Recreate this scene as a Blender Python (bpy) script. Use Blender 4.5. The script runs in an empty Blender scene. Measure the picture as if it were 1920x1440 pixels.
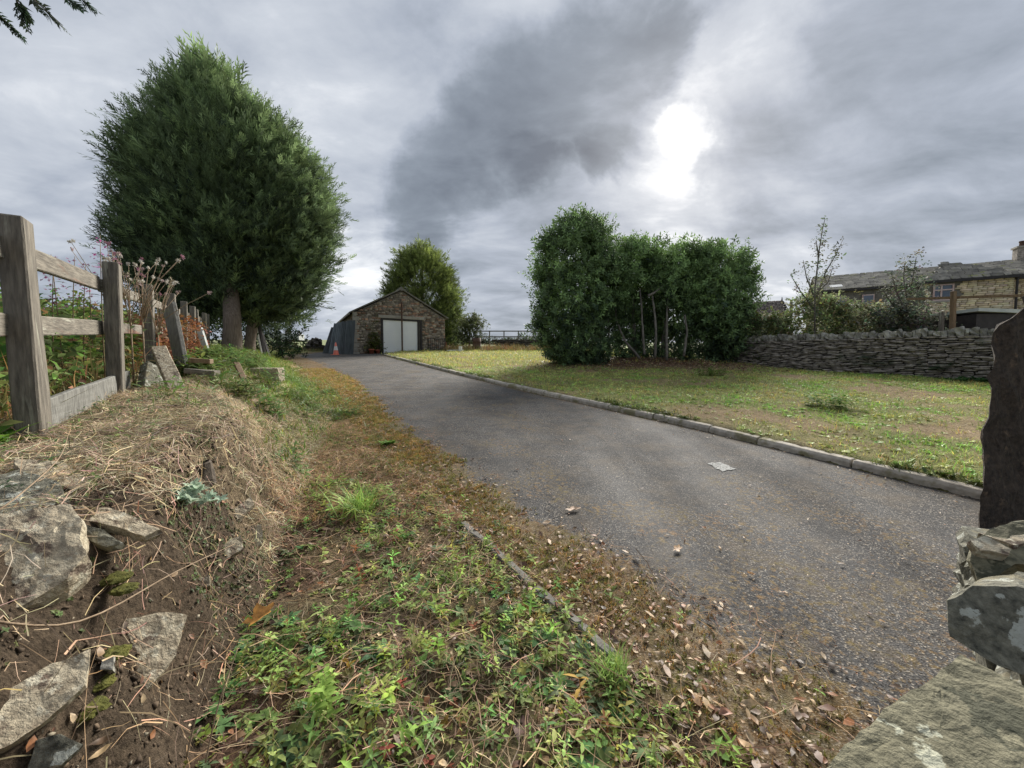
import bpy, bmesh, math, random
import numpy as np
from mathutils import Vector, Matrix, noise as mnoise

rng = np.random.default_rng(7)
random.seed(7)
PI = math.pi
scene = bpy.context.scene
COL = scene.collection

# ------------------------------------------------------------------ camera
CAM_Z, PITCH, FPX = 1.3, math.radians(3.0), 721.0
cam_d = bpy.data.cameras.new('camera')
cam = bpy.data.objects.new('camera', cam_d)
COL.objects.link(cam)
cam.location = (0, 0, CAM_Z)
cam.rotation_euler = (PI / 2 - PITCH, 0, 0)
cam_d.sensor_fit = 'HORIZONTAL'
cam_d.sensor_width = 36.0
cam_d.lens = FPX / 1920 * 36.0
cam_d.clip_start = 0.02
cam_d.clip_end = 3000
scene.camera = cam
SP, CP = math.sin(PITCH), math.cos(PITCH)

def ray(u, v):
    dx = (u - 960) / FPX; dz = (720 - v) / FPX
    return Vector((dx, CP + dz * SP, -SP + dz * CP))

def P(u, v, Y):
    r = ray(u, v)
    t = Y / r.y
    return Vector((r.x * t, Y, CAM_Z + r.z * t))

# ------------------------------------------------------------------ world, sun, exposure
SUN_DIR = ray(1275, 235).normalized()
sun_el = math.asin(SUN_DIR.z); sun_az = math.atan2(SUN_DIR.x, SUN_DIR.y)
world = bpy.data.worlds.new('World'); scene.world = world
world.use_nodes = True
wt = world.node_tree; wt.nodes.clear()
WN = lambda t: wt.nodes.new(t)
def wlink(a, b): wt.links.new(a, b)
def wmath(op, a, b=None, clamp=False):
    n = WN('ShaderNodeMath'); n.operation = op; n.use_clamp = clamp
    for i, q in enumerate((a, b)):
        if q is None: continue
        if isinstance(q, (int, float)): n.inputs[i].default_value = q
        else: wlink(q, n.inputs[i])
    return n.outputs[0]
def wmap(val, a, b, c, d, kind='SMOOTHSTEP'):
    n = WN('ShaderNodeMapRange'); n.interpolation_type = kind
    wlink(val, n.inputs[0])
    for i, q in enumerate((a, b, c, d)): n.inputs[1 + i].default_value = q
    return n.outputs[0]
tc = WN('ShaderNodeTexCoord')
nishita = WN('ShaderNodeTexSky'); nishita.sky_type = 'NISHITA'; nishita.sun_disc = False
nishita.sun_elevation = sun_el; nishita.sun_rotation = sun_az
nishita.dust_density = 2.0
# flatten the direction onto a cloud ceiling so that clouds stretch towards the horizon
sep = WN('ShaderNodeSeparateXYZ'); wlink(tc.outputs['Generated'], sep.inputs[0])
zz = wmath('ADD', wmath('MAXIMUM', sep.outputs[2], 0.0), 0.22)
comb = WN('ShaderNodeCombineXYZ')
wlink(wmath('DIVIDE', sep.outputs[0], zz), comb.inputs[0])
wlink(wmath('DIVIDE', sep.outputs[1], zz), comb.inputs[1])
def wnoise(vec, scale, det, rough, dist=0.0, off=(0, 0, 0)):
    mp = WN('ShaderNodeMapping'); mp.inputs['Location'].default_value = off
    mp.inputs['Rotation'].default_value = (0, 0, 0.7)
    mp.inputs['Scale'].default_value = (1.0, 1.5, 1.0)
    wlink(vec, mp.inputs[0])
    n = WN('ShaderNodeTexNoise'); wlink(mp.outputs[0], n.inputs['Vector'])
    n.inputs['Scale'].default_value = scale; n.inputs['Detail'].default_value = det
    n.inputs['Roughness'].default_value = rough; n.inputs['Distortion'].default_value = dist
    return n
nA = wnoise(comb.outputs[0], 0.9, 8, 0.55, 0.5)
nB = wnoise(comb.outputs[0], 2.6, 7, 0.58, 0.3, (3.1, 7.7, 0))
# warped direction for the cloud masses
nW = wnoise(tc.outputs['Generated'], 4.5, 6, 0.58, 0.2, (1, 2, 3))
wsub = WN('ShaderNodeVectorMath'); wsub.operation = 'SUBTRACT'
wlink(nW.outputs['Color'], wsub.inputs[0]); wsub.inputs[1].default_value = (0.5, 0.5, 0.5)
wscl = WN('ShaderNodeVectorMath'); wscl.operation = 'SCALE'; wlink(wsub.outputs[0], wscl.inputs[0]); wscl.inputs['Scale'].default_value = 0.26
wadd = WN('ShaderNodeVectorMath'); wadd.operation = 'ADD'
wlink(tc.outputs['Generated'], wadd.inputs[0]); wlink(wscl.outputs[0], wadd.inputs[1])
wnrm = WN('ShaderNodeVectorMath'); wnrm.operation = 'NORMALIZE'; wlink(wadd.outputs[0], wnrm.inputs[0])
def blob(u, v, rad):
    d = ray(u, v).normalized()
    ang = math.atan(rad / FPX) * 0.85
    n = WN('ShaderNodeVectorMath'); n.operation = 'DOT_PRODUCT'
    wlink(wnrm.outputs[0], n.inputs[0]); n.inputs[1].default_value = tuple(d)
    return wmap(n.outputs['Value'], math.cos(ang * 1.7), math.cos(ang * 0.1), 0.0, 1.0)
lum = wmath('ADD', wmath('MULTIPLY', nA.outputs[0], 0.80), wmath('MULTIPLY', nB.outputs[0], 0.55))
lum = wmath('ADD', lum, -0.155)
dark = None
for (u, v, r_) in ((1230, 88, 52), (1150, 130, 78), (1060, 160, 82), (1150, 205, 60), (965, 190, 85), (905, 245, 80), (845, 320, 76), (785, 400, 70), (980, 285, 62), (1095, 290, 38)):
    b = blob(u, v, r_)
    dark = b if dark is None else wmath('MAXIMUM', dark, b)
lum = wmath('SUBTRACT', lum, wmath('MULTIPLY', dark, 0.29))
for (u, v, r_, a_) in ((1265, 245, 140, 0.10), (1272, 250, 58, 0.13), (1278, 252, 34, 0.14), (1425, 105, 60, 0.11), (1330, 170, 190, 0.03), (1170, 330, 120, 0.04),
                       (985, 55, 110, 0.10), (640, 520, 90, 0.14), (1240, 385, 70, 0.10), (1480, 540, 90, 0.12), (520, 300, 260, 0.05), (250, 60, 220, 0.04)):
    lum = wmath('ADD', lum, wmath('MULTIPLY', blob(u, v, r_), a_))
for (u, v, r_, a_) in ((1800, 110, 220, 0.03), (1560, 250, 170, 0.04), (1700, 380, 200, 0.02), (560, 60, 160, 0.03), (150, 330, 200, 0.04)):
    lum = wmath('SUBTRACT', lum, wmath('MULTIPLY', blob(u, v, r_), a_))
ramp = WN('ShaderNodeValToRGB'); wlink(lum, ramp.inputs[0])
cr = ramp.color_ramp
cr.elements[0].position = 0.16; cr.elements[0].color = (0.17, 0.20, 0.25, 1)
cr.elements[1].position = 1.0; cr.elements[1].color = (2.0, 2.0, 1.96, 1)
for p_, c_ in ((0.36, (0.30, 0.345, 0.41)), (0.52, (0.475, 0.525, 0.615)), (0.68, (0.68, 0.725, 0.80)), (0.84, (1.12, 1.14, 1.17))):
    e = cr.elements.new(p_); e.color = (*c_, 1)
cs = WN('ShaderNodeVectorMath'); cs.operation = 'SCALE'; wlink(ramp.outputs[0], cs.inputs[0]); cs.inputs['Scale'].default_value = 3.55
mixs = WN('ShaderNodeMix'); mixs.data_type = 'RGBA'; mixs.inputs[0].default_value = 0.985
wlink(nishita.outputs[0], mixs.inputs[6]); wlink(cs.outputs[0], mixs.inputs[7])
bg = WN('ShaderNodeBackground'); bg.inputs[1].default_value = 0.10
wlink(mixs.outputs[2], bg.inputs[0])
wo = WN('ShaderNodeOutputWorld'); wlink(bg.outputs[0], wo.inputs[0])

sun_d = bpy.data.lights.new('sun', 'SUN'); sun_d.energy = 3.6; sun_d.angle = math.radians(26); sun_d.color = (1.0, 0.95, 0.87)
sun = bpy.data.objects.new('sun', sun_d); COL.objects.link(sun)
sun.rotation_euler = (-SUN_DIR).to_track_quat('-Z', 'Y').to_euler()
sun.location = (10, 20, 30)

scene.view_settings.view_transform = 'Standard'
scene.view_settings.look = 'None'
scene.view_settings.gamma = 1.0
scene.view_settings.exposure = 1.37
scene.view_settings.use_curve_mapping = False
scene.render.engine = 'CYCLES'
scene.cycles.max_bounces = 5
scene.cycles.diffuse_bounces = 3

# ------------------------------------------------------------------ helpers
def sstep(a, b, x):
    t = np.clip((x - a) / (b - a), 0, 1)
    return t * t * (3 - 2 * t)

def _h(ix, iy, s):
    n = (ix.astype(np.int64) * 374761393 + iy.astype(np.int64) * 668265263 + s * 974634777) & 0xFFFFFFFF
    n = ((n ^ (n >> 13)) * 1274126177) & 0xFFFFFFFF
    n = n ^ (n >> 16)
    return (n & 0xFFFF) / 65535.0

def vnoise(x, y, s=0):
    x = np.asarray(x, float); y = np.asarray(y, float)
    ix = np.floor(x); iy = np.floor(y)
    fx = x - ix; fy = y - iy
    fx = fx * fx * (3 - 2 * fx); fy = fy * fy * (3 - 2 * fy)
    a = _h(ix, iy, s); b = _h(ix + 1, iy, s); c = _h(ix, iy + 1, s); d = _h(ix + 1, iy + 1, s)
    return (a * (1 - fx) + b * fx) * (1 - fy) + (c * (1 - fx) + d * fx) * fy

def fbm(x, y, s=0, o=4):
    t = 0; a = 0.5; n = 0
    for i in range(o):
        t = t + a * vnoise(np.asarray(x) * 2 ** i + 17.3 * i, np.asarray(y) * 2 ** i + 9.1 * i, s + i); n += a; a *= 0.5
    return t / n

def tag(o, label=None, cat=None, group=None, kind=None):
    if label: o['label'] = label
    if cat: o['category'] = cat
    if group: o['group'] = group
    if kind: o['kind'] = kind
    return o

def empty(name, loc, label, cat, group=None):
    o = bpy.data.objects.new(name, None); COL.objects.link(o)
    o.location = loc; o.empty_display_size = 0.1
    return tag(o, label, cat, group)

def set_parent(o, parent):
    o.parent = parent
    root = parent; off = Vector((0, 0, 0))
    while root is not None:
        off += root.location if root.type == 'EMPTY' else Vector((0, 0, 0))
        root = root.parent
    o.matrix_parent_inverse = Matrix.Translation(-off) if parent.type == 'EMPTY' else PINV.get(parent.name, Matrix.Identity(4))
PINV = {}

def mesh_np(name, V, F, mat, cols=None, smooth=False):
    V = np.ascontiguousarray(V, np.float32); F = np.ascontiguousarray(F, np.int32)
    me = bpy.data.meshes.new(name)
    k = F.shape[1]
    me.vertices.add(len(V)); me.vertices.foreach_set('co', V.ravel())
    me.loops.add(F.size); me.loops.foreach_set('vertex_index', F.ravel())
    me.polygons.add(len(F)); me.polygons.foreach_set('loop_start', np.arange(0, F.size, k, dtype=np.int32))
    if smooth: me.polygons.foreach_set('use_smooth', np.ones(len(F), dtype=bool))
    if cols is not None:
        at = me.color_attributes.new('Col', 'FLOAT_COLOR', 'POINT')
        c4 = np.ones((len(V), 4), np.float32); c4[:, :3] = cols
        at.data.foreach_set('color', c4.ravel())
    me.update(calc_edges=True)
    if mat: me.materials.append(mat)
    return me

def obj(name, me, parent=None):
    o = bpy.data.objects.new(name, me); COL.objects.link(o)
    if parent is not None: set_parent(o, parent)
    return o

def obj_np(name, V, F, mat, cols=None, parent=None, smooth=False):
    return obj(name, mesh_np(name, V, F, mat, cols, smooth), parent)

class MB:
    """collects shapes in world coordinates into one mesh"""
    def __init__(self): self.v = []; self.f = []
    def add(self, V, F):
        o = len(self.v)
        self.v += [tuple(p) for p in V]; self.f += [tuple(i + o for i in q) for q in F]
        return self
    def box(self, c, size, R=None):
        c = Vector(c); h = Vector(size) / 2
        V = []
        for sx in (-1, 1):
            for sy in (-1, 1):
                for sz in (-1, 1):
                    p = Vector((sx * h.x, sy * h.y, sz * h.z))
                    if R is not None: p = R @ p
                    V.append(c + p)
        return self.add(V, [(0, 1, 3, 2), (4, 6, 7, 5), (0, 4, 5, 1), (2, 3, 7, 6), (0, 2, 6, 4), (1, 5, 7, 3)])
    def beam(self, a, b, w, h, up=(0, 0, 1)):
        a = Vector(a); b = Vector(b); z = (b - a).normalized()
        x = Vector(up).cross(z)
        if x.length < 1e-4: x = Vector((1, 0, 0)).cross(z)
        x.normalize(); y = z.cross(x)
        V = []
        for p in (a, b):
            for sx, sy in ((-1, -1), (1, -1), (1, 1), (-1, 1)):
                V.append(p + x * sx * w / 2 + y * sy * h / 2)
        return self.add(V, [(3, 2, 1, 0), (4, 5, 6, 7), (0, 1, 5, 4), (1, 2, 6, 5), (2, 3, 7, 6), (3, 0, 4, 7)])
    def tube(self, pts, rad, n=6, cap=True):
        pts = [Vector(p) for p in pts]
        if not hasattr(rad, '__len__'): rad = [rad] * len(pts)
        V = []; F = []
        for i, p in enumerate(pts):
            d = (pts[min(i + 1, len(pts) - 1)] - pts[max(i - 1, 0)]).normalized()
            x = d.cross(Vector((0.31, 0.2, 0.93)))
            if x.length < 1e-3: x = d.cross(Vector((1, 0, 0)))
            x.normalize(); y = d.cross(x)
            for k in range(n):
                a = 2 * PI * k / n
                V.append(p + (x * math.cos(a) + y * math.sin(a)) * rad[i])
        for i in range(len(pts) - 1):
            for k in range(n):
                F.append((i * n + k, i * n + (k + 1) % n, (i + 1) * n + (k + 1) % n, (i + 1) * n + k))
        if cap:
            F.append(tuple(range(n - 1, -1, -1))); m = (len(pts) - 1) * n; F.append(tuple(m + k for k in range(n)))
        return self.add(V, F)
    def lathe(self, base, prof, n=16):
        base = Vector(base); V = []; F = []
        for r, z in prof:
            for k in range(n):
                a = 2 * PI * k / n; V.append(base + Vector((r * math.cos(a), r * math.sin(a), z)))
        for i in range(len(prof) - 1):
            for k in range(n):
                F.append((i * n + k, i * n + (k + 1) % n, (i + 1) * n + (k + 1) % n, (i + 1) * n + k))
        return self.add(V, F)
    def build(self, name, mat, parent=None, smooth=False, bevel=0.0, jitter=0.0, cuts=0, jscale=6.0):
        me = bpy.data.meshes.new(name)
        if bevel or jitter or cuts:
            bm = bmesh.new()
            vs = [bm.verts.new(p) for p in self.v]
            for q in self.f: bm.faces.new([vs[i] for i in q])
            if bevel: bmesh.ops.bevel(bm, geom=bm.edges[:], offset=bevel, segments=1, affect='EDGES')
            if cuts: bmesh.ops.subdivide_edges(bm, edges=bm.edges[:], cuts=cuts, use_grid_fill=True)
            if jitter:
                for v in bm.verts:
                    v.co += mnoise.noise_vector(v.co * jscale) * jitter
            bmesh.ops.recalc_face_normals(bm, faces=bm.faces[:])
            bm.to_mesh(me); bm.free()
        else:
            me.from_pydata(self.v, [], self.f)
        if smooth: me.polygons.foreach_set('use_smooth', [True] * len(me.polygons))
        me.update()
        if mat: me.materials.append(mat)
        return obj(name, me, parent)

# ------------------------------------------------------------------ materials
def make_mat(name, c1, c2, scale=5.0, rough=0.8, bump=0.3, bump_scale=None, c3=None, c3_scale=3.0, c3_at=0.6, c3_w=0.05,
             stretch=(1, 1, 1), attr=False, spec=0.3, detail=6, bump_dist=0.01, per_object=0.0, c4=None, c4_scale=2.0, c4_at=0.6, metallic=0.0):
    m = bpy.data.materials.new(name); m.use_nodes = True
    t = m.node_tree; N = t.nodes; L = t.links
    b = N['Principled BSDF']
    b.inputs['Roughness'].default_value = rough
    b.inputs['Specular IOR Level'].default_value = spec
    b.inputs['Metallic'].default_value = metallic
    g = N.new('ShaderNodeNewGeometry')
    mp = N.new('ShaderNodeMapping'); mp.inputs['Scale'].default_value = stretch
    L.new(g.outputs['Position'], mp.inputs[0])
    def nz(sc, det=detail, off=0.0):
        n = N.new('ShaderNodeTexNoise'); n.inputs['Scale'].default_value = sc; n.inputs['Detail'].default_value = det
        n.inputs['Roughness'].default_value = 0.62
        if off:
            ad = N.new('ShaderNodeVectorMath'); ad.operation = 'ADD'; ad.inputs[1].default_value = (off, off * 1.7, off * 0.6)
            L.new(mp.outputs[0], ad.inputs[0]); L.new(ad.outputs[0], n.inputs['Vector'])
        else: L.new(mp.outputs[0], n.inputs['Vector'])
        return n
    n1 = nz(scale)
    mx = N.new('ShaderNodeMix'); mx.data_type = 'RGBA'
    r = N.new('ShaderNodeMapRange'); r.inputs[1].default_value = 0.32; r.inputs[2].default_value = 0.68
    L.new(n1.outputs[0], r.inputs[0]); L.new(r.outputs[0], mx.inputs[0])
    mx.inputs[6].default_value = (*c1, 1); mx.inputs[7].default_value = (*c2, 1)
    out = mx.outputs[2]
    for (cc, sc, at, off) in ((c3, c3_scale, c3_at, 5.3), (c4, c4_scale, c4_at, 11.9)):
        if cc is None: continue
        n3 = nz(sc, 5, off)
        r3 = N.new('ShaderNodeMapRange'); r3.inputs[1].default_value = at; r3.inputs[2].default_value = at + c3_w
        L.new(n3.outputs[0], r3.inputs[0])
        m3 = N.new('ShaderNodeMix'); m3.data_type = 'RGBA'
        L.new(r3.outputs[0], m3.inputs[0]); L.new(out, m3.inputs[6]); m3.inputs[7].default_value = (*cc, 1)
        out = m3.outputs[2]
    if attr:
        a = N.new('ShaderNodeAttribute'); a.attribute_name = 'Col'
        mm = N.new('ShaderNodeMix'); mm.data_type = 'RGBA'; mm.blend_type = 'MULTIPLY'; mm.inputs[0].default_value = 1.0
        L.new(a.outputs[0], mm.inputs[6]); L.new(out, mm.inputs[7]); out = mm.outputs[2]
    if per_object:
        oi = N.new('ShaderNodeObjectInfo')
        rr = N.new('ShaderNodeMapRange'); rr.inputs[3].default_value = 1 - per_object; rr.inputs[4].default_value = 1 + per_object
        L.new(oi.outputs['Random'], rr.inputs[0])
        vm = N.new('ShaderNodeVectorMath'); vm.operation = 'SCALE'
        L.new(out, vm.inputs[0]); L.new(rr.outputs[0], vm.inputs['Scale']); out = vm.outputs[0]
    L.new(out, b.inputs['Base Color'])
    if bump:
        nb = nz(bump_scale or scale * 3, 8, 2.2)
        bp = N.new('ShaderNodeBump'); bp.inputs['Strength'].default_value = bump; bp.inputs['Distance'].default_value = bump_dist
        L.new(nb.outputs[0], bp.inputs['Height']); L.new(bp.outputs[0], b.inputs['Normal'])
    return m

def leaf_mat(name, rough=0.5, trans=0.3, spec=0.4, noise_amt=0.35, noise_scale=8.0):
    m = bpy.data.materials.new(name); m.use_nodes = True
    t = m.node_tree; N = t.nodes; L = t.links
    b = N['Principled BSDF']; b.inputs['Roughness'].default_value = rough; b.inputs['Specular IOR Level'].default_value = spec
    a = N.new('ShaderNodeAttribute'); a.attribute_name = 'Col'
    g = N.new('ShaderNodeNewGeometry')
    n = N.new('ShaderNodeTexNoise'); n.inputs['Scale'].default_value = noise_scale; n.inputs['Detail'].default_value = 4
    L.new(g.outputs['Position'], n.inputs['Vector'])
    r = N.new('ShaderNodeMapRange'); r.inputs[1].default_value = 0.3; r.inputs[2].default_value = 0.7
    r.inputs[3].default_value = 1 - noise_amt; r.inputs[4].default_value = 1 + noise_amt
    L.new(n.outputs[0], r.inputs[0])
    vm = N.new('ShaderNodeVectorMath'); vm.operation = 'SCALE'; L.new(a.outputs[0], vm.inputs[0]); L.new(r.outputs[0], vm.inputs['Scale'])
    L.new(vm.outputs[0], b.inputs['Base Color'])
    if trans:
        tr = N.new('ShaderNodeBsdfTranslucent'); L.new(vm.outputs[0], tr.inputs[0])
        mx = N.new('ShaderNodeMixShader'); mx.inputs[0].default_value = trans
        L.new(b.outputs[0], mx.inputs[1]); L.new(tr.outputs[0], mx.inputs[2])
        L.new(mx.outputs[0], N['Material Output'].inputs[0])
    return m

M = {}
M['leaf'] = leaf_mat('weed_leaf', 0.65, 0.38, 0.15)
M['grass'] = leaf_mat('grass_blade', 0.55, 0.3, 0.3)
M['dry'] = leaf_mat('dry_straw', 0.8, 0.15, 0.2)
M['conifer'] = leaf_mat('conifer_needles', 0.65, 0.28, 0.25, 0.3, 1.3)
M['laurel'] = leaf_mat('laurel_leaf', 0.55, 0.28, 0.25, 0.3, 2.0)
M['deadleaf'] = leaf_mat('dead_leaf', 0.55, 0.15, 0.4, 0.4, 60)
M['wood'] = make_mat('weathered_wood', (0.080, 0.071, 0.058), (0.21, 0.187, 0.15), 18, 0.85, 0.6, 30, (0.30, 0.29, 0.23), 5, 0.60, 0.08, stretch=(3, 3, 0.35), bump_dist=0.01,
                     c4=(0.10, 0.11, 0.06), c4_scale=1.6, c4_at=0.60)
M['rail'] = make_mat('weathered_rail', (0.085, 0.075, 0.06), (0.225, 0.20, 0.16), 16, 0.85, 0.6, 26, (0.34, 0.33, 0.27), 4, 0.58, 0.08, stretch=(0.6, 0.45, 4), bump_dist=0.01,
                     c4=(0.17, 0.09, 0.06), c4_scale=1.2, c4_at=0.62)
M['plank'] = make_mat('grey_plank', (0.09, 0.088, 0.078), (0.235, 0.23, 0.205), 16, 0.8, 0.5, 30, (0.13, 0.10, 0.07), 4, 0.62, 0.05, stretch=(3, 3, 0.6))
M['newwood'] = make_mat('brown_wood', (0.14, 0.09, 0.05), (0.24, 0.17, 0.10), 10, 0.8, 0.4, 30, stretch=(3, 3, 0.5))
M['slab'] = make_mat('lichen_slab', (0.10, 0.095, 0.06), (0.27, 0.25, 0.165), 34, 0.9, 1.0, 75, (0.46, 0.46, 0.35), 9, 0.64, 0.02, bump_dist=0.012,
                     c4=(0.085, 0.085, 0.055), c4_scale=6, c4_at=0.56, stretch=(1.0, 1.0, 1.6))
M['stone'] = make_mat('bank_stone', (0.22, 0.175, 0.12), (0.54, 0.475, 0.345), 30, 0.9, 1.0, 60, (0.13, 0.095, 0.07), 17, 0.55, 0.08, bump_dist=0.016,
                      c4=(0.52, 0.48, 0.37), c4_scale=30, c4_at=0.56)
M['stonedark'] = make_mat('dark_lichen_stone', (0.055, 0.055, 0.043), (0.24, 0.23, 0.175), 55, 0.9, 1.0, 130, (0.42, 0.43, 0.37), 21, 0.575, 0.03, bump_dist=0.008,
                          c4=(0.20, 0.18, 0.12), c4_scale=7, c4_at=0.58)
M['pier'] = make_mat('dark_gritstone', (0.028, 0.023, 0.019), (0.085, 0.064, 0.047), 30, 0.95, 1.0, 55, (0.15, 0.105, 0.07), 9, 0.60, 0.08, bump_dist=0.015)
M['drystone'] = make_mat('drystone', (0.12, 0.105, 0.092), (0.32, 0.285, 0.245), 9, 0.9, 0.9, 20, (0.07, 0.085, 0.055), 1.2, 0.6, 0.1, per_object=0.5, bump_dist=0.02)
M['coping'] = make_mat('coping_stone', (0.16, 0.155, 0.135), (0.38, 0.36, 0.31), 7, 0.9, 0.8, 18, (0.38, 0.385, 0.33), 9, 0.6, 0.05, per_object=0.35, bump_dist=0.02)
M['joint'] = make_mat('wall_core', (0.02, 0.019, 0.017), (0.035, 0.033, 0.03), 8, 0.95, 0.3)
M['garstone'] = make_mat('garage_stone', (0.21, 0.175, 0.14), (0.46, 0.395, 0.32), 5, 0.9, 0.6, 14, per_object=0.3, attr=True, bump_dist=0.02)
M['mortar'] = make_mat('mortar', (0.13, 0.12, 0.105), (0.20, 0.185, 0.16), 6, 0.95, 0.3)
M['lintel'] = make_mat('lintel_stone', (0.26, 0.24, 0.21), (0.38, 0.35, 0.30), 4, 0.9, 0.3)
M['slate'] = make_mat('stone_slate', (0.12, 0.115, 0.10), (0.27, 0.25, 0.205), 3, 0.9, 0.5, 14, (0.20, 0.21, 0.08), 2.2, 0.60, 0.06, attr=True)
M['slateplain'] = make_mat('stone_slate_bed', (0.10, 0.095, 0.085), (0.22, 0.205, 0.175), 3, 0.9, 0.5, 14)
M['darktileplain'] = make_mat('dark_tile_bed', (0.04, 0.034, 0.034), (0.08, 0.066, 0.062), 4, 0.85, 0.4)
M['darktile'] = make_mat('dark_tile', (0.055, 0.045, 0.045), (0.10, 0.08, 0.075), 4, 0.85, 0.4, attr=True)
M['shutter'] = make_mat('white_shutter', (0.82, 0.84, 0.88), (0.88, 0.89, 0.91), 1.5, 0.45, 0.05, spec=0.4)
M['darkpaint'] = make_mat('dark_paint', (0.025, 0.022, 0.022), (0.05, 0.042, 0.04), 6, 0.6, 0.2)
M['rust'] = make_mat('rusty_steel', (0.06, 0.035, 0.025), (0.12, 0.07, 0.05), 9, 0.8, 0.4)
M['sheet'] = make_mat('dark_sheet', (0.05, 0.062, 0.072), (0.14, 0.165, 0.185), 3, 0.45, 0.2, spec=0.5, stretch=(2, 2, 0.4), per_object=0.5)
M['orange'] = make_mat('cone_orange', (0.75, 0.16, 0.10), (0.85, 0.25, 0.17), 5, 0.5, 0.1)
M['white'] = make_mat('white_plastic', (0.70, 0.70, 0.68), (0.80, 0.80, 0.78), 5, 0.5, 0.1)
M['terracotta'] = make_mat('terracotta', (0.32, 0.08, 0.05), (0.42, 0.13, 0.08), 5, 0.7, 0.1)
M['concrete'] = make_mat('concrete', (0.28, 0.25, 0.205), (0.50, 0.455, 0.385), 14, 0.9, 0.8, 40, (0.22, 0.20, 0.12), 3, 0.53, 0.08, per_object=0.12, bump_dist=0.006)
M['edging'] = make_mat('old_edging', (0.13, 0.125, 0.11), (0.25, 0.235, 0.205), 12, 0.9, 0.7, 40, (0.15, 0.14, 0.05), 6, 0.56, 0.08, bump_dist=0.006)
M['bark'] = make_mat('conifer_bark', (0.10, 0.075, 0.058), (0.24, 0.19, 0.15), 7, 0.9, 1.0, 14, stretch=(4, 4, 0.5), bump_dist=0.03)
M['stem'] = make_mat('pale_stem', (0.09, 0.08, 0.066), (0.22, 0.20, 0.17), 7, 0.9, 0.4)
M['twig'] = make_mat('dry_twig', (0.20, 0.14, 0.09), (0.36, 0.27, 0.18), 30, 0.85, 0.3)
M['housewall'] = make_mat('sandstone', (0.54, 0.46, 0.34), (0.78, 0.69, 0.53), 2.5, 0.9, 0.3, 10, attr=True)
M['fascia'] = make_mat('dark_fascia', (0.02, 0.018, 0.018), (0.035, 0.03, 0.03), 4, 0.5, 0.1)
M['glass'] = make_mat('window_glass', (0.06, 0.08, 0.12), (0.12, 0.15, 0.20), 1.0, 0.08, 0.0, spec=0.6)
M['frame'] = make_mat('window_frame', (0.45, 0.30, 0.28), (0.60, 0.50, 0.48), 3, 0.6, 0.1)
M['palepanel'] = make_mat('pale_panel', (0.42, 0.45, 0.42), (0.55, 0.58, 0.54), 2, 0.6, 0.1)
M['tyre'] = make_mat('tyre_rubber', (0.02, 0.02, 0.02), (0.05, 0.05, 0.05), 10, 0.8, 0.3)
M['rubble'] = make_mat('rubble', (0.04, 0.036, 0.032), (0.12, 0.105, 0.09), 6, 0.9, 0.6, per_object=0.3)
M['moss'] = make_mat('moss_cushion', (0.055, 0.06, 0.012), (0.15, 0.145, 0.03), 40, 0.95, 1.0, 120, bump_dist=0.01)
M['paint'] = make_mat('worn_paint', (0.34, 0.34, 0.32), (0.50, 0.50, 0.47), 60, 0.9, 0.3, 80, (0.10, 0.097, 0.095), 55, 0.52, 0.06)
M['stump'] = make_mat('rotten_stump', (0.045, 0.036, 0.028), (0.15, 0.12, 0.09), 30, 0.9, 0.8, 40)

# ground colours come from a vertex colour (soil, straw, grass ...) broken up with fine noise
def ground_mat():
    m = bpy.data.materials.new('earth_and_turf'); m.use_nodes = True
    t = m.node_tree; N = t.nodes; L = t.links
    b = N['Principled BSDF']; b.inputs['Roughness'].default_value = 0.95; b.inputs['Specular IOR Level'].default_value = 0.15
    a = N.new('ShaderNodeAttribute'); a.attribute_name = 'Col'
    g = N.new('ShaderNodeNewGeometry')
    def nz(sc, det): 
        n = N.new('ShaderNodeTexNoise'); n.inputs['Scale'].default_value = sc; n.inputs['Detail'].default_value = det; n.inputs['Roughness'].default_value = 0.7
        L.new(g.outputs['Position'], n.inputs['Vector']); return n
    n1 = nz(55, 5); n2 = nz(7, 6)
    r = N.new('ShaderNodeMapRange'); r.inputs[1].default_value = 0.32; r.inputs[2].default_value = 0.7; r.inputs[3].default_value = 0.45; r.inputs[4].default_value = 1.6
    L.new(n1.outputs[0], r.inputs[0])
    r2 = N.new('ShaderNodeMapRange'); r2.inputs[1].default_value = 0.3; r2.inputs[2].default_value = 0.7; r2.inputs[3].default_value = 0.7; r2.inputs[4].default_value = 1.3
    L.new(n2.outputs[0], r2.inputs[0])
    mu = N.new('ShaderNodeMath'); mu.operation = 'MULTIPLY'; L.new(r.outputs[0], mu.inputs[0]); L.new(r2.outputs[0], mu.inputs[1])
    vm = N.new('ShaderNodeVectorMath'); vm.operation = 'SCALE'; L.new(a.outputs[0], vm.inputs[0]); L.new(mu.outputs[0], vm.inputs['Scale'])
    L.new(vm.outputs[0], b.inputs['Base Color'])
    bp = N.new('ShaderNodeBump'); bp.inputs['Strength'].default_value = 1.0; bp.inputs['Distance'].default_value = 0.045
    n3 = nz(26, 10); L.new(n3.outputs[0], bp.inputs['Height']); L.new(bp.outputs[0], b.inputs['Normal'])
    return m
M['ground'] = ground_mat()

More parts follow.
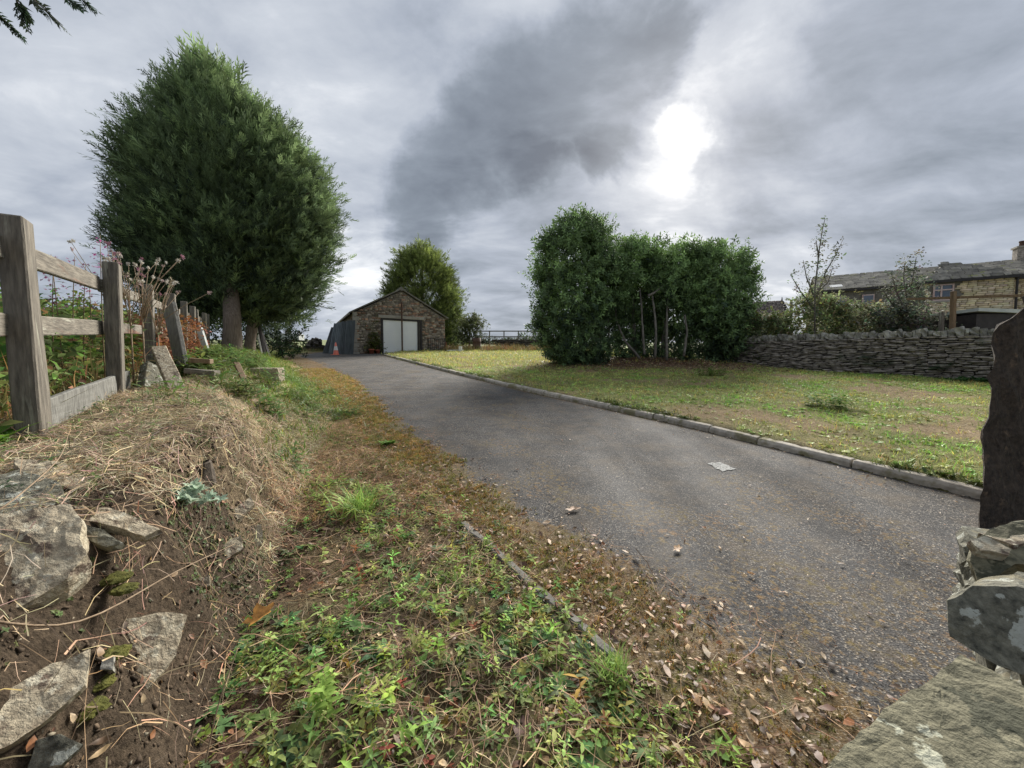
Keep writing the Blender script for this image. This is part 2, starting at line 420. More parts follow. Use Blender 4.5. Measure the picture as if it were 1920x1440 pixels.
def asphalt_mat():
    m = bpy.data.materials.new('old_asphalt'); m.use_nodes = True
    t = m.node_tree; N = t.nodes; L = t.links
    b = N['Principled BSDF']; b.inputs['Specular IOR Level'].default_value = 0.14
    g = N.new('ShaderNodeNewGeometry')
    def nz(sc, det, rough=0.6):
        n = N.new('ShaderNodeTexNoise'); n.inputs['Scale'].default_value = sc; n.inputs['Detail'].default_value = det; n.inputs['Roughness'].default_value = rough
        L.new(g.outputs['Position'], n.inputs['Vector']); return n
    def mr(src, a, b_, c, d):
        r = N.new('ShaderNodeMapRange'); r.inputs[1].default_value = a; r.inputs[2].default_value = b_; r.inputs[3].default_value = c; r.inputs[4].default_value = d
        L.new(src, r.inputs[0]); return r.outputs[0]
    def mix(f, c1, c2):
        x = N.new('ShaderNodeMix'); x.data_type = 'RGBA'
        L.new(f, x.inputs[0])
        for i, c in ((6, c1), (7, c2)):
            if isinstance(c, tuple): x.inputs[i].default_value = (*c, 1)
            else: L.new(c, x.inputs[i])
        return x.outputs[2]
    vo = N.new('ShaderNodeTexVoronoi'); vo.inputs['Scale'].default_value = 150; L.new(g.outputs['Position'], vo.inputs['Vector'])
    sp = N.new('ShaderNodeSeparateColor'); L.new(vo.outputs['Color'], sp.inputs[0])
    mpd = N.new('ShaderNodeMapping'); mpd.inputs['Rotation'].default_value = (0, 0, math.radians(-29)); mpd.inputs['Scale'].default_value = (1.7, 0.28, 1)
    L.new(g.outputs['Position'], mpd.inputs[0])
    big = nz(0.9, 6); L.new(mpd.outputs[0], big.inputs['Vector']); mid = nz(3.5, 6)
    grain = mix(mr(sp.outputs[0], 0.0, 1.0, 0.0, 1.0), (0.016, 0.015, 0.015), (0.125, 0.121, 0.117))
    pale = mix(mr(sp.outputs[1], 0.86, 0.94, 0.0, 1.0), grain, (0.38, 0.34, 0.28))
    worn = mix(mr(big.outputs[0], 0.35, 0.68, 0.0, 0.34), pale, (0.112, 0.109, 0.107))
    blot = nz(1.6, 8, 0.7)
    worn = mix(mr(blot.outputs[0], 0.42, 0.62, 0.0, 0.55), worn, (0.030, 0.029, 0.029))
    brown = mix(mr(mid.outputs[0], 0.48, 0.70, 0.0, 0.38), worn, (0.17, 0.13, 0.085))
    a = N.new('ShaderNodeAttribute'); a.attribute_name = 'Col'
    sa = N.new('ShaderNodeSeparateColor'); L.new(a.outputs[0], sa.inputs[0])
    fine = nz(28, 7, 0.7)
    ad = N.new('ShaderNodeMath'); ad.operation = 'ADD'; L.new(sa.outputs[0], ad.inputs[0]); L.new(mr(fine.outputs[0], 0.25, 0.75, -0.45, 0.45), ad.inputs[1])
    mossc = mix(mr(mid.outputs[0], 0.35, 0.65, 0, 1), (0.16, 0.095, 0.045), (0.10, 0.08, 0.03))
    vs_ = N.new('ShaderNodeVectorMath'); vs_.operation = 'SCALE'; L.new(mossc, vs_.inputs[0]); L.new(mr(fine.outputs[0], 0.3, 0.7, 0.35, 1.7), vs_.inputs['Scale']); mossc = mix(mr(sp.outputs[2], 0.80, 0.9, 0.0, 0.6), vs_.outputs[0], (0.30, 0.25, 0.18))
    col = mix(mr(ad.outputs[0], 0.42, 0.62, 0.0, 0.92), brown, mossc)
    L.new(col, b.inputs['Base Color'])
    L.new(mr(big.outputs[0], 0.3, 0.7, 0.92, 0.70), b.inputs['Roughness'])
    bp = N.new('ShaderNodeBump'); bp.inputs['Strength'].default_value = 0.5; bp.inputs['Distance'].default_value = 0.004
    mxh = N.new('ShaderNodeMath'); mxh.operation = 'ADD'; L.new(vo.outputs['Distance'], mxh.inputs[0]); L.new(fine.outputs[0], mxh.inputs[1])
    L.new(mxh.outputs[0], bp.inputs['Height']); L.new(bp.outputs[0], b.inputs['Normal'])
    return m
M['asphalt'] = asphalt_mat()

# ------------------------------------------------------------------ terrain
S = math.tan(math.atan((720 - 625) / FPX) - PITCH)        # uphill slope of the drive

def plane(y):
    y = np.asarray(y, float)
    z = np.where(y < 27, S * y, S * 27 + 0.062 * (y - 27))
    z = np.where(y > 170, S * 27 + 0.062 * 143 - 0.02 * (y - 170), z)
    return z

def on_plane(u, v):
    r = ray(u, v)
    k = r.z / r.y
    return Vector((r.x / r.y, 1, 0)) * (CAM_Z / (S - k))
def poly_xy(px):
    a = np.array([[on_plane(u, v).x, on_plane(u, v).y] for u, v in px])
    return a[np.argsort(a[:, 1])]

EDGE = poly_xy([(1400, 1440), (1130, 1215), (860, 975), (760, 870), (690, 790), (620, 730), (560, 685), (525, 668)])   # old edging line
EDGE = np.vstack([[EDGE[0, 0] + 1.9, EDGE[0, 1] - 3.2], EDGE, [EDGE[-1, 0] - 0.6, EDGE[-1, 1] + 3]])
TAR = poly_xy([(1640, 1370), (1400, 1200), (1200, 1095), (1040, 1005), (930, 935), (850, 865), (770, 815), (720, 765), (660, 712), (600, 682), (560, 667)])
TAR = np.vstack([[TAR[0, 0] + 1.9, TAR[0, 1] - 3.0], TAR, [TAR[-1, 0] - 0.6, TAR[-1, 1] + 3]])
KERB = poly_xy([(1838, 937), (1560, 868), (1300, 803), (1000, 737), (860, 703), (718, 666)])
k0, k1 = KERB[0], KERB[1]
KERB = np.vstack([k0 + (k0 - k1) / np.linalg.norm(k0 - k1) * 2.5, KERB])
def xe(y): return np.interp(y, EDGE[:, 1], EDGE[:, 0])
def xt(y): return np.interp(y, TAR[:, 1], TAR[:, 0])
def xk(y):
    y = np.asarray(y, float)
    r_ = np.interp(y, KERB[:, 1], KERB[:, 0])
    lo = KERB[0]; sl = (KERB[1, 0] - KERB[0, 0]) / (KERB[1, 1] - KERB[0, 1])
    return np.where(y < lo[1], lo[0] + sl * (y - lo[1]), r_)
F0 = np.array([-2.62, 2.1]); FD = np.array([-0.95, 1.36])
def xfence(y): return F0[0] + FD[0] / FD[1] * (np.asarray(y) - F0[1])
def xfoot(y): return np.minimum(-0.97 - 0.38 * (np.asarray(y) - 1.15), xe(y) - 0.35)

HOLE = on_plane(535, 1010)
def bank(x, y):
    xf = xfoot(y)
    far = sstep(2.3, 4.4, y)
    w = 0.44 * (1 - far) + np.maximum(0.75 * (xf - xfence(y)), 0.6) * far
    h = 0.73 - 0.38 * sstep(16, 26, y)
    t = (xf + 0.10 * (fbm(np.asarray(x) * 3, np.asarray(y) * 3, 5) - 0.5) * 2 - x) / w
    p = sstep(0.0, 1.0, t)
    p = p - 0.45 * np.exp(-((np.asarray(x) + 1.62) / 0.11) ** 2 - ((np.asarray(y) - 2.52) / 0.16) ** 2) * p
    p = p * (1 - far) + np.power(np.clip(p, 0, 1), 0.75) * far
    return h * p

def g(x, y, rough=True):
    x = np.asarray(x, float); y = np.asarray(y, float)
    z = plane(y)
    left = x < xe(y)
    z = z + np.where(left, bank(x, y), 0)
    # weed bed between foot of bank and edging
    if rough:
        amp = np.where(left, sstep(0, 0.3, xe(y) - x), 0)
        near = 1 - sstep(8, 20, y)
        z = z + amp * near * (0.07 * (fbm(x * 2.4, y * 2.4, 3, 4) - 0.5) + 0.05 * (fbm(x * 9, y * 9, 31, 3) - 0.5))
    # lawn
    r_ = x - xk(y)
    lawn = sstep(0.0, 0.12, r_)
    z = z + lawn * 0.085
    if rough:
        z = z + sstep(0.1, 0.8, r_) * (0.10 * (fbm(x * 0.8, y * 0.8, 8, 4) - 0.5) * (1 - sstep(20, 40, y)))
    hed = np.exp(-((x - 5.2) / 3.6) ** 2 - ((y - 15.6) / 1.8) ** 2) * 0.28 * sstep(0.3, 2, r_)
    z = z + hed
    # lower under the tarmac so that the drive sheet lies clear
    tar = (x > xe(y) + 0.02) & (r_ < 0.03) & (y < 27.5)
    z = z - np.where(tar, 0.03, 0)
    # far undulation
    z = z + sstep(60, 200, np.hypot(x, y)) * 2.5 * (fbm(x / 90, y / 90, 12, 3) - 0.5)
    # flat lie behind left of tree
    return z

def gz(x, y): return float(g(np.array([x]), np.array([y]))[0])

def G(u, v, ymax=200):
    """ground point seen at a pixel of the photograph"""
    r = ray(u, v); r = r / r.y
    ys = np.concatenate([np.arange(0.3, 6, 0.01), np.arange(6, 40, 0.05), np.arange(40, ymax, 0.5)])
    xs = r.x * ys; zs = CAM_Z + r.z * ys
    below = zs < g(xs, ys)
    i = int(np.argmax(below)) if below.any() else len(ys) - 1
    return Vector((xs[i], ys[i], zs[i]))

def axis(segs):
    out = []
    for a, b, st in segs: out.append(np.arange(a, b, st))
    return np.unique(np.round(np.concatenate(out), 4))
gx = axis([(-700, -100, 60), (-100, -30, 6), (-30, -8, 0.7), (-8, -3.2, 0.15), (-3.2, 1.6, 0.042), (1.6, 6, 0.12), (6, 18, 0.3), (18, 40, 1.2), (40, 100, 6), (100, 720, 60)])
gy = axis([(-12, -1, 1.0), (-1, 0.2, 0.15), (0.2, 3.6, 0.042), (3.6, 8, 0.07), (8, 18, 0.2), (18, 32, 0.4), (32, 80, 2), (80, 200, 8), (200, 1000, 80)])
XX, YY = np.meshgrid(gx, gy)
ZZ = g(XX, YY)
nx, ny = len(gx), len(gy)
idx = np.arange(nx * ny).reshape(ny, nx)
quads = np.stack([idx[:-1, :-1], idx[:-1, 1:], idx[1:, 1:], idx[1:, :-1]], -1).reshape(-1, 4)

C_SOIL = np.array([0.075, 0.055, 0.038]); C_MUD = np.array([0.10, 0.074, 0.050]); C_STRAW = np.array([0.20, 0.15, 0.095])
C_GRASS = np.array([0.21, 0.215, 0.075]); C_LITTER = np.array([0.135, 0.08, 0.052]); C_FIELD = np.array([0.20, 0.225, 0.11])
def zones(x, y):
    """amounts of (grass, straw, mud, litter) at a place, 0..1"""
    x = np.asarray(x, float); y = np.asarray(y, float)
    n1 = fbm(x * 1.3, y * 1.3, 21); n2 = fbm(x * 3.1, y * 3.1, 22); n3 = fbm(x * 0.5, y * 0.5, 23)
    left = x < xe(y)
    xf = xfoot(y)
    bedm = left & (x > xf - 0.05)
    face = left & (x <= xf - 0.0) & (x > xf - 0.34 - 0.14 * (n2 - 0.5)) & (y < 2.15 + 0.8 * (n1 - 0.5)) | left & (x < -0.9) & (x < xf) & (y < 1.5 + 0.5 * (n2 - 0.5))
    top = left & ~bedm & ~face
    lawn = x > xk(y)
    grass = np.zeros_like(x); straw = np.zeros_like(x); mud = np.zeros_like(x); litter = np.zeros_like(x)
    # bed in the foreground
    grass = np.where(bedm, sstep(0.42, 0.62, n1 + 0.12 * sstep(4, 9, y)) * (0.22 + 0.6 * sstep(3, 5, y)), grass); straw = np.where(bedm, sstep(0.45, 0.65, n2) * 0.7, straw); litter = np.where(bedm, 0.8, litter)
    mud = np.where(face, 1.0, mud); straw = np.where(face, sstep(0.5, 0.65, n2) * 0.35, straw)
    # bank top: straw in front, green strip beyond about six metres and along the foot
    gr = np.maximum(sstep(3.9, 6.0, y + (n1 - 0.5) * 3.0), 0.25 * sstep(0.5, 0.7, n2))
    gr = np.maximum(gr, sstep(0.9, 0.2, xf - x) * sstep(3.2, 4.5, y))
    grass = np.where(top, gr, grass); straw = np.where(top, 1.0, straw)
    # lawn
    dry = sstep(0.50, 0.68, n1 * 0.6 + n3 * 0.4 + 0.10 * (n2 - 0.5))
    bush = np.exp(-((x - 5.0) / 4.0) ** 2 - ((y - 14.5) / 1.7) ** 2)
    grass = np.where(lawn, 1 - 0.85 * dry, grass); straw = np.where(lawn, 0.0, straw)
    litter = np.where(lawn, np.clip(1.3 * bush + 0.1 * dry, 0, 1), litter); grass = np.where(lawn, grass * np.clip(1 - 1.3 * bush, 0, 1), grass)
    far = sstep(30, 45, y)
    return grass, straw, mud, litter, far
gr_, st_, mu_, li_, fa_ = zones(XX, YY)
colr = np.broadcast_to(C_SOIL, XX.shape + (3,)).copy()
lawnm = sstep(0.05, 0.3, XX - xk(YY))[..., None]
colr = colr * (1 - lawnm) + np.array([0.30, 0.215, 0.125]) * lawnm
stripm = (sstep(2.6, 4.0, YY) * (XX < xe(YY) + 0.1) * (XX > xfoot(YY) - 0.2) * 0.8)[..., None]
for amt, c in ((li_, C_LITTER), (st_, C_STRAW), (mu_, C_MUD), (gr_, C_GRASS), (fa_, C_FIELD)):
    if c is C_GRASS: colr = colr * (1 - stripm) + np.array([0.27, 0.185, 0.085]) * stripm
    colr = colr * (1 - amt[..., None]) + c * amt[..., None]
colr *= (0.8 + 0.4 * fbm(XX * 2, YY * 2, 40))[..., None]
ground = obj_np('ground', np.stack([XX, YY, ZZ], -1).reshape(-1, 3), quads, M['ground'], colr.reshape(-1, 3), smooth=True)
tag(ground, 'sloping plot of rough grass, bare earth and dead straw', kind='structure')

# driveway sheet
ty = axis([(-6, 0.2, 0.4), (0.2, 6, 0.06), (6, 14, 0.2), (14, 27.3, 0.5)])
ts = np.concatenate([np.linspace(0, 0.3, 22)[:-1], np.linspace(0.3, 1, 26)])
TY, TS = np.meshgrid(ty, ts, indexing='ij')
TL = xe(TY) - 0.02; TR = xk(TY) + 0.01
TX = TL + (TR - TL) * TS
TZ = plane(TY) + 0.006 * (fbm(TX * 1.5, TY * 1.5, 50) - 0.5)
d_edge = xt(TY) - TX
mossm = sstep(-0.35, 0.25, d_edge + 0.5 * (fbm(TX * 2.2, TY * 2.2, 60) - 0.5))
mossm = np.maximum(mossm, 0.62 * sstep(0.35, 0.0, xk(TY) - TX) * sstep(2, 6, TY))
mossm = np.maximum(mossm, 0.42 * sstep(0.56, 0.75, fbm(TX * 0.9, TY * 1.2, 61)))
mossm = np.maximum(mossm, 0.40 * sstep(1.7, 0.8, np.hypot(TX - 1.5, TY - 1.2)))
n_, m_ = TX.shape
ii = np.arange(n_ * m_).reshape(n_, m_)
dq = np.stack([ii[:-1, :-1], ii[:-1, 1:], ii[1:, 1:], ii[1:, :-1]], -1).reshape(-1, 4)
drive = obj_np('driveway', np.stack([TX, TY, TZ], -1).reshape(-1, 3), dq, M['asphalt'], np.repeat(mossm.reshape(-1, 1), 3, 1), smooth=True)
tag(drive, 'worn dark tarmac drive climbing to the garage, mossy along its left edge', kind='structure')
# worn white paint mark
q = [on_plane(*p) for p in ((1326, 870), (1334, 867.5), (1341, 868.5), (1350, 867), (1357, 870.5), (1366, 873), (1371, 877), (1381, 880), (1371, 882), (1365, 881.5), (1355, 885), (1349, 881), (1341, 879), (1337, 874.5))]
nq = len(q)
mk = MB(); mk.add([(p.x, p.y, S * p.y + z) for z in (0.0035, 0.0045) for p in q], [tuple(range(nq - 1, -1, -1)), tuple(range(nq, 2 * nq))] + [(i, (i + 1) % nq, nq + (i + 1) % nq, nq + i) for i in range(nq)])
mk.build('paint_mark', M['paint'], drive)

# ------------------------------------------------------------------ rough stones
def stone_variant(i, cuts=1, amt=0.16):
    r = random.Random(100 + i)
    bm = bmesh.new(); bmesh.ops.create_cube(bm, size=1.0)
    bmesh.ops.subdivide_edges(bm, edges=bm.edges[:], cuts=cuts, use_grid_fill=True)
    for v in bm.verts:
        c = v.co
        k = 1.0 - 0.16 * (sum(1 for a in c if abs(a) > 0.45) == 3) - 0.05 * (sum(1 for a in c if abs(a) > 0.45) == 2)
        v.co = Vector((c.x * k + r.uniform(-1, 1) * amt * 0.5, c.y * k + r.uniform(-1, 1) * amt * 0.5, c.z * (0.5 + 0.5 * k) + r.uniform(-1, 1) * amt * 0.55))
    bm.normal_update()
    me = bpy.data.meshes.new('stone'); bm.to_mesh(me); bm.free()
    return me

def place_stones(root, name, variants, mats, limit=300):
    """world matrices -> children of root sharing the variants' mesh data"""
    for k, mw in enumerate(mats):
        o = bpy.data.objects.new(name, variants[k % len(variants)]); COL.objects.link(o)
        set_parent(o, root); o.matrix_basis = mw

def xf_mat(c, ex, ey, ez, size):
    m = Matrix.Identity(4)
    for i, (e, s_) in enumerate(zip((ex, ey, ez), size)):
        e = Vector(e).normalized() * s_
        for r_ in range(3): m[r_][i] = e[r_]
    for r_ in range(3): m[r_][3] = c[r_]
    return m

def slab_px(name, px, p0, nrm, thick, mat, parent=None, amp=0.02, cuts=4, edge=0.02, freq=5.0, seed=0, ex=None):
    """a broken slab: its visible outline, on the plane through p0 with normal nrm, given real thickness"""
    nrm = Vector(nrm).normalized(); p0 = Vector(p0)
    o = Vector((0, 0, CAM_Z))
    pts = []
    for u, v in px:
        r = ray(u, v); t = (p0 - o).dot(nrm) / r.dot(nrm); pts.append(o + r * t)
    return slab_pts(name, pts, nrm, thick, mat, parent, amp, cuts, edge, freq, seed, ex)

def slab_pts(name, pts, nrm, thick, mat, parent=None, amp=0.02, cuts=4, edge=0.02, freq=5.0, seed=0, ex=None):
    nrm = Vector(nrm).normalized(); exv = nrm if ex is None else -Vector(ex).normalized()
    c = sum(pts, Vector()) / len(pts)
    ax = (pts[0] - c).normalized(); ay = nrm.cross(ax)
    pl = [((p - c).dot(ax), (p - c).dot(ay)) for p in pts]
    area = sum(pl[i][0] * pl[(i + 1) % len(pl)][1] - pl[(i + 1) % len(pl)][0] * pl[i][1] for i in range(len(pl)))
    if area < 0: pts = pts[::-1]
    n = len(pts); so = Vector((seed * 3.7, seed * 1.9, seed * 5.1))
    # resample rim with small breaks
    rim = []
    for i in range(n):
        a, b = pts[i], pts[(i + 1) % n]
        for k in range(4): 
            p = a.lerp(b, k / 4)
            rim.append(p + mnoise.noise_vector(p * 9 + so) * amp * 0.7)
    m = len(rim); rings = []
    layers = ((0.86, 0.0), (0.97, 0.0), (1.0, -edge), (1.01, -thick * 0.5), (0.985, -thick + edge), (0.95, -thick))
    V = []; F = []
    top_c = len(V); V.append(c.copy())
    inner = []
    for s_ in (0.3, 0.6):
        base = len(V); V += [c.lerp(p, s_) for p in rim]; inner.append(base)
    for s_, d in layers:
        base = len(V); V += [c.lerp(p, s_) + exv * d for p in rim]; inner.append(base)
    for k in range(m): F.append((top_c, inner[0] + k, inner[0] + (k + 1) % m))
    for a, b in zip(inner[:-1], inner[1:]):
        for k in range(m): F.append((a + k, b + k, b + (k + 1) % m, a + (k + 1) % m))
    bot = len(V); V.append(c - exv * thick)
    l = inner[-1]
    for k in range(m): F.append((bot, l + (k + 1) % m, l + k))
    bm = bmesh.new(); vs = [bm.verts.new(p) for p in V]
    for f in F: bm.faces.new([vs[i] for i in f])
    for lim in (0.05, 0.03, 0.022):
        bmesh.ops.subdivide_edges(bm, edges=[e for e in bm.edges if e.calc_length() > lim], cuts=1, use_grid_fill=True)
    bmesh.ops.triangulate(bm, faces=bm.faces[:])
    for v in bm.verts:
        q = v.co
        layer = mnoise.noise(Vector((q.x * 2.2, q.y * 2.2, q.z * 16)) + so)
        v.co = q + mnoise.noise_vector(q * freq + so) * amp + mnoise.noise_vector(q * freq * 4 + so) * amp * 0.35 + mnoise.noise_vector(q * 55 + so) * 0.0035 + nrm * layer * amp * 0.5
    bmesh.ops.recalc_face_normals(bm, faces=bm.faces[:])
    me = bpy.data.meshes.new(name); bm.to_mesh(me); bm.free(); me.materials.append(mat)
    me.polygons.foreach_set('use_smooth', [False] * len(me.polygons))
    return obj(name, me, parent)

# ------------------------------------------------------------------ kerb on the right of the drive
kerb = empty('kerb', (KERB[3, 0], KERB[3, 1], S * KERB[3, 1]), 'pale concrete kerb running along the right side of the drive', 'kerb')
kerb['kind'] = 'structure'
seg = np.diff(KERB, axis=0); sl_ = np.hypot(*seg.T); cum = np.concatenate([[0], np.cumsum(sl_)])
def kerb_pt(s_): return Vector((np.interp(s_, cum, KERB[:, 0]), np.interp(s_, cum, KERB[:, 1]), 0))
s_ = 0.0; ki = 0
while s_ < cum[-1] - 0.3:
    L_ = 0.9 if ki % 5 else 0.62
    a = kerb_pt(s_ + 0.008); b = kerb_pt(min(s_ + L_ - 0.008, cum[-1]))
    a.z = S * a.y; b.z = S * b.y
    d = (b - a).normalized(); side = Vector((d.y, -d.x, 0)).normalized()
    w, h = 0.115, 0.082 + random.uniform(-0.008, 0.008)
    sh = random.uniform(-0.008, 0.008)
    mb = MB()
    prof = [(0.0, -0.08), (0.0, h - 0.03), (0.028, h), (w, h + 0.004), (w, -0.08)]
    V = [p + side * (x_ + sh) + Vector((0, 0, z_)) for p in (a, b) for x_, z_ in prof]
    mb.add(V, [(4, 3, 2, 1, 0), (5, 6, 7, 8, 9)] + [(i, (i + 1) % 5, 5 + (i + 1) % 5, 5 + i) for i in range(5)])
    mb.build('kerb_stone', M['concrete'], kerb, bevel=0.006, cuts=2, jitter=0.006, jscale=9)
    s_ += L_; ki += 1

# old edging on the left, showing in two stretches through the litter
edg = empty('edging', (0, 2.1, S * 2.1), 'thin mossy concrete edging half buried in the leaves on the near left of the drive', 'edging')
edg['kind'] = 'structure'
for (pa, pb) in (((868, 982), (925, 1030)), ((925, 1032), (1000, 1100)), ((1002, 1102), (1085, 1172)), ((1087, 1174), (1150, 1232))):
    a = on_plane(*pa); b = on_plane(*pb); a.z = S * a.y - 0.050; b.z = S * b.y - 0.050
    MB().beam(a, b, 0.046, 0.13).build('edging_stone', M['edging'], edg, bevel=0.006, cuts=2, jitter=0.008, jscale=12)

# ------------------------------------------------------------------ wooden fence on the left
def fence_at(k): 
    p = F0 + FD * k
    return Vector((p[0], p[1], gz(p[0], p[1])))
fd = Vector((FD[0], FD[1], 0)).normalized(); fn = Vector((fd.y, -fd.x, 0))      # fn points towards the drive
fence = empty('post_and_rail_fence', fence_at(0), 'weathered wooden post and rail fence along the top of the left bank', 'fence')
post_top = P(50, 408, 2.1).z - gz(*F0)
RP = Matrix.Rotation(math.radians(20), 3, 'Z')
def post(k, w, d, extra=0.0, lean=(0, 0)):
    b = fence_at(k); h = post_top + extra
    mb = MB(); 
    a = b + Vector((0, 0, -0.25)); t = b + Vector((lean[0], lean[1], h))
    mb.beam(a, t, w, d, up=fn)
    return mb.build('post', M['wood'], fence, bevel=0.008, cuts=2, jitter=0.010, jscale=7)
leans = [(0.0, 0.0), (-0.03, 0.03), (0.02, 0.0), (-0.04, 0.05), (0.05, 0.0), (0.0, 0.06), (0.04, 0), (-0.05, 0), (0, 0.05), (0.02, 0)]
for k in range(-1, 9):
    post(k, 0.135 if k < 2 else 0.12, 0.10, random.uniform(-0.03, 0.02) if k > 0 else 0.0, (-0.045, 0.0) if k == 0 else leans[k + 1])
def rail(k0_, k1_, h0, h1, hh, th, off, lab=None, mat='rail', jit=0.010):
    a = fence_at(k0_) - fn * off; b = fence_at(k1_) - fn * off
    a.z += h0; b.z += h1
    mb = MB().beam(a, b, hh, th, up=fn)
    o = mb.build('rail', M[mat], fence, bevel=0.006, cuts=3, jitter=jit, jscale=6)
    if lab: o['label'] = lab
    return o
zt = P(90, 468, 2.1).z - gz(*F0); zl = P(90, 613, 2.1).z - gz(*F0)
rail(-1.3, 0.98, zt, zt, 0.12, 0.038, 0.075, 'split top rail, browner than the others')
rail(1.02, 2.98, zt - 0.02, zt - 0.03, 0.11, 0.038, 0.075)
rail(3.02, 5, zt - 0.05, zt - 0.02, 0.11, 0.038, 0.07); rail(5.03, 8, zt - 0.03, zt - 0.02, 0.11, 0.038, 0.07)
rail(-1.3, 1.0, zl - 0.005, zl + 0.02, 0.12, 0.036, 0.075); rail(1.03, 3.0, zl + 0.02, zl, 0.11, 0.036, 0.075); rail(3.03, 6, zl, zl + 0.02, 0.11, 0.036, 0.075)
rail(0.02, 1.25, 0.115, 0.13, 0.17, 0.035, -0.005, 'broad grey bottom board lying on the ground between the first posts', 'plank', 0.014)

# wood and slabs stacked against the fence
def thing_beam(name, a, b, w, h, mat, label, cat, up=(0, 0, 1), cuts=2, jit=0.006, bevel=0.006, group=None):
    o = MB().beam(a, b, w, h, up=up).build(name, M[mat], bevel=bevel, cuts=cuts, jitter=jit, jscale=7)
    return tag(o, label, cat, group)
def lift(p, z): return Vector((p.x, p.y, gz(p.x, p.y) + z))
pb = P(345, 682, 5.0); pb.z = gz(pb.x, pb.y) - 0.02
thing_beam('leaning_plank', pb, P(318, 574, 5.2), 0.26, 0.05, 'plank', 'tall grey plank leaning back against the fourth fence post', 'plank', up=(0.5, 1, 0))
pb = P(334, 728, 3.75); pb.z = gz(pb.x, pb.y) + 0.0
thing_beam('leaning_slab', pb, P(300, 660, 4.15), 0.15, 0.12, 'stone', 'thick pale stone slab propped on end beside the second fence post', 'stone slab', up=(1, 0.6, 0))
pb = P(312, 735, 3.9); pb.z = gz(pb.x, pb.y) + 0.03
thing_beam('broken_slab', pb + Vector((-0.25, 0.1, -0.05)), P(290, 690, 4.2), 0.10, 0.22, 'stonedark', 'short dark slab tucked behind the pale leaning slab', 'stone slab', up=(0, 1, 0))
for (u0, u1, v, Y, dz, mt, lab) in ((352, 408, 712, 4.6, 0.13, 'rail', 'lower of the two sawn planks lying beyond the leaning slab'),
                                     (358, 398, 700, 4.9, 0.23, 'newwood', 'shorter upper plank on the small pile beyond the leaning slab')):
    a = P(u0, v, Y); b = P(u1, v, Y + 0.1); a.z = gz(a.x, a.y) + dz; b.z = gz(b.x, b.y) + dz
    thing_beam('plank', a, b, 0.2, 0.06, mt, lab, 'plank')
pb = P(462, 706, 5.4); pb.z = gz(pb.x, pb.y)
thing_beam('broken_board', pb, P(443, 680, 5.7), 0.07, 0.04, 'newwood', 'short tan board sticking out of the weeds on the bank top', 'board')
pb = P(392, 650, 8.6); pb.z = gz(pb.x, pb.y) - 0.03
thing_beam('pale_board', pb, P(374, 617, 8.8), 0.16, 0.05, 'palepanel', 'pale board leaning near the far end of the fence', 'board', up=(0.3, 1, 0))
c = G(498, 712); 
e = Vector((0.9, 0.35, 0)).normalized(); f_ = Vector((-0.35, 0.9, 0)).normalized()
pts = [c + e * a + f_ * b + Vector((0, 0, 0.20)) for a, b in ((-0.22, -0.02), (0.2, -0.1), (0.26, 0.1), (0.12, 0.42), (-0.1, 0.40))]
tag(slab_pts('flat_stone', pts, (0.05, -0.25, 1), 0.24, M['stone'], amp=0.012), 'flat grey stone lying at the grassy edge of the bank top', 'stone')
# rotten stump in the straw
c = G(378, 890)
st = MB(); st.lathe(c + Vector((0, 0, -0.06)), [(0.06, 0), (0.058, 0.06), (0.05, 0.12), (0.042, 0.125), (0.03, 0.09), (0.0, 0.08)], 9)
tag(st.build('stump', M['stump'], jitter=0.014, jscale=22), 'small dark rotten stump standing in the dead straw', 'stump')

# ------------------------------------------------------------------ stones of the ruined bank wall, left foreground
bankwall = empty('ruined_stone_wall', (-1.35, 1.3, -0.9), 'tumbled dry stone retaining wall in the earth bank at the near left', 'wall')
def bstone(px, uv0, n, thick, mat='stone', amp=0.012, seed=0, Y=None, lab=None, freq=5):
    p0 = G(*uv0) + Vector(n).normalized() * (0.06 if seed in (1, 5, 6) else 0.04)
    o = slab_px('stone', px, p0, n, thick, M[mat], bankwall, amp, seed=seed, freq=freq)
    if lab: o['label'] = lab
    return o
bstone([(-40, 965), (60, 952), (125, 948), (158, 985), (166, 1040), (120, 1085), (40, 1135), (-60, 1170)], (120, 1020), (0.45, -0.45, 0.85), 0.14, 'stone', 0.016, 1, 1.10, 'big pale blotchy stone bulging out of the bank')
bstone([(-60, 905), (30, 880), (110, 905), (150, 950), (60, 958), (-60, 978)], (90, 930), (0.15, -0.2, 1), 0.06, 'stonedark', 0.014, 2, 1.28, 'greyish flat stone above the big pale one')
bstone([(140, 945), (215, 950), (300, 992), (270, 1005), (205, 985), (150, 975)], (220, 975), (0.3, -0.3, 0.9), 0.035, 'stone', 0.010, 3, 1.42)
bstone([(150, 985), (200, 992), (232, 1018), (200, 1024), (155, 1008)], (190, 1003), (0.3, -0.5, 0.8), 0.03, 'stonedark', 0.008, 4, 1.36)
bstone([(228, 1160), (300, 1152), (352, 1158), (338, 1225), (262, 1310), (196, 1318), (200, 1270), (240, 1225)], (280, 1230), (0.62, -0.35, 0.7), 0.05, 'stone', 0.012, 5, 1.02, 'wide pale slab jutting from the bank near its foot')
bstone([(95, 1240), (165, 1218), (150, 1290), (110, 1330), (58, 1372), (20, 1398), (-30, 1420), (-20, 1310)], (90, 1310), (0.60, -0.35, 0.72), 0.06, 'stone', 0.014, 6, 0.90, 'lowest slab of the bank, split along its top')
bstone([(400, 1040), (430, 1012), (452, 1002), (456, 1030), (420, 1050), (385, 1062)], (430, 1030), (0.5, -0.5, 0.6), 0.05, 'stone', 0.008, 7, 1.70)
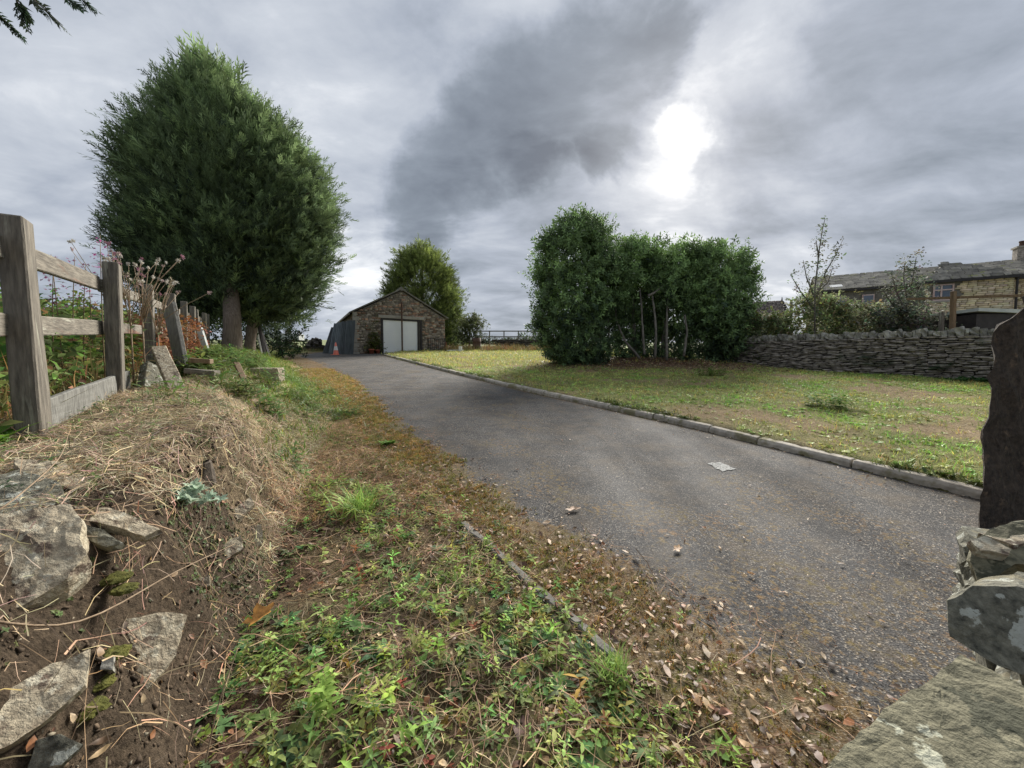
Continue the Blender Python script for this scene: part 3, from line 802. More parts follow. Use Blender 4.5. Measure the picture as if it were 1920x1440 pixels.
bstone([(472, 985), (490, 983), (494, 1018), (478, 1030), (470, 1010)], (482, 1005), (0.6, -0.6, 0.4), 0.05, 'stone', 0.006, 8, 1.86)
bstone([(370, 1085), (393, 1078), (394, 1100), (372, 1103)], (382, 1090), (0.5, -0.6, 0.6), 0.05, 'stone', 0.006, 9, 1.50)
bstone([(190, 1236), (212, 1232), (208, 1258), (188, 1255)], (200, 1245), (0.4, -0.6, 0.7), 0.03, 'coping', 0.005, 10, 1.02)
bstone([(418, 968), (440, 955), (470, 930), (478, 945), (450, 972), (430, 982)], (450, 955), (0.4, -0.5, 0.8), 0.04, 'stone', 0.006, 11, 1.98)
bstone([(60, 1395), (110, 1378), (150, 1400), (110, 1440), (40, 1450)], (90, 1410), (0.5, -0.5, 0.7), 0.05, 'stonedark', 0.010, 12, 0.90)
bstone([(20, 860), (120, 868), (190, 905), (140, 915), (40, 890)], (110, 885), (0.1, -0.1, 1), 0.05, 'stone', 0.012, 13, 1.52)

def mound(name, c, r, mat, seed, parent=None):
    bm = bmesh.new(); bmesh.ops.create_icosphere(bm, subdivisions=3, radius=1.0)
    for v in bm.verts:
        n = v.co.normalized()
        v.co = Vector((n.x * r[0], n.y * r[1], n.z * r[2])) * (1 + 0.35 * mnoise.noise(n * 2.3 + Vector((seed, 0, 0))) + 0.14 * mnoise.noise(n * 9 + Vector((seed, 3, 0)))) + Vector(c)
    me = bpy.data.meshes.new(name); bm.to_mesh(me); bm.free(); me.materials.append(mat)
    return obj(name, me, parent)
for i, (u, v, Y, r_) in enumerate(((215, 1085, 1.16, .035), (232, 1105, 1.14, .03), (215, 1225, 1.03, .03), (165, 1330, .92, .035), (185, 1282, .97, .028), (20, 1320, .86, .025), (270, 1010, 1.42, .025))):
    mound('moss', P(u, v, Y), (r_ * 1.15, r_, r_ * 0.4), M['moss'], i * 3.1, bankwall)

# ------------------------------------------------------------------ wall stones and gatepost, right foreground
nearwall = empty('broken_stone_wall', (0.9, 0.75, -0.9), 'lichen covered stone wall top close by in the lower right corner', 'wall')
slab_px('stone', [(1530, 1460), (1640, 1352), (1720, 1285), (1800, 1220), (1860, 1250), (1960, 1305), (2010, 1480), (1800, 1600), (1560, 1560)],
        (0.776, 0.66, CAM_Z - 0.515), (-0.06, -0.10, 1), 0.10, M['slab'], nearwall, 0.006, freq=3, seed=21)['label'] = 'large flat greenish coping slab with pale lichen'
slab_px('stone', [(1772, 1128), (1830, 1098), (1900, 1095), (2000, 1125), (2000, 1300), (1915, 1268), (1850, 1238), (1785, 1195)],
        (0.93, 0.80, CAM_Z - 0.46), (-0.25, -0.80, 0.62), 0.22, M['stonedark'], nearwall, 0.012, freq=5, seed=22, ex=(0.75, 0.6, -0.25))['label'] = 'dark stone with white lichen patches above the slab'
slab_px('stone', [(1808, 1050), (1822, 1022), (1870, 985), (1900, 970), (2000, 968), (2000, 1090), (1900, 1062), (1835, 1092)],
        (1.22, 1.02, CAM_Z - 0.45), (-0.2, -0.55, 0.85), 0.16, M['slab'], nearwall, 0.014, freq=6, seed=23, ex=(0.8, 0.6, -0.4))
slab_px('stone', [(1822, 1012), (1858, 1006), (1898, 1028), (1890, 1040), (1838, 1030)],
        (1.20, 1.00, CAM_Z - 0.43), (-0.2, -0.5, 0.9), 0.03, M['stone'], nearwall, 0.008, freq=6, seed=24)
slab_px('stone', [(1832, 998), (1900, 992), (1960, 1010), (1900, 1022)], (1.28, 1.06, CAM_Z - 0.44), (-0.1, -0.2, 1), 0.02, M['stone'], nearwall, 0.006, seed=25)
variants_big = [stone_variant(i, 2, 0.12) for i in range(6)]
for v_ in variants_big: v_.materials.append(M['stonedark'])
wa = Vector((0.50, 0.22, 0)); wdir = Vector((0.70, 0.71, 0)).normalized(); wn = Vector((wdir.y, -wdir.x, 0))
mats_ = []
for course in range(4):
    s_ = -0.1 + 0.13 * (course % 2)
    while s_ < 2.2:
        L_ = random.uniform(0.26, 0.42)
        top = 0.60 - course * 0.155
        cpt = wa + wdir * (s_ + L_ / 2) + wn * 0.28 + Vector((0, 0, -0.0))
        z_ = CAM_Z - 0.72 - course * 0.16
        if z_ > gz(cpt.x, cpt.y) - 0.15 and not (course == 0 and s_ > 1.3):
            mats_.append(xf_mat(Vector((cpt.x, cpt.y, z_)), wdir, wn, (0, 0, 1), (L_ * 0.98, 0.42, 0.155)))
        s_ += L_
place_stones(nearwall, 'stone', variants_big, mats_)

# rough stone gatepost
def pier_mesh():
    bm = bmesh.new(); bmesh.ops.create_cube(bm, size=1.0)
    bmesh.ops.subdivide_edges(bm, edges=bm.edges[:], cuts=24, use_grid_fill=True)
    base = on_plane(1834, 994)
    z0 = gz(base.x + 0.2, base.y + 0.2) - 0.1
    prof_v = [572, 600, 606, 612, 640, 680, 696, 704, 760, 820, 900, 960, 996]
    prof_u = [1925, 1890, 1876, 1874, 1870, 1868, 1860, 1856, 1858, 1850, 1846, 1838, 1832]
    Yp = base.y
    for v in bm.verts:
        c = v.co.copy()
        z = z0 + (c.z + 0.5) * (P(1925, 572, Yp).z + 0.06 - z0)
        r = (z - CAM_Z) / Yp
        vv = 720 - FPX * math.tan(math.atan(r) + PITCH)
        uu = np.interp(vv, prof_v, prof_u)
        xl = (uu - 960) / FPX * Yp / (CP) 
        xl = P(uu, vv, Yp).x
        yy = Yp + 0.02 + (c.y + 0.5) * 0.40
        v.co = Vector((xl * yy / Yp + (c.x + 0.5) * 0.62 + 0.05 * (c.y + 0.5), yy + (c.x + 0.5) * 0.10, z + (c.x + 0.5) * 0.03))
    for v in bm.verts:
        v.co += mnoise.noise_vector(v.co * 4) * 0.03 + mnoise.noise_vector(v.co * 13) * 0.018 + mnoise.noise_vector(v.co * 31) * 0.006
    me = bpy.data.meshes.new('stone_gatepost'); bm.to_mesh(me); bm.free(); me.materials.append(M['pier'])
    return me
pier = obj('stone_gatepost', pier_mesh())
tag(pier, 'dark rough stone gatepost standing at the right edge', 'gatepost')

# ------------------------------------------------------------------ dry stone wall across the lawn
W1 = Vector((8.75, 14.4, 0)); W2 = Vector((12.05, 9.65, 0))
wd = (W2 - W1).normalized(); wnn = Vector((-wd.y, wd.x, 0)); wnn = wnn if wnn.y < 0 else -wnn     # face towards the drive
A_ = W1 - wd * 1.6; Lw = (W2 - W1).length + 1.6 + 2.4
drywall = empty('dry_stone_wall', (10.4, 12, gz(10.4, 12)), 'grey dry stone boundary wall beyond the lawn, topped with upright coping stones', 'wall')
def wtop(s_):
    y = (A_ + wd * s_).y
    return np.interp(s_, [0, 1.6, 7.4, 10], [P(1400, 640, 14.4).z, P(1400, 640, 14.4).z, P(1858, 628, 9.65).z, P(1858, 628, 9.65).z - 0.1])
variants_dry = [stone_variant(20 + i, 1, 0.18) for i in range(8)]
for v_ in variants_dry: v_.materials.append(M['drystone'])
mats_face = []; s0 = 0
for row in range(21):
    s_ = -random.uniform(0, 0.2)
    while s_ < Lw:
        L_ = random.uniform(0.13, 0.42)
        sm = s_ + L_ / 2; p = A_ + wd * sm
        zb = gz(p.x, p.y) - 0.05; zt_ = wtop(sm)
        hh = (zt_ - zb) / 21
        zc = zb + (row + 0.5) * hh + random.uniform(-0.012, 0.012)
        th = 0.36 + random.uniform(-0.03, 0.05)
        cpt = p - wnn * (0.19 - random.uniform(0, 0.085)); cpt.z = zc
        mats_face.append((row, xf_mat(cpt, wd + Vector((0, 0, random.uniform(-0.07, 0.07))), -wnn, (0, 0, 1), (L_ * 0.97, th, hh * random.uniform(0.75, 1.12)))))
        s_ += L_
mats_cop = []; s_ = 0
while s_ < Lw:
    L_ = random.uniform(0.06, 0.17); p = A_ + wd * (s_ + L_ / 2)
    hc = random.uniform(0.15, 0.24)
    cpt = p - wnn * 0.17; cpt.z = wtop(s_) + hc / 2 - 0.01
    tl = random.uniform(-0.25, 0.25)
    mats_cop.append(xf_mat(cpt, wd + Vector((0, 0, tl)), -wnn, Vector((0, 0, 1)) - wd * tl, (L_, 0.40 + random.uniform(-0.05, 0.06), hc)))
    s_ += L_
random.shuffle(mats_face)
mf = [m for _, m in mats_face]
npart = 300
variants_cop = [stone_variant(40 + i, 1, 0.2) for i in range(5)]
for v_ in variants_cop: v_.materials.append(M['coping'])
place_stones(drywall, 'coping_stone', variants_cop, mats_cop)
place_stones(drywall, 'stone', variants_dry, mf[:npart])
def join_instances(name, variants, mats, mat, parent, cols=None):
    V = []; F = []; o = 0; CC = []
    for k, mw in enumerate(mats):
        me = variants[k % len(variants)]
        n = len(me.vertices); a = np.empty(n * 3, np.float32); me.vertices.foreach_get('co', a); a = a.reshape(-1, 3)
        R = np.array(mw); a = a @ R[:3, :3].T + R[:3, 3]
        f = np.array([list(p.vertices) for p in me.polygons]) + o
        V.append(a); F.append(f); o += n
        if cols is not None: CC.append(np.repeat(cols[k][None], n, 0))
    return obj_np(name, np.concatenate(V), np.concatenate(F), mat, np.concatenate(CC) if cols is not None else None, parent)
rest = mf[npart:]
tag(join_instances('smaller_stones', variants_dry, rest, M['drystone'], drywall), kind='stuff')
mbw = MB()
nseg = 12
for i in range(nseg):
    a = A_ + wd * (Lw * i / nseg) - wnn * 0.2; b = A_ + wd * (Lw * (i + 1) / nseg) - wnn * 0.2
    za = gz(a.x, a.y) - 0.1; zb_ = wtop(Lw * (i + 0.5) / nseg) - 0.02
    mbw.box((a + b) / 2 + Vector((0, 0, (za + zb_) / 2)), ((b - a).length, 0.24, zb_ - za), Matrix((wd, wnn, Vector((0, 0, 1)))).transposed())
mbw.build('core', M['joint'], drywall)

# ------------------------------------------------------------------ garage
GA = Vector((-10.06, 24.5, 0)); ge = Vector((0.867, 0.5, 0)).normalized(); gd = Vector((-0.5, 0.867, 0)).normalized()
GW, GL = 6.1, 9.0
gz0 = gz(GA.x, GA.y) 
z_eave = P(664, 586, 24.5).z; z_apex = P(755, 545, 26.0).z
garage = empty('garage', GA + ge * GW / 2 + Vector((0, 0, gz0)), 'brown stone garage with a gabled front and white roller door', 'garage')
def GP(t, d, z): return GA + ge * t + gd * d + Vector((0, 0, z))
zg = gz0 - 0.3
wb = MB()
fr = [GP(0, 0, zg), GP(GW, 0, zg), GP(GW, 0, z_eave), GP(GW / 2, 0, z_apex), GP(0, 0, z_eave)]
bk = [p + gd * GL for p in fr]
wb.add([p + gd * 0.03 + (ge * 0.03 if i in (0, 4) else (-ge * 0.03 if i in (1, 2) else Vector())) for i, p in enumerate(fr)] + bk,
       [(0, 1, 2, 3, 4), (9, 8, 7, 6, 5), (0, 4, 9, 5), (1, 6, 7, 2)])
wb.build('wall', M['mortar'], garage)
DT0, DT1, DZ = 1.72, 4.42, P(755, 598, 25.8).z
var_g = [stone_variant(60 + i, 1, 0.10) for i in range(6)]
gm = []; gc = []
def gable_z(t): return z_eave + (z_apex - z_eave) * (1 - abs(t - GW / 2) / (GW / 2))
for side_ in range(2):
    z = gz0 - 0.1; row = 0
    while z < z_apex:
        hh = random.uniform(0.08, 0.13); t = -random.uniform(0, 0.25)
        W_ = GW if side_ == 0 else GL
        while t < W_:
            L_ = random.uniform(0.14, 0.40)
            t0, t1 = max(t, 0), min(t + L_, W_)
            tm = (t0 + t1) / 2
            ok = t1 - t0 > 0.06
            if side_ == 0:
                if z + hh * 0.6 > min(gable_z(t0), gable_z(t1)) + 0.02: ok = False
                if t1 > DT0 - 0.02 and t0 < DT1 + 0.02 and z + hh * 0.5 < DZ + 0.24:
                    if t0 < DT0 - 0.1 and z < DZ: t1 = DT0 - 0.02; tm = (t0 + t1) / 2
                    elif t1 > DT1 + 0.1 and z < DZ: t0 = DT1 + 0.02; tm = (t0 + t1) / 2
                    else: ok = False
            elif z + hh > z_eave: ok = False
            if ok:
                pr = random.uniform(0.0, 0.025)
                if side_ == 0: gm.append(xf_mat(GP(tm, 0.06 - pr, z + hh / 2), ge, gd, (0, 0, 1), ((t1 - t0) * 0.97, 0.12, hh * 0.93)))
                else: gm.append(xf_mat(GP(0.06 - pr, tm, z + hh / 2), gd, -ge, (0, 0, 1), ((t1 - t0) * 0.97, 0.12, hh * 0.93)))
                k_ = random.random(); base = np.array([1, 1, 1]) * random.uniform(0.5, 1.55)
                if k_ < 0.2: base = base * np.array([1.15, 0.85, 0.75])
                gc.append(base)
            t += L_
        z += hh; row += 1
tag(join_instances('stonework', var_g, gm, M['garstone'], garage, gc), kind='stuff')
# roof: two thick pitched planes with an overhanging verge
rf = MB(); ov = 0.14; th = 0.09
for sgn in (0, 1):
    te = -0.22 if sgn == 0 else GW + 0.22
    sl2 = (z_apex - z_eave) / (GW / 2)
    ze = z_eave - 0.22 * sl2 + 0.06
    za = z_apex + 0.06
    V = []
    for d in (-ov, GL + ov):
        V += [GP(te, d, ze), GP(GW / 2, d, za), GP(GW / 2, d, za + th), GP(te, d, ze + th)]
    rf.add(V, [(0, 1, 2, 3), (7, 6, 5, 4), (0, 4, 5, 1), (3, 2, 6, 7), (0, 3, 7, 4), (1, 5, 6, 2)])
roof = rf.build('roof', M['slateplain'], garage)
rd = MB(); rd.tube([GP(GW / 2, -ov - 0.02, z_apex + 0.10), GP(GW / 2, GL + ov, z_apex + 0.10)], 0.13, 8); rd.build('ridge', M['slateplain'], roof)
gt = MB(); gt.beam(GP(-0.25, -0.1, z_eave - 0.10), GP(-0.25, GL + 0.1, z_eave - 0.10), 0.09, 0.10); gt.build('gutter', M['lintel'], garage)
# opening
ln = MB(); ln.box(GP((DT0 + DT1) / 2, 0.02, DZ + 0.12), (DT1 - DT0 + 0.36, 0.2, 0.2), Matrix((ge, gd, Vector((0, 0, 1)))).transposed()); ln.build('lintel', M['lintel'], garage, bevel=0.01)
RG = Matrix((ge, gd, Vector((0, 0, 1)))).transposed()
df = MB()
for t in (DT0 + 0.06, DT1 - 0.06, DT1 - 0.26): df.box(GP(t, -0.005, (gz0 - 0.2 + DZ) / 2), (0.11, 0.13, DZ - gz0 + 0.2), RG)
df.box(GP((DT0 + DT1) / 2, -0.008, DZ - 0.055), (DT1 - DT0, 0.12, 0.11), RG); df.build('door_frame', M['darkpaint'], garage)
dr = MB(); z = gz0 - 0.1
while z < DZ - 0.12:
    dr.box(GP((DT0 + DT1 - 0.2) / 2, 0.0, z + 0.06), (DT1 - DT0 - 0.42, 0.03, 0.105), Matrix((ge, gd, Vector((0, 0, 1)))).transposed() @ Matrix.Rotation(0.16, 3, 'X')); z += 0.12
dr.box(GP((DT0 + DT1 - 0.2) / 2, 0.012, (gz0 - 0.1 + DZ) / 2), (DT1 - DT0 - 0.42, 0.02, DZ - gz0 - 0.1), RG)
door = dr.build('roller_door', M['shutter'], garage)
qn = MB(); z = gz0 - 0.1; i = 0
while z < z_eave - 0.1:
    w = 0.26 if i % 2 else 0.38
    qn.box(GP(w / 2 - 0.025, 0.06, z + 0.14), (w, 0.17, 0.26), RG); z += 0.28; i += 1
qn.build('quoins', M['lintel'], garage, bevel=0.012)
# pole in front of the door
b = GP(2.98, -0.35, 0); b.z = gz(b.x, b.y)
pl = MB().tube([b + Vector((0, 0, -0.2)), b + Vector((0, 0, P(757, 566, b.y).z - b.z))], 0.055, 8)
tag(pl.build('pole', M['rust']), 'slim rusty brown pole standing in front of the white garage door', 'pole')
# climbing plant and pots beside the door are added with the plants
def pot(c, s, label):
    root = empty('plant_pot', c, label, 'plant pot')
    m = MB(); m.lathe(c, [(0.0, 0.0), (0.11 * s, 0.0), (0.15 * s, 0.24 * s), (0.17 * s, 0.24 * s), (0.17 * s, 0.30 * s), (0.145 * s, 0.30 * s), (0.14 * s, 0.25 * s), (0, 0.25 * s)], 12)
    m.build('pot', M['terracotta'], root, smooth=True); return root
pots = []
for t, d, s, lab in ((1.02, -0.35, 1.1, 'red pot at the foot of the wall, left of the garage door'), (1.42, -0.3, 0.9, 'smaller red pot right beside the garage door frame')):
    c = GP(t, d, 0); c.z = gz(c.x, c.y); pots.append((c, pot(c, s, lab)))
# black railing right of the door
rl = MB(); 
for k in range(9):
    b = GP(4.75 + k * 0.14, -0.45, 0); b.z = gz(b.x, b.y)
    rl.tube([b, b + Vector((0, 0, 0.85))], 0.012, 5)
a = GP(4.7, -0.45, 0); b = GP(5.95, -0.45, 0); za = gz(a.x, a.y)
root = empty('railing', Vector((a.x, a.y, za)), 'low black metal railing against the wall right of the garage door', 'railing')
rl.build('bars', M['darkpaint'], root)
m = MB()
for h in (0.12, 0.85): m.beam(Vector((a.x, a.y, za + h)), Vector((b.x, b.y, za + h + 0.02)), 0.035, 0.03)
for p in (a, b): m.beam(Vector((p.x, p.y, za - 0.05)), Vector((p.x, p.y, za + 0.93)), 0.045, 0.045)
m.build('frame', M['darkpaint'], root)
# white slab lying on the grass
a = P(838, 661, 26.2); b = P(868, 658, 26.6); a.z = gz(a.x, a.y) + 0.05; b.z = gz(b.x, b.y) + 0.06
thing_beam('white_board', a, b, 0.5, 0.07, 'white', 'white board lying on the grass right of the garage', 'board')
a = P(863, 658, 26.2); a.z = gz(a.x, a.y); 
thing_beam('white_block', a, a + Vector((0.02, 0, 0.34)), 0.24, 0.2, 'white', 'small white block standing at the end of the white board', 'block')
# leaning dark sheets
def rib_sheet(base, right, up, w, h, name):
    n = 14; V = []; F = []
    nrm = Vector(right).cross(Vector(up)).normalized()
    for i in range(n + 1):
        off = (0.02 if i % 2 else 0.0)
        for q in (0, 1):
            for k in (0, 1):
                V.append(base + right * (w * (i / n - 0.5)) + up * (h * k) + nrm * (off - 0.012 * q))
    for i in range(n):
        a = i * 4; c = (i + 1) * 4
        F += [(a, c, c + 1, a + 1), (a + 2, a + 3, c + 3, c + 2), (a + 1, c + 1, c + 3, a + 3), (a, a + 2, c + 2, c)]
    F += [(0, 1, 3, 2), (n * 4, n * 4 + 2, n * 4 + 3, n * 4 + 1)]
    m = MB(); m.add(V, F); return m
labs = ['outermost dark sheet of the stack leaning left of the garage', 'second dark sheet in the leaning stack left of the garage', 'third dark sheet in the leaning stack left of the garage',
        'fourth dark sheet in the leaning stack left of the garage', 'dark sheet nearest the garage corner in the leaning stack']
for k in range(5):
    cu = (619, 628, 636, 645, 654)[k]
    b = P(cu, 662, 25.3 - 0.28 * k); b.z = gz(b.x, b.y)
    r_ = Vector((1, 0.12 * (2 - k), 0)).normalized(); lean = (0.26, 0.12, 0.08, 0.05, 0.02)[k]
    up = (Vector((0, 0, 1)) + r_ * lean + Vector((0.0, 0.16, 0))).normalized()
    tag(rib_sheet(b, r_, up, (0.95, 0.8, 0.8, 0.75, 0.62)[k], (1.85, 2.05, 2.1, 2.15, 2.2)[k], 'x').build('corrugated_sheet', M['sheet']), labs[k], 'sheet', 'dark sheets leaning by the garage')
# traffic cone
c = P(630, 664, 23.6); c.z = gz(c.x, c.y)
root = empty('traffic_cone', c, 'orange traffic cone in front of the dark sheets', 'traffic cone')
m = MB(); m.box(c + Vector((0, 0, 0.02)), (0.46, 0.46, 0.04)); m.build('base', M['orange'], root, bevel=0.01)
m = MB(); m.lathe(c + Vector((0, 0, 0.04)), [(0.17, 0), (0.03, 0.74), (0.0, 0.74)], 14); m.build('cone', M['orange'], root, smooth=True)
m = MB(); m.lathe(c + Vector((0, 0, 0.04)), [(0.125, 0.26), (0.079, 0.50)], 14); m.build('white_band', M['white'], root, smooth=True)

# yard clutter left of the garage
def tyre(c, R, r, label, ax):
    V = []; F = []; n1, n2 = 18, 8
    ax = Vector(ax).normalized(); x = ax.cross(Vector((0, 0, 1))).normalized(); y = ax.cross(x)
    for i in range(n1):
        a = 2 * PI * i / n1; d = x * math.cos(a) + y * math.sin(a)
        for k in range(n2):
            b_ = 2 * PI * k / n2
            V.append(c + d * (R + r * math.cos(b_)) + ax * (r * 1.1 * math.sin(b_)))
    for i in range(n1):
        for k in range(n2):
            F.append((i * n2 + k, ((i + 1) % n1) * n2 + k, ((i + 1) % n1) * n2 + (k + 1) % n2, i * n2 + (k + 1) % n2))
    m = MB(); m.add(V, F); return tag(m.build('tyre', M['tyre'], smooth=True), label, 'tyre')
c = P(519, 648, 27.5); c.z = gz(c.x, c.y) + 0.42; tyre(c, 0.34, 0.11, 'old tyre standing upright beyond the end of the drive', (0.25, 1, 0.1))
c = P(552, 652, 28.0); c.z = gz(c.x, c.y) + 0.12; tyre(c, 0.34, 0.12, 'tyre lying flat beside the pale trailer', (0.1, 0.2, 1))
a = P(504, 645, 30); bb = P(566, 645, 30.5); za = gz(a.x, a.y)
root = empty('trailer', Vector((a.x, a.y, za)), 'low pale flatbed trailer parked beyond the end of the drive', 'trailer')
m = MB(); m.beam(Vector((a.x, a.y, za + 0.75)), Vector((bb.x, bb.y, za + 0.75)), 1.4, 0.5); m.build('body', M['palepanel'], root, bevel=0.02)
m = MB(); m.beam(Vector((a.x, a.y, za + 0.45)), Vector((bb.x + 0.5, bb.y, za + 0.45)), 0.8, 0.1); m.build('chassis', M['darkpaint'], root)
for q in (0.35, 0.72):
    cc = a.lerp(bb, q) + Vector((0, -0.72, 0)); cc.z = za + 0.3
    m = MB(); m.tube([cc + Vector((0, -0.1, 0)), cc + Vector((0, 0.1, 0))], 0.29, 14); m.build('wheel', M['tyre'], root)
heaps = empty('rubble_heap', P(590, 650, 29.5), 'heap of dark broken stone left of the leaning sheets', 'rubble heap')
var_r = [stone_variant(80 + i, 1, 0.25) for i in range(5)]
for v_ in var_r: v_.materials.append(M['rubble'])
ms = []
for k in range(46):
    q = abs(random.gauss(0, 0.5)); u = random.uniform(572, 606); p = P(u, 650, 29 + random.uniform(0, 1.2)); 
    hmax = 0.85 * math.exp(-((u - 593) / 13) ** 2) + 0.12
    p.z = gz(p.x, p.y) + random.uniform(0.0, hmax)
    ms.append(Matrix.Translation(p) @ Matrix.Rotation(random.uniform(0, 6), 4, Vector((random.random(), random.random(), 1)).normalized()) @ Matrix.Diagonal((random.uniform(.2, .45), random.uniform(.2, .4), random.uniform(.15, .3), 1)))
place_stones(heaps, 'stone', var_r, ms)
# timber props by the trunks
for (u0, v0, u1, v1, Y, mt, lab) in ((497, 655, 484, 604, 15.5, 'darkpaint', 'dark timber prop leaning beside the tree trunks'), (493, 654, 481, 612, 15.9, 'white', 'pale pole leaning between the dark prop and the trunk'),
                                      (506, 656, 490, 622, 16.3, 'darkpaint', 'shorter dark timber leaning right of the tree trunks')):
    a = P(u0, v0, Y); a.z = gz(a.x, a.y) - 0.05
    thing_beam('leaning_timber', a, P(u1, v1, Y + 0.2), 0.10, 0.07, mt, lab, 'timber')

# low far wall, rails and field right of the garage
fw = empty('low_stone_wall', P(960, 655, 29), 'low dark stone wall behind the lawn, left of the laurels', 'wall')
a = P(930, 650, 29.5); b = P(1060, 650, 29.5)
ms = []; zz0 = gz(a.x, a.y)
for row in range(6):
    x_ = a.x - 0.3 * (row % 2)
    while x_ < b.x:
        L_ = random.uniform(0.25, 0.55)
        ms.append(xf_mat(Vector((x_ + L_ / 2, 29.5 + random.uniform(-.03, .03), gz(x_, 29.5) + 0.06 + row * 0.13)), (1, 0, 0), (0, 1, 0), (0, 0, 1), (L_ * .96, 0.4, 0.125)))
        x_ += L_
place_stones(fw, 'stone', var_r, ms)
ff = empty('field_fence', P(940, 650, 31), 'thin wooden rail fence in front of the pale field right of the garage', 'fence')
fp = [(868, 31), (892, 31), (918, 31), (945, 31), (972, 31), (1000, 31), (1028, 31)]
tops = []
for u, Y in fp:
    b = P(u, 650, Y); b.z = gz(b.x, b.y); t = P(u, 621, Y); tops.append(t)
    MB().beam(b, t + Vector((0, 0, 0.05)), 0.09, 0.09).build('post', M['plank'], ff)
for t0, t1 in zip(tops[:-1], tops[1:]):
    for dz in (0.0, -0.45): MB().beam(t0 + Vector((0, -.06, dz)), t1 + Vector((0, -.06, dz)), 0.04, 0.09).build('rail', M['plank'], ff)
# rusty oil drum-like bin near it
a = P(894, 660, 28.0); a.z = gz(a.x, a.y)
m = MB(); m.lathe(a, [(0, 0), (0.30, 0), (0.30, 0.28), (0.315, 0.3), (0.30, 0.32), (0.30, 0.6), (0.315, 0.62), (0.30, 0.64), (0.30, 0.88), (0.27, 0.88), (0.27, 0.8), (0, 0.8)], 16)
tag(m.build('metal_drum', M['rust'], smooth=True), 'rusty brown drum standing in the weeds right of the garage', 'drum')

# ------------------------------------------------------------------ cottage on the right
HR = P(1925, 531, 25.0); HL = P(1540, 557, 30.1); HL.z = HR.z
hd = (HL - HR); hlen = hd.length; hd.normalize(); hn = Vector((-hd.y, hd.x, 0)); hn = hn if hn.y > 0 else -hn     # hn: away from the camera
HR.z += 0.45; HL.z += 0.45
house = empty('cottage', Vector((HR.x, HR.y, gz(HR.x, HR.y))), 'long sandstone cottage with stone slate roof behind the shrubs', 'cottage')
def HP(s_, d, z): return Vector((HR.x, HR.y, 0)) + hd * s_ + hn * d + Vector((0, 0, z))
hz = gz(HR.x, HR.y) - 1.0; ze = HR.z
EXT = -7.0; DEP = 6.2; RZ = ze + 1.60
RH = Matrix((hd, hn, Vector((0, 0, 1)))).transposed()
# main wall with real courses on the visible part
m = MB(); m.box(HP((EXT + hlen) / 2, DEP / 2 + 0.35, (hz + ze) / 2), (hlen - EXT, DEP - 0.1, ze - hz), RH); 
# gable at far end
m.add([HP(hlen - 0.02, 0.35, ze), HP(hlen - 0.02, DEP + 0.25, ze), HP(hlen - 0.02, DEP / 2 + 0.3, RZ), HP(hlen - 0.25, 0.35, ze), HP(hlen - 0.25, DEP + 0.25, ze), HP(hlen - 0.25, DEP / 2 + 0.3, RZ)],
      [(0, 1, 2), (5, 4, 3), (0, 2, 5, 3), (1, 4, 5, 2), (0, 3, 4, 1)])
m.build('wall', M['mortar'], house)
WS0, WS1, WD = 0.75, 4.85, -0.55       # projecting wing, nearer to the camera
var_h = [stone_variant(90 + i, 1, 0.05) for i in range(5)]
hm = []; hc_ = []
WIN = (3.45, 4.45, ze - 1.32, ze - 0.22)
m = MB(); m.box(HP((WS0 + WS1) / 2, WD + 1.5 + 0.05, (hz + ze) / 2), (WS1 - WS0 - 0.08, 3.0, ze - hz), RH); m.build('wing_wall', M['mortar'], house)
z = ze - 3.6
while z < ze - 0.05:
    hh = random.uniform(0.10, 0.15); hh = min(hh, ze - z)
    for (sa, sb, dd) in ((EXT, WS0 - 0.02, 0.35), (WS0, WS1, WD)):
        t = sa - random.uniform(0, 0.3)
        while t < sb:
            L_ = random.uniform(0.25, 0.6); t0, t1 = max(t, sa), min(t + L_, sb)
            if t1 - t0 > 0.05 and not (dd == WD and t1 > WIN[0] and t0 < WIN[1] and z + hh > WIN[2] and z < WIN[3]):
                hm.append(xf_mat(HP((t0 + t1) / 2, dd + 0.05 - random.uniform(0, .015), z + hh / 2), hd, hn, (0, 0, 1), ((t1 - t0) * .98, 0.12, hh * .95)))
                hc_.append(np.array([1, random.uniform(.9, 1.02), random.uniform(.8, 1.0)]) * random.uniform(.7, 1.15))
            t += L_
    t = WD
    while t < 0.3:
        L_ = random.uniform(0.25, 0.5)
        for ss in (WS0 + 0.05,):
            hm.append(xf_mat(HP(ss, t + L_ / 2, z + hh / 2), hn, hd, (0, 0, 1), (L_ * .97, 0.12, hh * .95))); hc_.append(np.array([1, .95, .9]) * random.uniform(.7, 1.1))
        t += L_
    z += hh
tag(join_instances('stonework', var_h, hm, M['housewall'], house, hc_), kind='stuff')
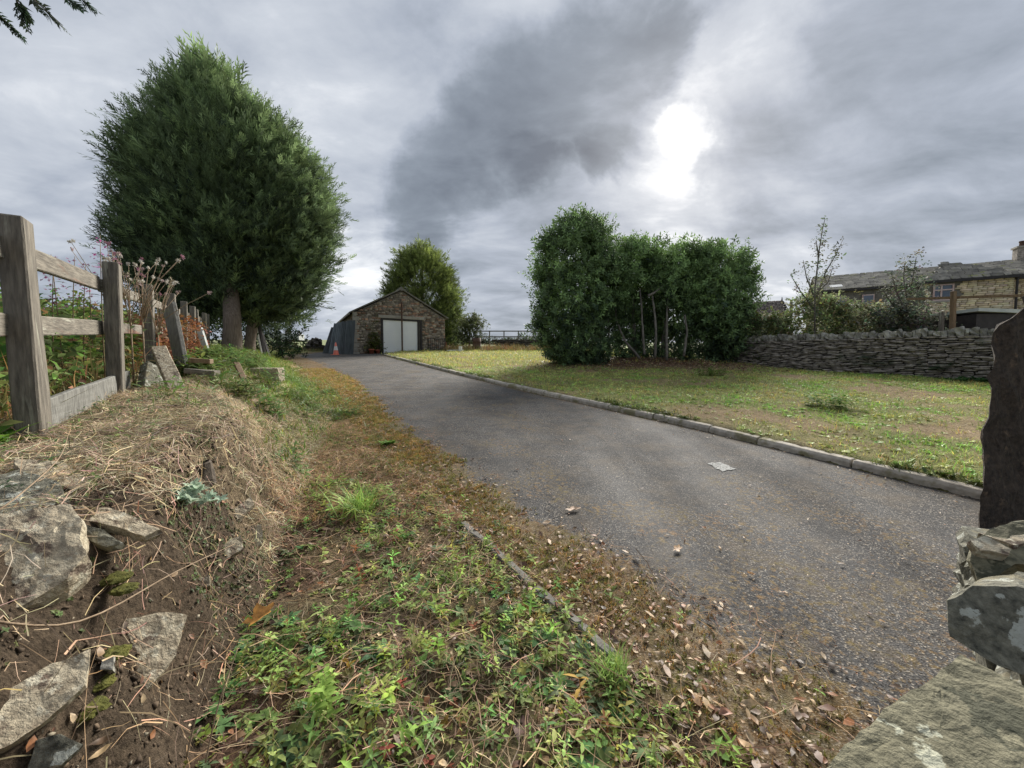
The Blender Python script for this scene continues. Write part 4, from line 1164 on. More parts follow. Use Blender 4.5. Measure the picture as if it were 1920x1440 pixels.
# slated roofs: courses of slates as real, slightly uneven slabs
var_s = [stone_variant(110 + i, 1, 0.12) for i in range(5)]
def slate_field(p00, along, down_bottom, length, n_rows, wmin, wmax, clip=None):
    """p00: ridge start; along: unit vector; down_bottom: vector from ridge to eave"""
    sm = []; sc_ = []
    dn = down_bottom.normalized(); Ls = down_bottom.length; nrm = along.cross(dn).normalized()
    if nrm.z < 0: nrm = -nrm
    rh = Ls / n_rows
    for r_ in range(n_rows):
        t = -random.uniform(0, wmax)
        while t < length:
            w = random.uniform(wmin, wmax); t0, t1 = max(t, 0), min(t + w, length)
            d_ = rh * (r_ + 0.5)
            if t1 - t0 > 0.08 and (clip is None or clip((t0 + t1) / 2, d_ / Ls)):
                c = p00 + along * (t0 + t1) / 2 + dn * d_ + nrm * (0.035 + random.uniform(0, .015))
                ty_ = dn - nrm * 0.06
                sm.append(xf_mat(c, along, ty_, along.cross(ty_), ((t1 - t0) * .97, rh * 1.12, 0.045)))
                k_ = random.uniform(.55, 1.3); sc_.append(np.array([1, random.uniform(.95, 1.02), random.uniform(.85, 1)]) * k_)
            t += w
    return sm, sc_
rfm = MB()
for dd0, dd1 in ((0.12, DEP / 2 + 0.3), (DEP + 0.5, DEP / 2 + 0.3)):
    V = []
    for s__ in (EXT - 0.1, hlen + 0.12):
        V += [HP(s__, dd0, ze - 0.02), HP(s__, dd1, RZ), HP(s__, dd1, RZ + 0.06), HP(s__, dd0, ze + 0.04)]
    rfm.add(V, [(0, 1, 2, 3), (7, 6, 5, 4), (0, 4, 5, 1), (3, 2, 6, 7), (0, 3, 7, 4), (1, 5, 6, 2)])
hroof = rfm.build('roof', M['slateplain'], house)
sm1, sc1 = slate_field(HP(EXT, DEP / 2 + 0.3, RZ + 0.06), hd, HP(0, 0.08, ze + 0.03) - HP(0, DEP / 2 + 0.3, RZ + 0.06), hlen - EXT + 0.1, 12, 0.35, 0.8)
# hipped wing roof
wm = (WS0 + WS1) / 2; WP = HP(wm + 0.3, 1.75, ze + 1.62)
V = [HP(WS0 - 0.22, WD - 0.2, ze), HP(WS1 + 0.22, WD - 0.2, ze), HP(WS1 + 0.22, 2.6, ze + 0.9), HP(WS0 - 0.22, 2.6, ze + 0.9), WP, HP(wm + 0.3, 3.4, ze + 1.40)]
m = MB(); m.add([v_ + Vector((0, 0, 0.03)) for v_ in V] + [v_ - Vector((0, 0, 0.05)) for v_ in V[:4]], [(0, 1, 4), (1, 2, 5, 4), (0, 4, 5, 3), (6, 7, 1, 0), (7, 8, 2, 1), (9, 6, 0, 3), (6, 9, 8, 7)])
m.build('wing_roof', M['slateplain'], house)
dnv = (V[0] + V[1]) / 2 - WP
sm2, sc2 = slate_field(WP + Vector((0, 0, .03)) - hd * (wm + 0.3 - WS0 + 0.2), hd, Vector(dnv - hd * (dnv.dot(hd))), WS1 - WS0 + 0.4, 8, 0.3, 0.7,
                       lambda t, q: (wm + 0.3 - WS0 + 0.2) * (1 - q) - 0.05 < t < (wm + 0.3 - WS0 + 0.2) + (WS1 + 0.2 - wm - 0.3) * q + 0.05)
sl_all = list(zip(sm1 + sm2, sc1 + sc2))
sl_all.sort(key=lambda q: -(q[0].col[0].length / (Vector(q[0].col[3][:3]) - Vector((0, 0, CAM_Z))).length) if abs((Vector(q[0].col[3][:3])).x / Vector(q[0].col[3][:3]).y) < 1.36 else 0)
M['slatepart'] = make_mat('stone_slate_piece', (0.12, 0.115, 0.10), (0.27, 0.25, 0.205), 3, 0.9, 0.5, 14, (0.20, 0.21, 0.08), 2.2, 0.60, 0.06, per_object=0.4)
var_sp = [v_.copy() for v_ in var_s]
for v_ in var_sp: v_.materials.append(M['slatepart'])
place_stones(hroof, 'slate', var_sp, [q[0] for q in sl_all[:300]])
if len(sl_all) > 300: tag(join_instances('smaller_slates', var_s, [q[0] for q in sl_all[300:]], M['slate'], hroof, [q[1] for q in sl_all[300:]]), kind='stuff')
m = MB(); m.beam(HP(WS0 - 0.25, WD - 0.24, ze - 0.05), HP(WS1 + 0.25, WD - 0.24, ze - 0.05), 0.10, 0.17); m.beam(HP(WS0 - 0.24, WD - 0.2, ze - 0.05), HP(WS0 - 0.24, 0.12, ze - 0.05), 0.10, 0.15)
m.beam(HP(EXT, 0.1, ze - 0.06), HP(WS0 - 0.3, 0.1, ze - 0.06), 0.11, 0.13); m.beam(HP(WS1 + 0.3, 0.1, ze - 0.06), HP(hlen, 0.1, ze - 0.06), 0.11, 0.13)
m.build('gutter', M['fascia'], house)
m = MB(); m.tube([HP(WS0 - 0.08, WD - 0.07, ze - 0.1), HP(WS0 - 0.08, WD - 0.07, hz)], 0.06, 8); m.build('drainpipe', M['fascia'], house)
w = MB(); w.box(HP((WIN[0] + WIN[1]) / 2, WD + 0.03, (WIN[2] + WIN[3]) / 2), (WIN[1] - WIN[0] - 0.1, 0.02, WIN[3] - WIN[2] - 0.1), RH)
fr_ = MB()
for s__ in (WIN[0] + 0.04, WIN[1] - 0.04, (WIN[0] + WIN[1]) / 2 + 0.1): fr_.box(HP(s__, WD - 0.01, (WIN[2] + WIN[3]) / 2), (0.08, 0.08, WIN[3] - WIN[2]), RH)
for z_ in (WIN[2] + 0.04, WIN[3] - 0.04, WIN[2] + 0.72): fr_.box(HP((WIN[0] + WIN[1]) / 2, WD - 0.006, z_), (WIN[1] - WIN[0] - 0.16, 0.07, 0.08), RH)
wf = fr_.build('window', M['frame'], house); w.build('pane', M['glass'], wf)
m = MB(); m.box(HP((WIN[0] + WIN[1]) / 2, WD + 0.02, WIN[2] - 0.07), (WIN[1] - WIN[0] + 0.2, 0.2, 0.12), RH); m.build('sill', M['lintel'], wf)
for s__ in (7.6, 9.2):
    m = MB(); m.box(HP(s__, 0.30, ze - 0.9), (0.7, 0.05, 0.9), RH); o = m.build('window', M['frame'], house)
    m = MB(); m.box(HP(s__, 0.26, ze - 0.9), (0.54, 0.03, 0.72), RH); m.build('pane', M['glass'], o)
# rooflight
m = MB(); rl_ = HP(hlen - 1.0, 0.75, ze + 0.42); m.box(rl_, (0.75, 0.5, 0.05), RH @ Matrix.Rotation(math.atan2(RZ - ze, DEP / 2), 3, 'X')); m.build('rooflight', M['white'], hroof)
# chimney
cc = P(1932, 470, 26.6)
cs_ = None
c0 = HP((cc - Vector((HR.x, HR.y, 0))).dot(hd), DEP / 2 + 0.3, 0)
ch = MB(); zt2 = P(1903, 463, c0.y).z
ch.box(Vector((c0.x, c0.y, (RZ - 0.5 + zt2) / 2)), (0.62, 0.6, zt2 - RZ + 0.5), RH)
chim = ch.build('chimney', M['drystone'], hroof, bevel=0.02, cuts=2, jitter=0.015)
ch = MB(); ch.box(Vector((c0.x, c0.y, zt2 - 0.04)), (0.74, 0.72, 0.12), RH); ch.build('chimney_cap', M['lintel'], chim)
ch = MB(); ch.lathe(Vector((c0.x, c0.y, zt2)), [(0.15, 0), (0.13, 0.3), (0.16, 0.33), (0.16, 0.4), (0.1, 0.4)], 12); ch.build('chimney_pot', M['rust'], chim)
# lean-to with pale roof
ca = P(1788, 606, 14.0); cb = P(1945, 603, 11.6)
ltd = (cb - ca); ltd.z = 0; ll = ltd.length; ltd.normalize(); lnn = Vector((-ltd.y, ltd.x, 0)); lnn = lnn if lnn.y > 0 else -lnn
ltz = ca.z + 0.03
lt = empty('shed', Vector((ca.x, ca.y, gz(ca.x, ca.y))), 'low dark shed with a pale sheet roof behind the right end of the wall', 'shed')
m = MB(); V = []
for s__ in (0, ll): 
    for d_, z_ in ((0, ltz), (1.6, ltz + 0.10), (1.6, ltz + 0.20), (0, ltz + 0.11)): V.append(Vector((ca.x, ca.y, 0)) + ltd * s__ + lnn * d_ + Vector((0, 0, z_)))
m.add(V, [(3, 2, 1, 0), (4, 5, 6, 7), (0, 1, 5, 4), (2, 3, 7, 6), (0, 4, 7, 3), (1, 2, 6, 5)]); m.build('roof', M['palepanel'], lt)
m = MB(); m.box(Vector((ca.x, ca.y, ltz - 1.0)) + ltd * ll / 2 + lnn * 0.85, (ll - 0.2, 1.4, 2.05), Matrix((ltd, lnn, Vector((0, 0, 1)))).transposed()); m.build('wall', M['darkpaint'], lt)
m = MB()
for s__ in (0.05, ll * 0.4, ll * 0.75): m.beam(Vector((ca.x, ca.y, ltz - 2)) + ltd * s__, Vector((ca.x, ca.y, ltz - 0.01)) + ltd * s__, 0.07, 0.07)
m.build('post', M['wood'], lt)

# brown rail fence behind the wall on the right
bf = empty('paddock_fence', P(1787, 620, 10.8), 'tall brown post with a single long rail behind the stone wall', 'fence')
b = P(1788, 618, 11.0); b.z = gz(b.x, b.y); t = P(1788, 546, 11.0); MB().beam(b, t, 0.105, 0.09).build('post', M['newwood'], bf, bevel=0.008)
b2 = P(1766, 618, 11.4); b2.z = gz(b2.x, b2.y); MB().beam(b2, P(1766, 585, 11.4), 0.10, 0.08).build('post', M['wood'], bf, bevel=0.008)
b3 = P(2010, 600, 9.3); b3.z = gz(b3.x, b3.y); MB().beam(b3, P(2010, 530, 9.3), 0.10, 0.08).build('post', M['newwood'], bf, bevel=0.008)
MB().beam(P(1700, 561, 12.0), P(2010, 551, 9.3), 0.04, 0.07).build('rail', M['newwood'], bf)
b = P(1484, 625, 15.5); b.z = gz(b.x, b.y)
tag(MB().tube([b, P(1484, 562, 15.5)], 0.05, 7).build('pole', M['plank']), 'thin grey pole behind the left end of the stone wall', 'pole')

# outbuilding with dark tiled roof beyond the laurels
OB = P(1478, 590, 24.0); OL = P(1398, 590, 24.8)
ob = empty('outbuilding', Vector((OB.x, OB.y, gz(OB.x, OB.y))), 'small outbuilding with dark tiled roof and pointed gable beside the laurels', 'outbuilding')
r1 = P(1466, 567, 25.2); r0 = P(1370, 569, 26.4); r0.z = r1.z
e1 = Vector((OB.x, OB.y - 0.1, OB.z - 0.05)); e0 = Vector((r0.x - 0.3, r0.y - 1.4, OB.z - 0.05))
bk1 = r1 * 2 - e1; bk1.z = e1.z; bk0 = r0 * 2 - e0; bk0.z = e0.z
m = MB(); th_ = Vector((0, 0, 0.07))
m.add([e0, e1, r1, r0, e0 + th_, e1 + th_, r1 + th_, r0 + th_], [(3, 2, 1, 0), (4, 5, 6, 7), (0, 1, 5, 4), (1, 2, 6, 5), (2, 3, 7, 6), (3, 0, 4, 7)])
m.add([bk0, bk1, r1, r0, bk0 + th_, bk1 + th_, r1 + th_, r0 + th_], [(0, 1, 2, 3), (7, 6, 5, 4), (4, 5, 1, 0), (5, 6, 2, 1), (7, 4, 0, 3)])
orf = m.build('roof', M['darktileplain'], ob)
al = (r1 - r0); alL = al.length; al.normalize()
sm3, sc3 = slate_field(r0 + th_, al, (e0 - r0) - al * (e0 - r0).dot(al), alL, 9, 0.22, 0.24)
tag(join_instances('tiles', var_s, sm3, M['darktile'], orf, sc3), kind='stuff')
m = MB(); m.add([Vector((p.x, p.y, zz)) for p in (e0, e1, bk1, bk0) for zz in (hz + 0.5, OB.z - 0.04)], [(0, 2, 3, 1), (2, 4, 5, 3), (4, 6, 7, 5), (6, 0, 1, 7)])
m.add([e1, bk1, r1], [(0, 1, 2)]); m.build('wall', M['darkpaint'], ob)
m = MB(); m.tube([r1 + th_, r1 + Vector((0, 0, 0.35))], [0.06, 0.015], 6); m.build('finial', M['fascia'], orf)
m = MB(); m.beam(e1 + Vector((.04, -.04, 0)), r1 + Vector((.04, -.04, .02)), .05, .16); m.beam(bk1 + Vector((.04, -.04, 0)), r1 + Vector((.04, -.04, .02)), .05, .16); m.build('bargeboard', M['fascia'], orf)

# ------------------------------------------------------------------ vegetation tools
def norm(a): return a / np.maximum(np.linalg.norm(a, axis=-1, keepdims=True), 1e-9)
def frames(z, roll=None, ref=(0, 0, 1)):
    """matrices whose third column is z; second column leans towards ref"""
    z = norm(np.asarray(z, float)); n = len(z)
    ref = np.broadcast_to(np.asarray(ref, float), z.shape)
    x = np.cross(ref, z); bad = np.linalg.norm(x, axis=1) < 1e-3
    x[bad] = np.cross(np.array([1.0, 0, 0]), z[bad]); x = norm(x); y = np.cross(z, x)
    if roll is not None:
        c = np.cos(roll)[:, None]; s = np.sin(roll)[:, None]
        x, y = x * c + y * s, -x * s + y * c
    return np.stack([x, y, z], -1)

def inst(protos, pos, R, scale, cols, vcol_jit=0.0):
    """protos: list of (V, F, W) with W a brightness/colour factor per vertex (k,) or (k,3); returns joined V, F, C"""
    pos = np.asarray(pos, float); n = len(pos); cols = np.asarray(cols, float)
    scale = np.asarray(scale, float)
    if scale.ndim == 1: scale = np.repeat(scale[:, None], 3, 1)
    pick = rng.integers(0, len(protos), n)
    Vs, Fs, Cs = [], [], []; off = 0
    for k, (V, F, W) in enumerate(protos):
        sel = np.nonzero(pick == k)[0]
        if not len(sel): continue
        V = np.asarray(V, float); F = np.asarray(F, int); W = np.asarray(W, float)
        v = np.einsum('nij,nkj->nki', R[sel], V[None] * scale[sel][:, None, :]) + pos[sel][:, None, :]
        if W.ndim == 1: W = np.repeat(W[:, None], 3, 1)
        c = cols[sel][:, None, :] * W[None]
        f = F[None] + (np.arange(len(sel)) * len(V))[:, None, None] + off
        Vs.append(v.reshape(-1, 3)); Fs.append(f.reshape(-1, F.shape[1])); Cs.append(c.reshape(-1, 3)); off += len(sel) * len(V)
    return np.concatenate(Vs), np.concatenate(Fs), np.concatenate(Cs)

def merge(*parts):
    V, F, C = [], [], []; o = 0
    for v, f, c in parts:
        V.append(v); F.append(f + o); C.append(c); o += len(v)
    return np.concatenate(V), np.concatenate(F), np.concatenate(C)

def proto(*pieces):
    V, F, W = [], [], []; o = 0
    for v, f, w in pieces:
        v = np.asarray(v, float); V.append(v); F.append(np.asarray(f) + o); o += len(v)
        w = np.asarray(w, float); W.append(np.repeat(w[:, None], 3, 1) if w.ndim == 1 else w)
    return np.concatenate(V), np.concatenate(F), np.concatenate(W)

def leaf(base, d, L, w, droop=0.0, fold=0.25, up=(0, 0, 1), col=None):
    """a folded, pointed leaf of eight triangles"""
    base = np.asarray(base, float); d = np.asarray(d, float) / np.linalg.norm(d); up = np.asarray(up, float)
    s = np.cross(d, up); 
    if np.linalg.norm(s) < 1e-3: s = np.array([1.0, 0, 0])
    s = s / np.linalg.norm(s); n = np.cross(s, d)
    pts = []
    for t, ww in ((0.0, 0.0), (0.33, 0.9), (0.68, 0.75), (1.0, 0.0)):
        c = base + d * L * t - n * droop * L * t * t
        pts.append((c, ww * w / 2))
    V = [pts[0][0], pts[1][0] - s * pts[1][1] + n * fold * pts[1][1], pts[1][0], pts[1][0] + s * pts[1][1] + n * fold * pts[1][1],
         pts[2][0] - s * pts[2][1] + n * fold * pts[2][1], pts[2][0], pts[2][0] + s * pts[2][1] + n * fold * pts[2][1], pts[3][0]]
    F = [(0, 2, 1), (0, 3, 2), (1, 2, 5), (1, 5, 4), (2, 3, 6), (2, 6, 5), (4, 5, 7), (5, 6, 7)]
    w_ = np.array([0.9, 1.05, 0.92, 1.05, 1.05, 0.92, 1.05, 1.0])
    return V, F, (w_ if col is None else w_[:, None] * np.asarray(col)[None])

def leaf4(base, d, L, w, fold=0.25, up=(0, 0, 1), col=None):
    base = np.asarray(base, float); d = np.asarray(d, float) / np.linalg.norm(d)
    s = np.cross(d, np.asarray(up, float)); s = s / max(np.linalg.norm(s), 1e-6); n = np.cross(s, d)
    m = base + d * L * 0.5
    V = [base, m - s * w / 2 + n * fold * w / 2, m, m + s * w / 2 + n * fold * w / 2, base + d * L - n * 0.12 * L]
    F = [(0, 2, 1), (0, 3, 2), (1, 2, 4), (2, 3, 4)]
    w_ = np.array([0.9, 1.05, 0.92, 1.05, 1.0])
    return V, F, (w_ if col is None else w_[:, None] * np.asarray(col)[None])

def blade(base, d, L, w, bend, col=1.0):
    base = np.asarray(base, float); d = np.asarray(d, float); d = d / np.linalg.norm(d)
    h = np.array([d[0], d[1], 0.0]); nh = np.linalg.norm(h); h = h / nh if nh > 1e-3 else np.array([1.0, 0, 0])
    s = np.cross(h, (0, 0, 1.0)); s /= np.linalg.norm(s)
    V = []
    for t, ww in ((0, 1.0), (0.5, 0.8), (1.0, 0.0)):
        c = base + d * L * t + (h * 0.6 - np.array([0, 0, 0.7])) * bend * L * t * t
        V += [c - s * w * ww / 2, c + s * w * ww / 2] if ww else [c]
    F = [(0, 1, 3), (0, 3, 2), (2, 3, 4)]
    return V, F, np.array([0.8, 0.8, 1.0, 1.0, 1.15]) * col

def P_tuft(n, L, w, spread, bend, dry=0.0, r=0.02):
    ps = []
    for _ in range(n):
        a = random.uniform(0, 2 * PI); q = random.uniform(0.1, 1) * spread
        d = (math.cos(a) * q, math.sin(a) * q, 1)
        b = (random.gauss(0, r), random.gauss(0, r), -0.01)
        c = random.uniform(0.75, 1.25)
        cc = np.array([1.9, 1.25, 1.3]) * c if random.random() < dry else np.array([1, 1, 1]) * c
        v, f, w_ = blade(b, d, L * random.uniform(0.5, 1.1), w, random.uniform(0.3, 1) * bend)
        ps.append((v, f, w_[:, None] * cc))
    return proto(*ps)

def P_weed(h, pairs, L, w, lean=0.15):
    """an upright seedling with opposite pairs of lance shaped leaves"""
    ps = []; a0 = random.uniform(0, PI); lx, ly = random.gauss(0, lean), random.gauss(0, lean)
    for i in range(pairs):
        t = (i + 0.6) / pairs; p = np.array([lx * h * t, ly * h * t, h * t])
        for k in (0, 1):
            a = a0 + i * PI / 2 + k * PI + random.gauss(0, 0.25)
            up = random.uniform(0.1, 0.75) * (0.3 + t)
            size = L * (1.05 - 0.45 * abs(t - 0.45)) * random.uniform(0.75, 1.15) * (0.6 if i == pairs - 1 else 1)
            c = np.array([1, 1, 1]) * random.uniform(0.75, 1.15) * (0.75 + 0.4 * t)
            ps.append(leaf(p, (math.cos(a), math.sin(a), up), size, w * size / L, random.uniform(0.1, 0.5), 0.3, col=c))
    s = 0.0018
    ps.append(([(-s, 0, -0.01), (s, 0, -0.01), (lx * h, ly * h, h)], [(0, 1, 2)], np.array([[1.1, .8, .8]] * 3)))
    ps.append(([(0, -s, -0.01), (0, s, -0.01), (lx * h, ly * h, h)], [(0, 1, 2)], np.array([[1.1, .8, .8]] * 3)))
    return proto(*ps)

def P_rosette(n, L, w, up=(0.05, 0.6), droop=0.5):
    ps = []
    for i in range(n):
        a = i * 2.4 + random.gauss(0, 0.2); c = np.array([1, 1, 1]) * random.uniform(0.75, 1.2)
        ps.append(leaf((0, 0, 0.003), (math.cos(a), math.sin(a), random.uniform(*up)), L * random.uniform(0.6, 1.1), w, random.uniform(0.2, 1) * droop, 0.25, col=c))
    return proto(*ps)

def P_strand(L, w, n=4, wob=0.12):
    """a dead stalk lying about: a thin three sided strip that wanders"""
    pts = [np.array([0, 0, 0.0])]
    a = 0.0
    for i in range(n):
        a += random.gauss(0, wob * 2.5); pts.append(pts[-1] + np.array([math.cos(a), math.sin(a), random.gauss(0, wob * 0.5)]) * L / n)
    V, F = [], []
    tw = random.uniform(-0.6, 0.6)
    for i, p in enumerate(pts):
        ww = w * (1.15 - 0.6 * i / n)
        o_ = np.array([0, math.cos(tw), math.sin(tw)]) * ww / 2
        V += [p - o_, p + o_]
    for i in range(n):
        F += [(i * 2, i * 2 + 1, i * 2 + 3), (i * 2, i * 2 + 3, i * 2 + 2)]
    V = np.array(V); V[:, :2] -= V[:, :2].mean(0)
    return V, np.array(F), np.ones(len(V))

def P_dead_leaf(L, w, curl):
    v, f, w_ = leaf((-L / 2, 0, 0), (1, 0, 0), L, w, 0, curl)
    v = np.array(v); v[:, 2] += curl * 0.35 * L * (v[:, 0] / L) ** 2 * 4 * random.choice((1, -0.3)) + 0.004 + np.array([random.gauss(0, 0.05 * L) for _ in v])
    return v, f, w_

def sample(n, x0, x1, y0, y1, dens, near_pow=1.0):
    """rejection sampling in the plan, with y drawn denser near the camera"""
    xs, ys = [], []
    tot = 0
    for _ in range(60):
        k = n * 3
        x = rng.uniform(x0, x1, k); y = y0 + (y1 - y0) * rng.random(k) ** near_pow
        keep = rng.random(k) < dens(x, y)
        xs.append(x[keep]); ys.append(y[keep]); tot += keep.sum()
        if tot >= n: break
    x = np.concatenate(xs)[:n]; y = np.concatenate(ys)[:n]
    return x, y
def surf_normal(x, y, e=0.04):
    dx = (g(x + e, y) - g(x - e, y)) / (2 * e); dy = (g(x, y + e) - g(x, y - e)) / (2 * e)
    return norm(np.stack([-dx, -dy, np.ones_like(dx)], -1))
def infront(x, y, m=0.15):
    """roughly inside a slightly widened field of view"""
    return (np.abs(x) < (y + 0.35) * 1.45 + m)
def col_var(base, n, v=0.25, hue=0.12):
    c = np.asarray(base, float)[None] * (1 + v * rng.normal(size=(n, 1)) * 0.6)
    return np.clip(c * (1 + hue * rng.normal(size=(n, 3)) * 0.5), 0.005, 1)
def upright(n, tilt=0.2, nrm=None):
    z = np.stack([rng.normal(size=n) * tilt, rng.normal(size=n) * tilt, np.ones(n)], -1)
    if nrm is not None: z = z + nrm * 0.6
    return frames(z, rng.uniform(0, 2 * PI, n))
def flat(n, nrm, tilt=0.15):
    z = nrm + rng.normal(size=(n, 3)) * tilt
    return frames(z, rng.uniform(0, 2 * PI, n))
def onground(x, y, dz=0.0): return np.stack([x, y, g(x, y) + dz], -1)
def stuff(name, vfc, mat):
    o = obj_np(name, vfc[0], vfc[1], mat, vfc[2]); return tag(o, kind='stuff')

in_bed = lambda x, y: (x < xt(y) + 0.10 * (fbm(x * 4, y * 4, 71) - 0.4)) & (x > xfoot(y) - 0.02)
in_face = lambda x, y: (x <= xfoot(y)) & (x > xfoot(y) - 0.32) & (y < 2.1)
in_top = lambda x, y: (x < xfoot(y) - 0.02) & ~in_face(x, y)

# ------------------------------------------------------------------ foreground weeds, litter, straw
P_w1 = [P_weed(random.uniform(0.05, 0.13), random.randint(4, 6), random.uniform(0.030, 0.052), 0.014) for _ in range(9)]
P_w2 = [P_weed(random.uniform(0.04, 0.08), random.randint(2, 4), random.uniform(0.03, 0.045), 0.022) for _ in range(5)]
P_ro = [P_rosette(random.randint(6, 9), random.uniform(0.035, 0.06), 0.02) for _ in range(5)]
P_sm = [P_rosette(random.randint(7, 10), random.uniform(0.012, 0.02), 0.009, (0.1, 0.9)) for _ in range(4)]
def bed_d(x, y):
    n1 = fbm(x * 1.3, y * 1.3, 21); n2 = fbm(x * 2.6, y * 2.6, 77)
    left = sstep(0.05, 0.75, xt(y) - x)
    return np.where(in_bed(x, y) & infront(x, y), (0.05 + 0.95 * sstep(0.46, 0.58, n1 * 0.5 + n2 * 0.5)) * (0.2 + 0.8 * left), 0)
x, y = sample(1550, -2.6, 1.6, 0.55, 3.4, bed_d, 1.2); n = len(x)
cw = col_var((0.34, 0.46, 0.13), n, 0.45, 0.28)
rd_ = rng.random(n) < 0.06; cw[rd_] = col_var((0.40, 0.34, 0.08), int(rd_.sum()), .3, .3)
rd_ = rng.random(n) < 0.04; cw[rd_] = col_var((0.30, 0.13, 0.07), int(rd_.sum()), .3, .3)
pl1 = inst(P_w1 + P_w2, onground(x, y), upright(n, 0.35), 0.35 + 0.75 * rng.random(n) ** 1.5, cw)
x, y = sample(300, -2.6, 1.6, 0.55, 3.6, bed_d, 1.2); n = len(x)
pl2 = inst(P_ro, onground(x, y, 0.004), upright(n, 0.2), rng.uniform(0.6, 1.25, n), col_var((0.16, 0.25, 0.10), n, 0.3, 0.25))
x, y = sample(2200, -2.6, 1.8, 0.55, 5.0, lambda x, y: np.where(in_bed(x, y) & infront(x, y), 0.25 + 0.75 * sstep(0.45, 0.6, fbm(x * 3, y * 3, 88)), 0), 1.4); n = len(x)
pl3 = inst(P_sm, onground(x, y, 0.003), upright(n, 0.25), rng.uniform(0.7, 1.5, n), col_var((0.30, 0.37, 0.11), n, 0.35, 0.25))
stuff('leafy_weeds', merge(pl1, pl2, pl3), M['leaf'])

# dead leaves
P_dl = [P_dead_leaf(random.uniform(0.03, 0.065), random.uniform(0.016, 0.034), random.uniform(0.1, 0.8)) for _ in range(10)]
LEAFC = np.array([(0.22, 0.135, 0.07), (0.30, 0.19, 0.095), (0.13, 0.065, 0.04), (0.38, 0.285, 0.175), (0.10, 0.07, 0.05), (0.42, 0.30, 0.17), (0.26, 0.115, 0.05), (0.17, 0.11, 0.07)])
def litter_d(x, y):
    edge_band = np.exp(-((x - xe(y) + 0.05) / 0.42) ** 2)
    return np.where(infront(x, y) & (x < xt(y) + 0.25 + 0.35 * sstep(1.6, 1.0, y)) & (x > xfoot(y) - 0.25), np.clip(0.35 + 0.8 * edge_band, 0, 1) * (0.3 + 0.7 * sstep(0.30, 0.6, fbm(x * 2, y * 2, 91))), 0)
x, y = sample(5600, -2.6, 2.2, 0.5, 4.6, litter_d, 1.4); n = len(x)
pos = onground(x, y, 0.006 + 0.012 * 0); tarm = x > xe(y); pos[tarm, 2] = plane(y[tarm]) + 0.008
dl1 = inst(P_dl, pos, flat(n, surf_normal(x, y), 0.25), 0.2 + 0.95 * rng.random(n) ** 1.7, LEAFC[rng.integers(0, len(LEAFC), n)] * rng.uniform(0.7, 1.7, (n, 1)))
# under the laurels
x, y = sample(5200, 0.5, 10, 11.4, 17.5, lambda x, y: np.where(x > xk(y) + 0.2, np.exp(-((x - 5.0) / 3.8) ** 2 - ((y - 14.1) / 1.5) ** 2), 0)); n = len(x)
dl2 = inst(P_dl, onground(x, y, 0.015), flat(n, surf_normal(x, y), 0.3), rng.uniform(1.0, 2.0, n), LEAFC[rng.integers(0, len(LEAFC), n)] * rng.uniform(0.5, 1.3, (n, 1)))
x, y = sample(500, -5, 5, 1.2, 12, lambda x, y: np.where((x > xt(y)) & (x < xk(y)) & infront(x, y), np.clip(np.exp(-((xk(y) - x) / 0.35) ** 2) + 0.12 + 0.5 * np.exp(-((x - xt(y)) / 0.4) ** 2), 0, 1), 0), 1.3); n = len(x)
pos = np.stack([x, y, plane(y) + 0.010], -1)
dl3 = inst(P_dl, pos, flat(n, np.tile(np.array([[0, -S, 1.0]]), (n, 1)), 0.2), rng.uniform(0.35, 0.8, n), LEAFC[rng.integers(0, len(LEAFC), n)] * rng.uniform(0.7, 1.5, (n, 1)))
x, y = sample(5200, -7, 5, 0.8, 12, lambda x, y: np.where((x > xe(y)) & (x < xk(y) - 0.02) & infront(x, y), 0.10 + 0.9 * np.exp(-(np.maximum(x - xt(y), 0) / 0.45) ** 2) + 0.6 * sstep(0.5, 0.66, fbm(x * 1.2, y * 1.2, 103)) + 0.45 * np.exp(-((xk(y) - x) / 0.3) ** 2) + 0.5 * sstep(2.4, 1.4, y), 0), 1.7); n = len(x)
pos = np.stack([x, y, plane(y) + 0.008], -1)
dl4 = inst(P_dl, pos, flat(n, np.tile(np.array([[0, -S, 1.0]]), (n, 1)), 0.25), (0.08 + 0.26 * rng.random(n) ** 2) * (1 + 0.08 * y), LEAFC[rng.integers(0, len(LEAFC), n)] * rng.uniform(0.8, 1.6, (n, 1)))
stuff('fallen_leaves', merge(dl1, dl2, dl3, dl4), M['deadleaf'])

# dead straw and stalks
P_st = [P_strand(random.uniform(0.06, 0.22), random.uniform(0.0020, 0.0040), 3, 0.16) for _ in range(12)]
P_ls = [P_strand(random.uniform(0.25, 0.7), random.uniform(0.002, 0.004), 6, 0.06) for _ in range(8)]
STRC = (0.54, 0.43, 0.285)
def straw_top(x, y): return (1 - 0.82 * sstep(1.55, 1.3, y) * sstep(-0.8, -1.0, x)) * np.where(in_top(x, y) & infront(x, y) & (x > xfence(y) - 0.5), 0.25 + 0.75 * sstep(0.35, 0.6, fbm(x * 2, y * 2, 95)), 0) * (1 - 0.8 * sstep(4.5, 6.5, y))
x, y = sample(26000, -6, -0.9, 0.8, 7, straw_top, 1.4); n = len(x)
nr = surf_normal(x, y)
sw1 = inst(P_st, onground(x, y, 0.006) + nr * rng.uniform(0, 0.035, (n, 1)), flat(n, nr, 0.32), rng.uniform(0.6, 1.3, n) * (0.8 + 0.08 * y), col_var(STRC, n, 0.45, 0.2))
x, y = sample(6500, -2.8, 1.9, 0.5, 4.2, lambda x, y: np.where((in_bed(x, y) | in_face(x, y)) & infront(x, y), 0.3 + 0.7 * sstep(0.4, 0.65, fbm(x * 2.2, y * 2.2, 96)), 0), 1.2); n = len(x)
nr = surf_normal(x, y)
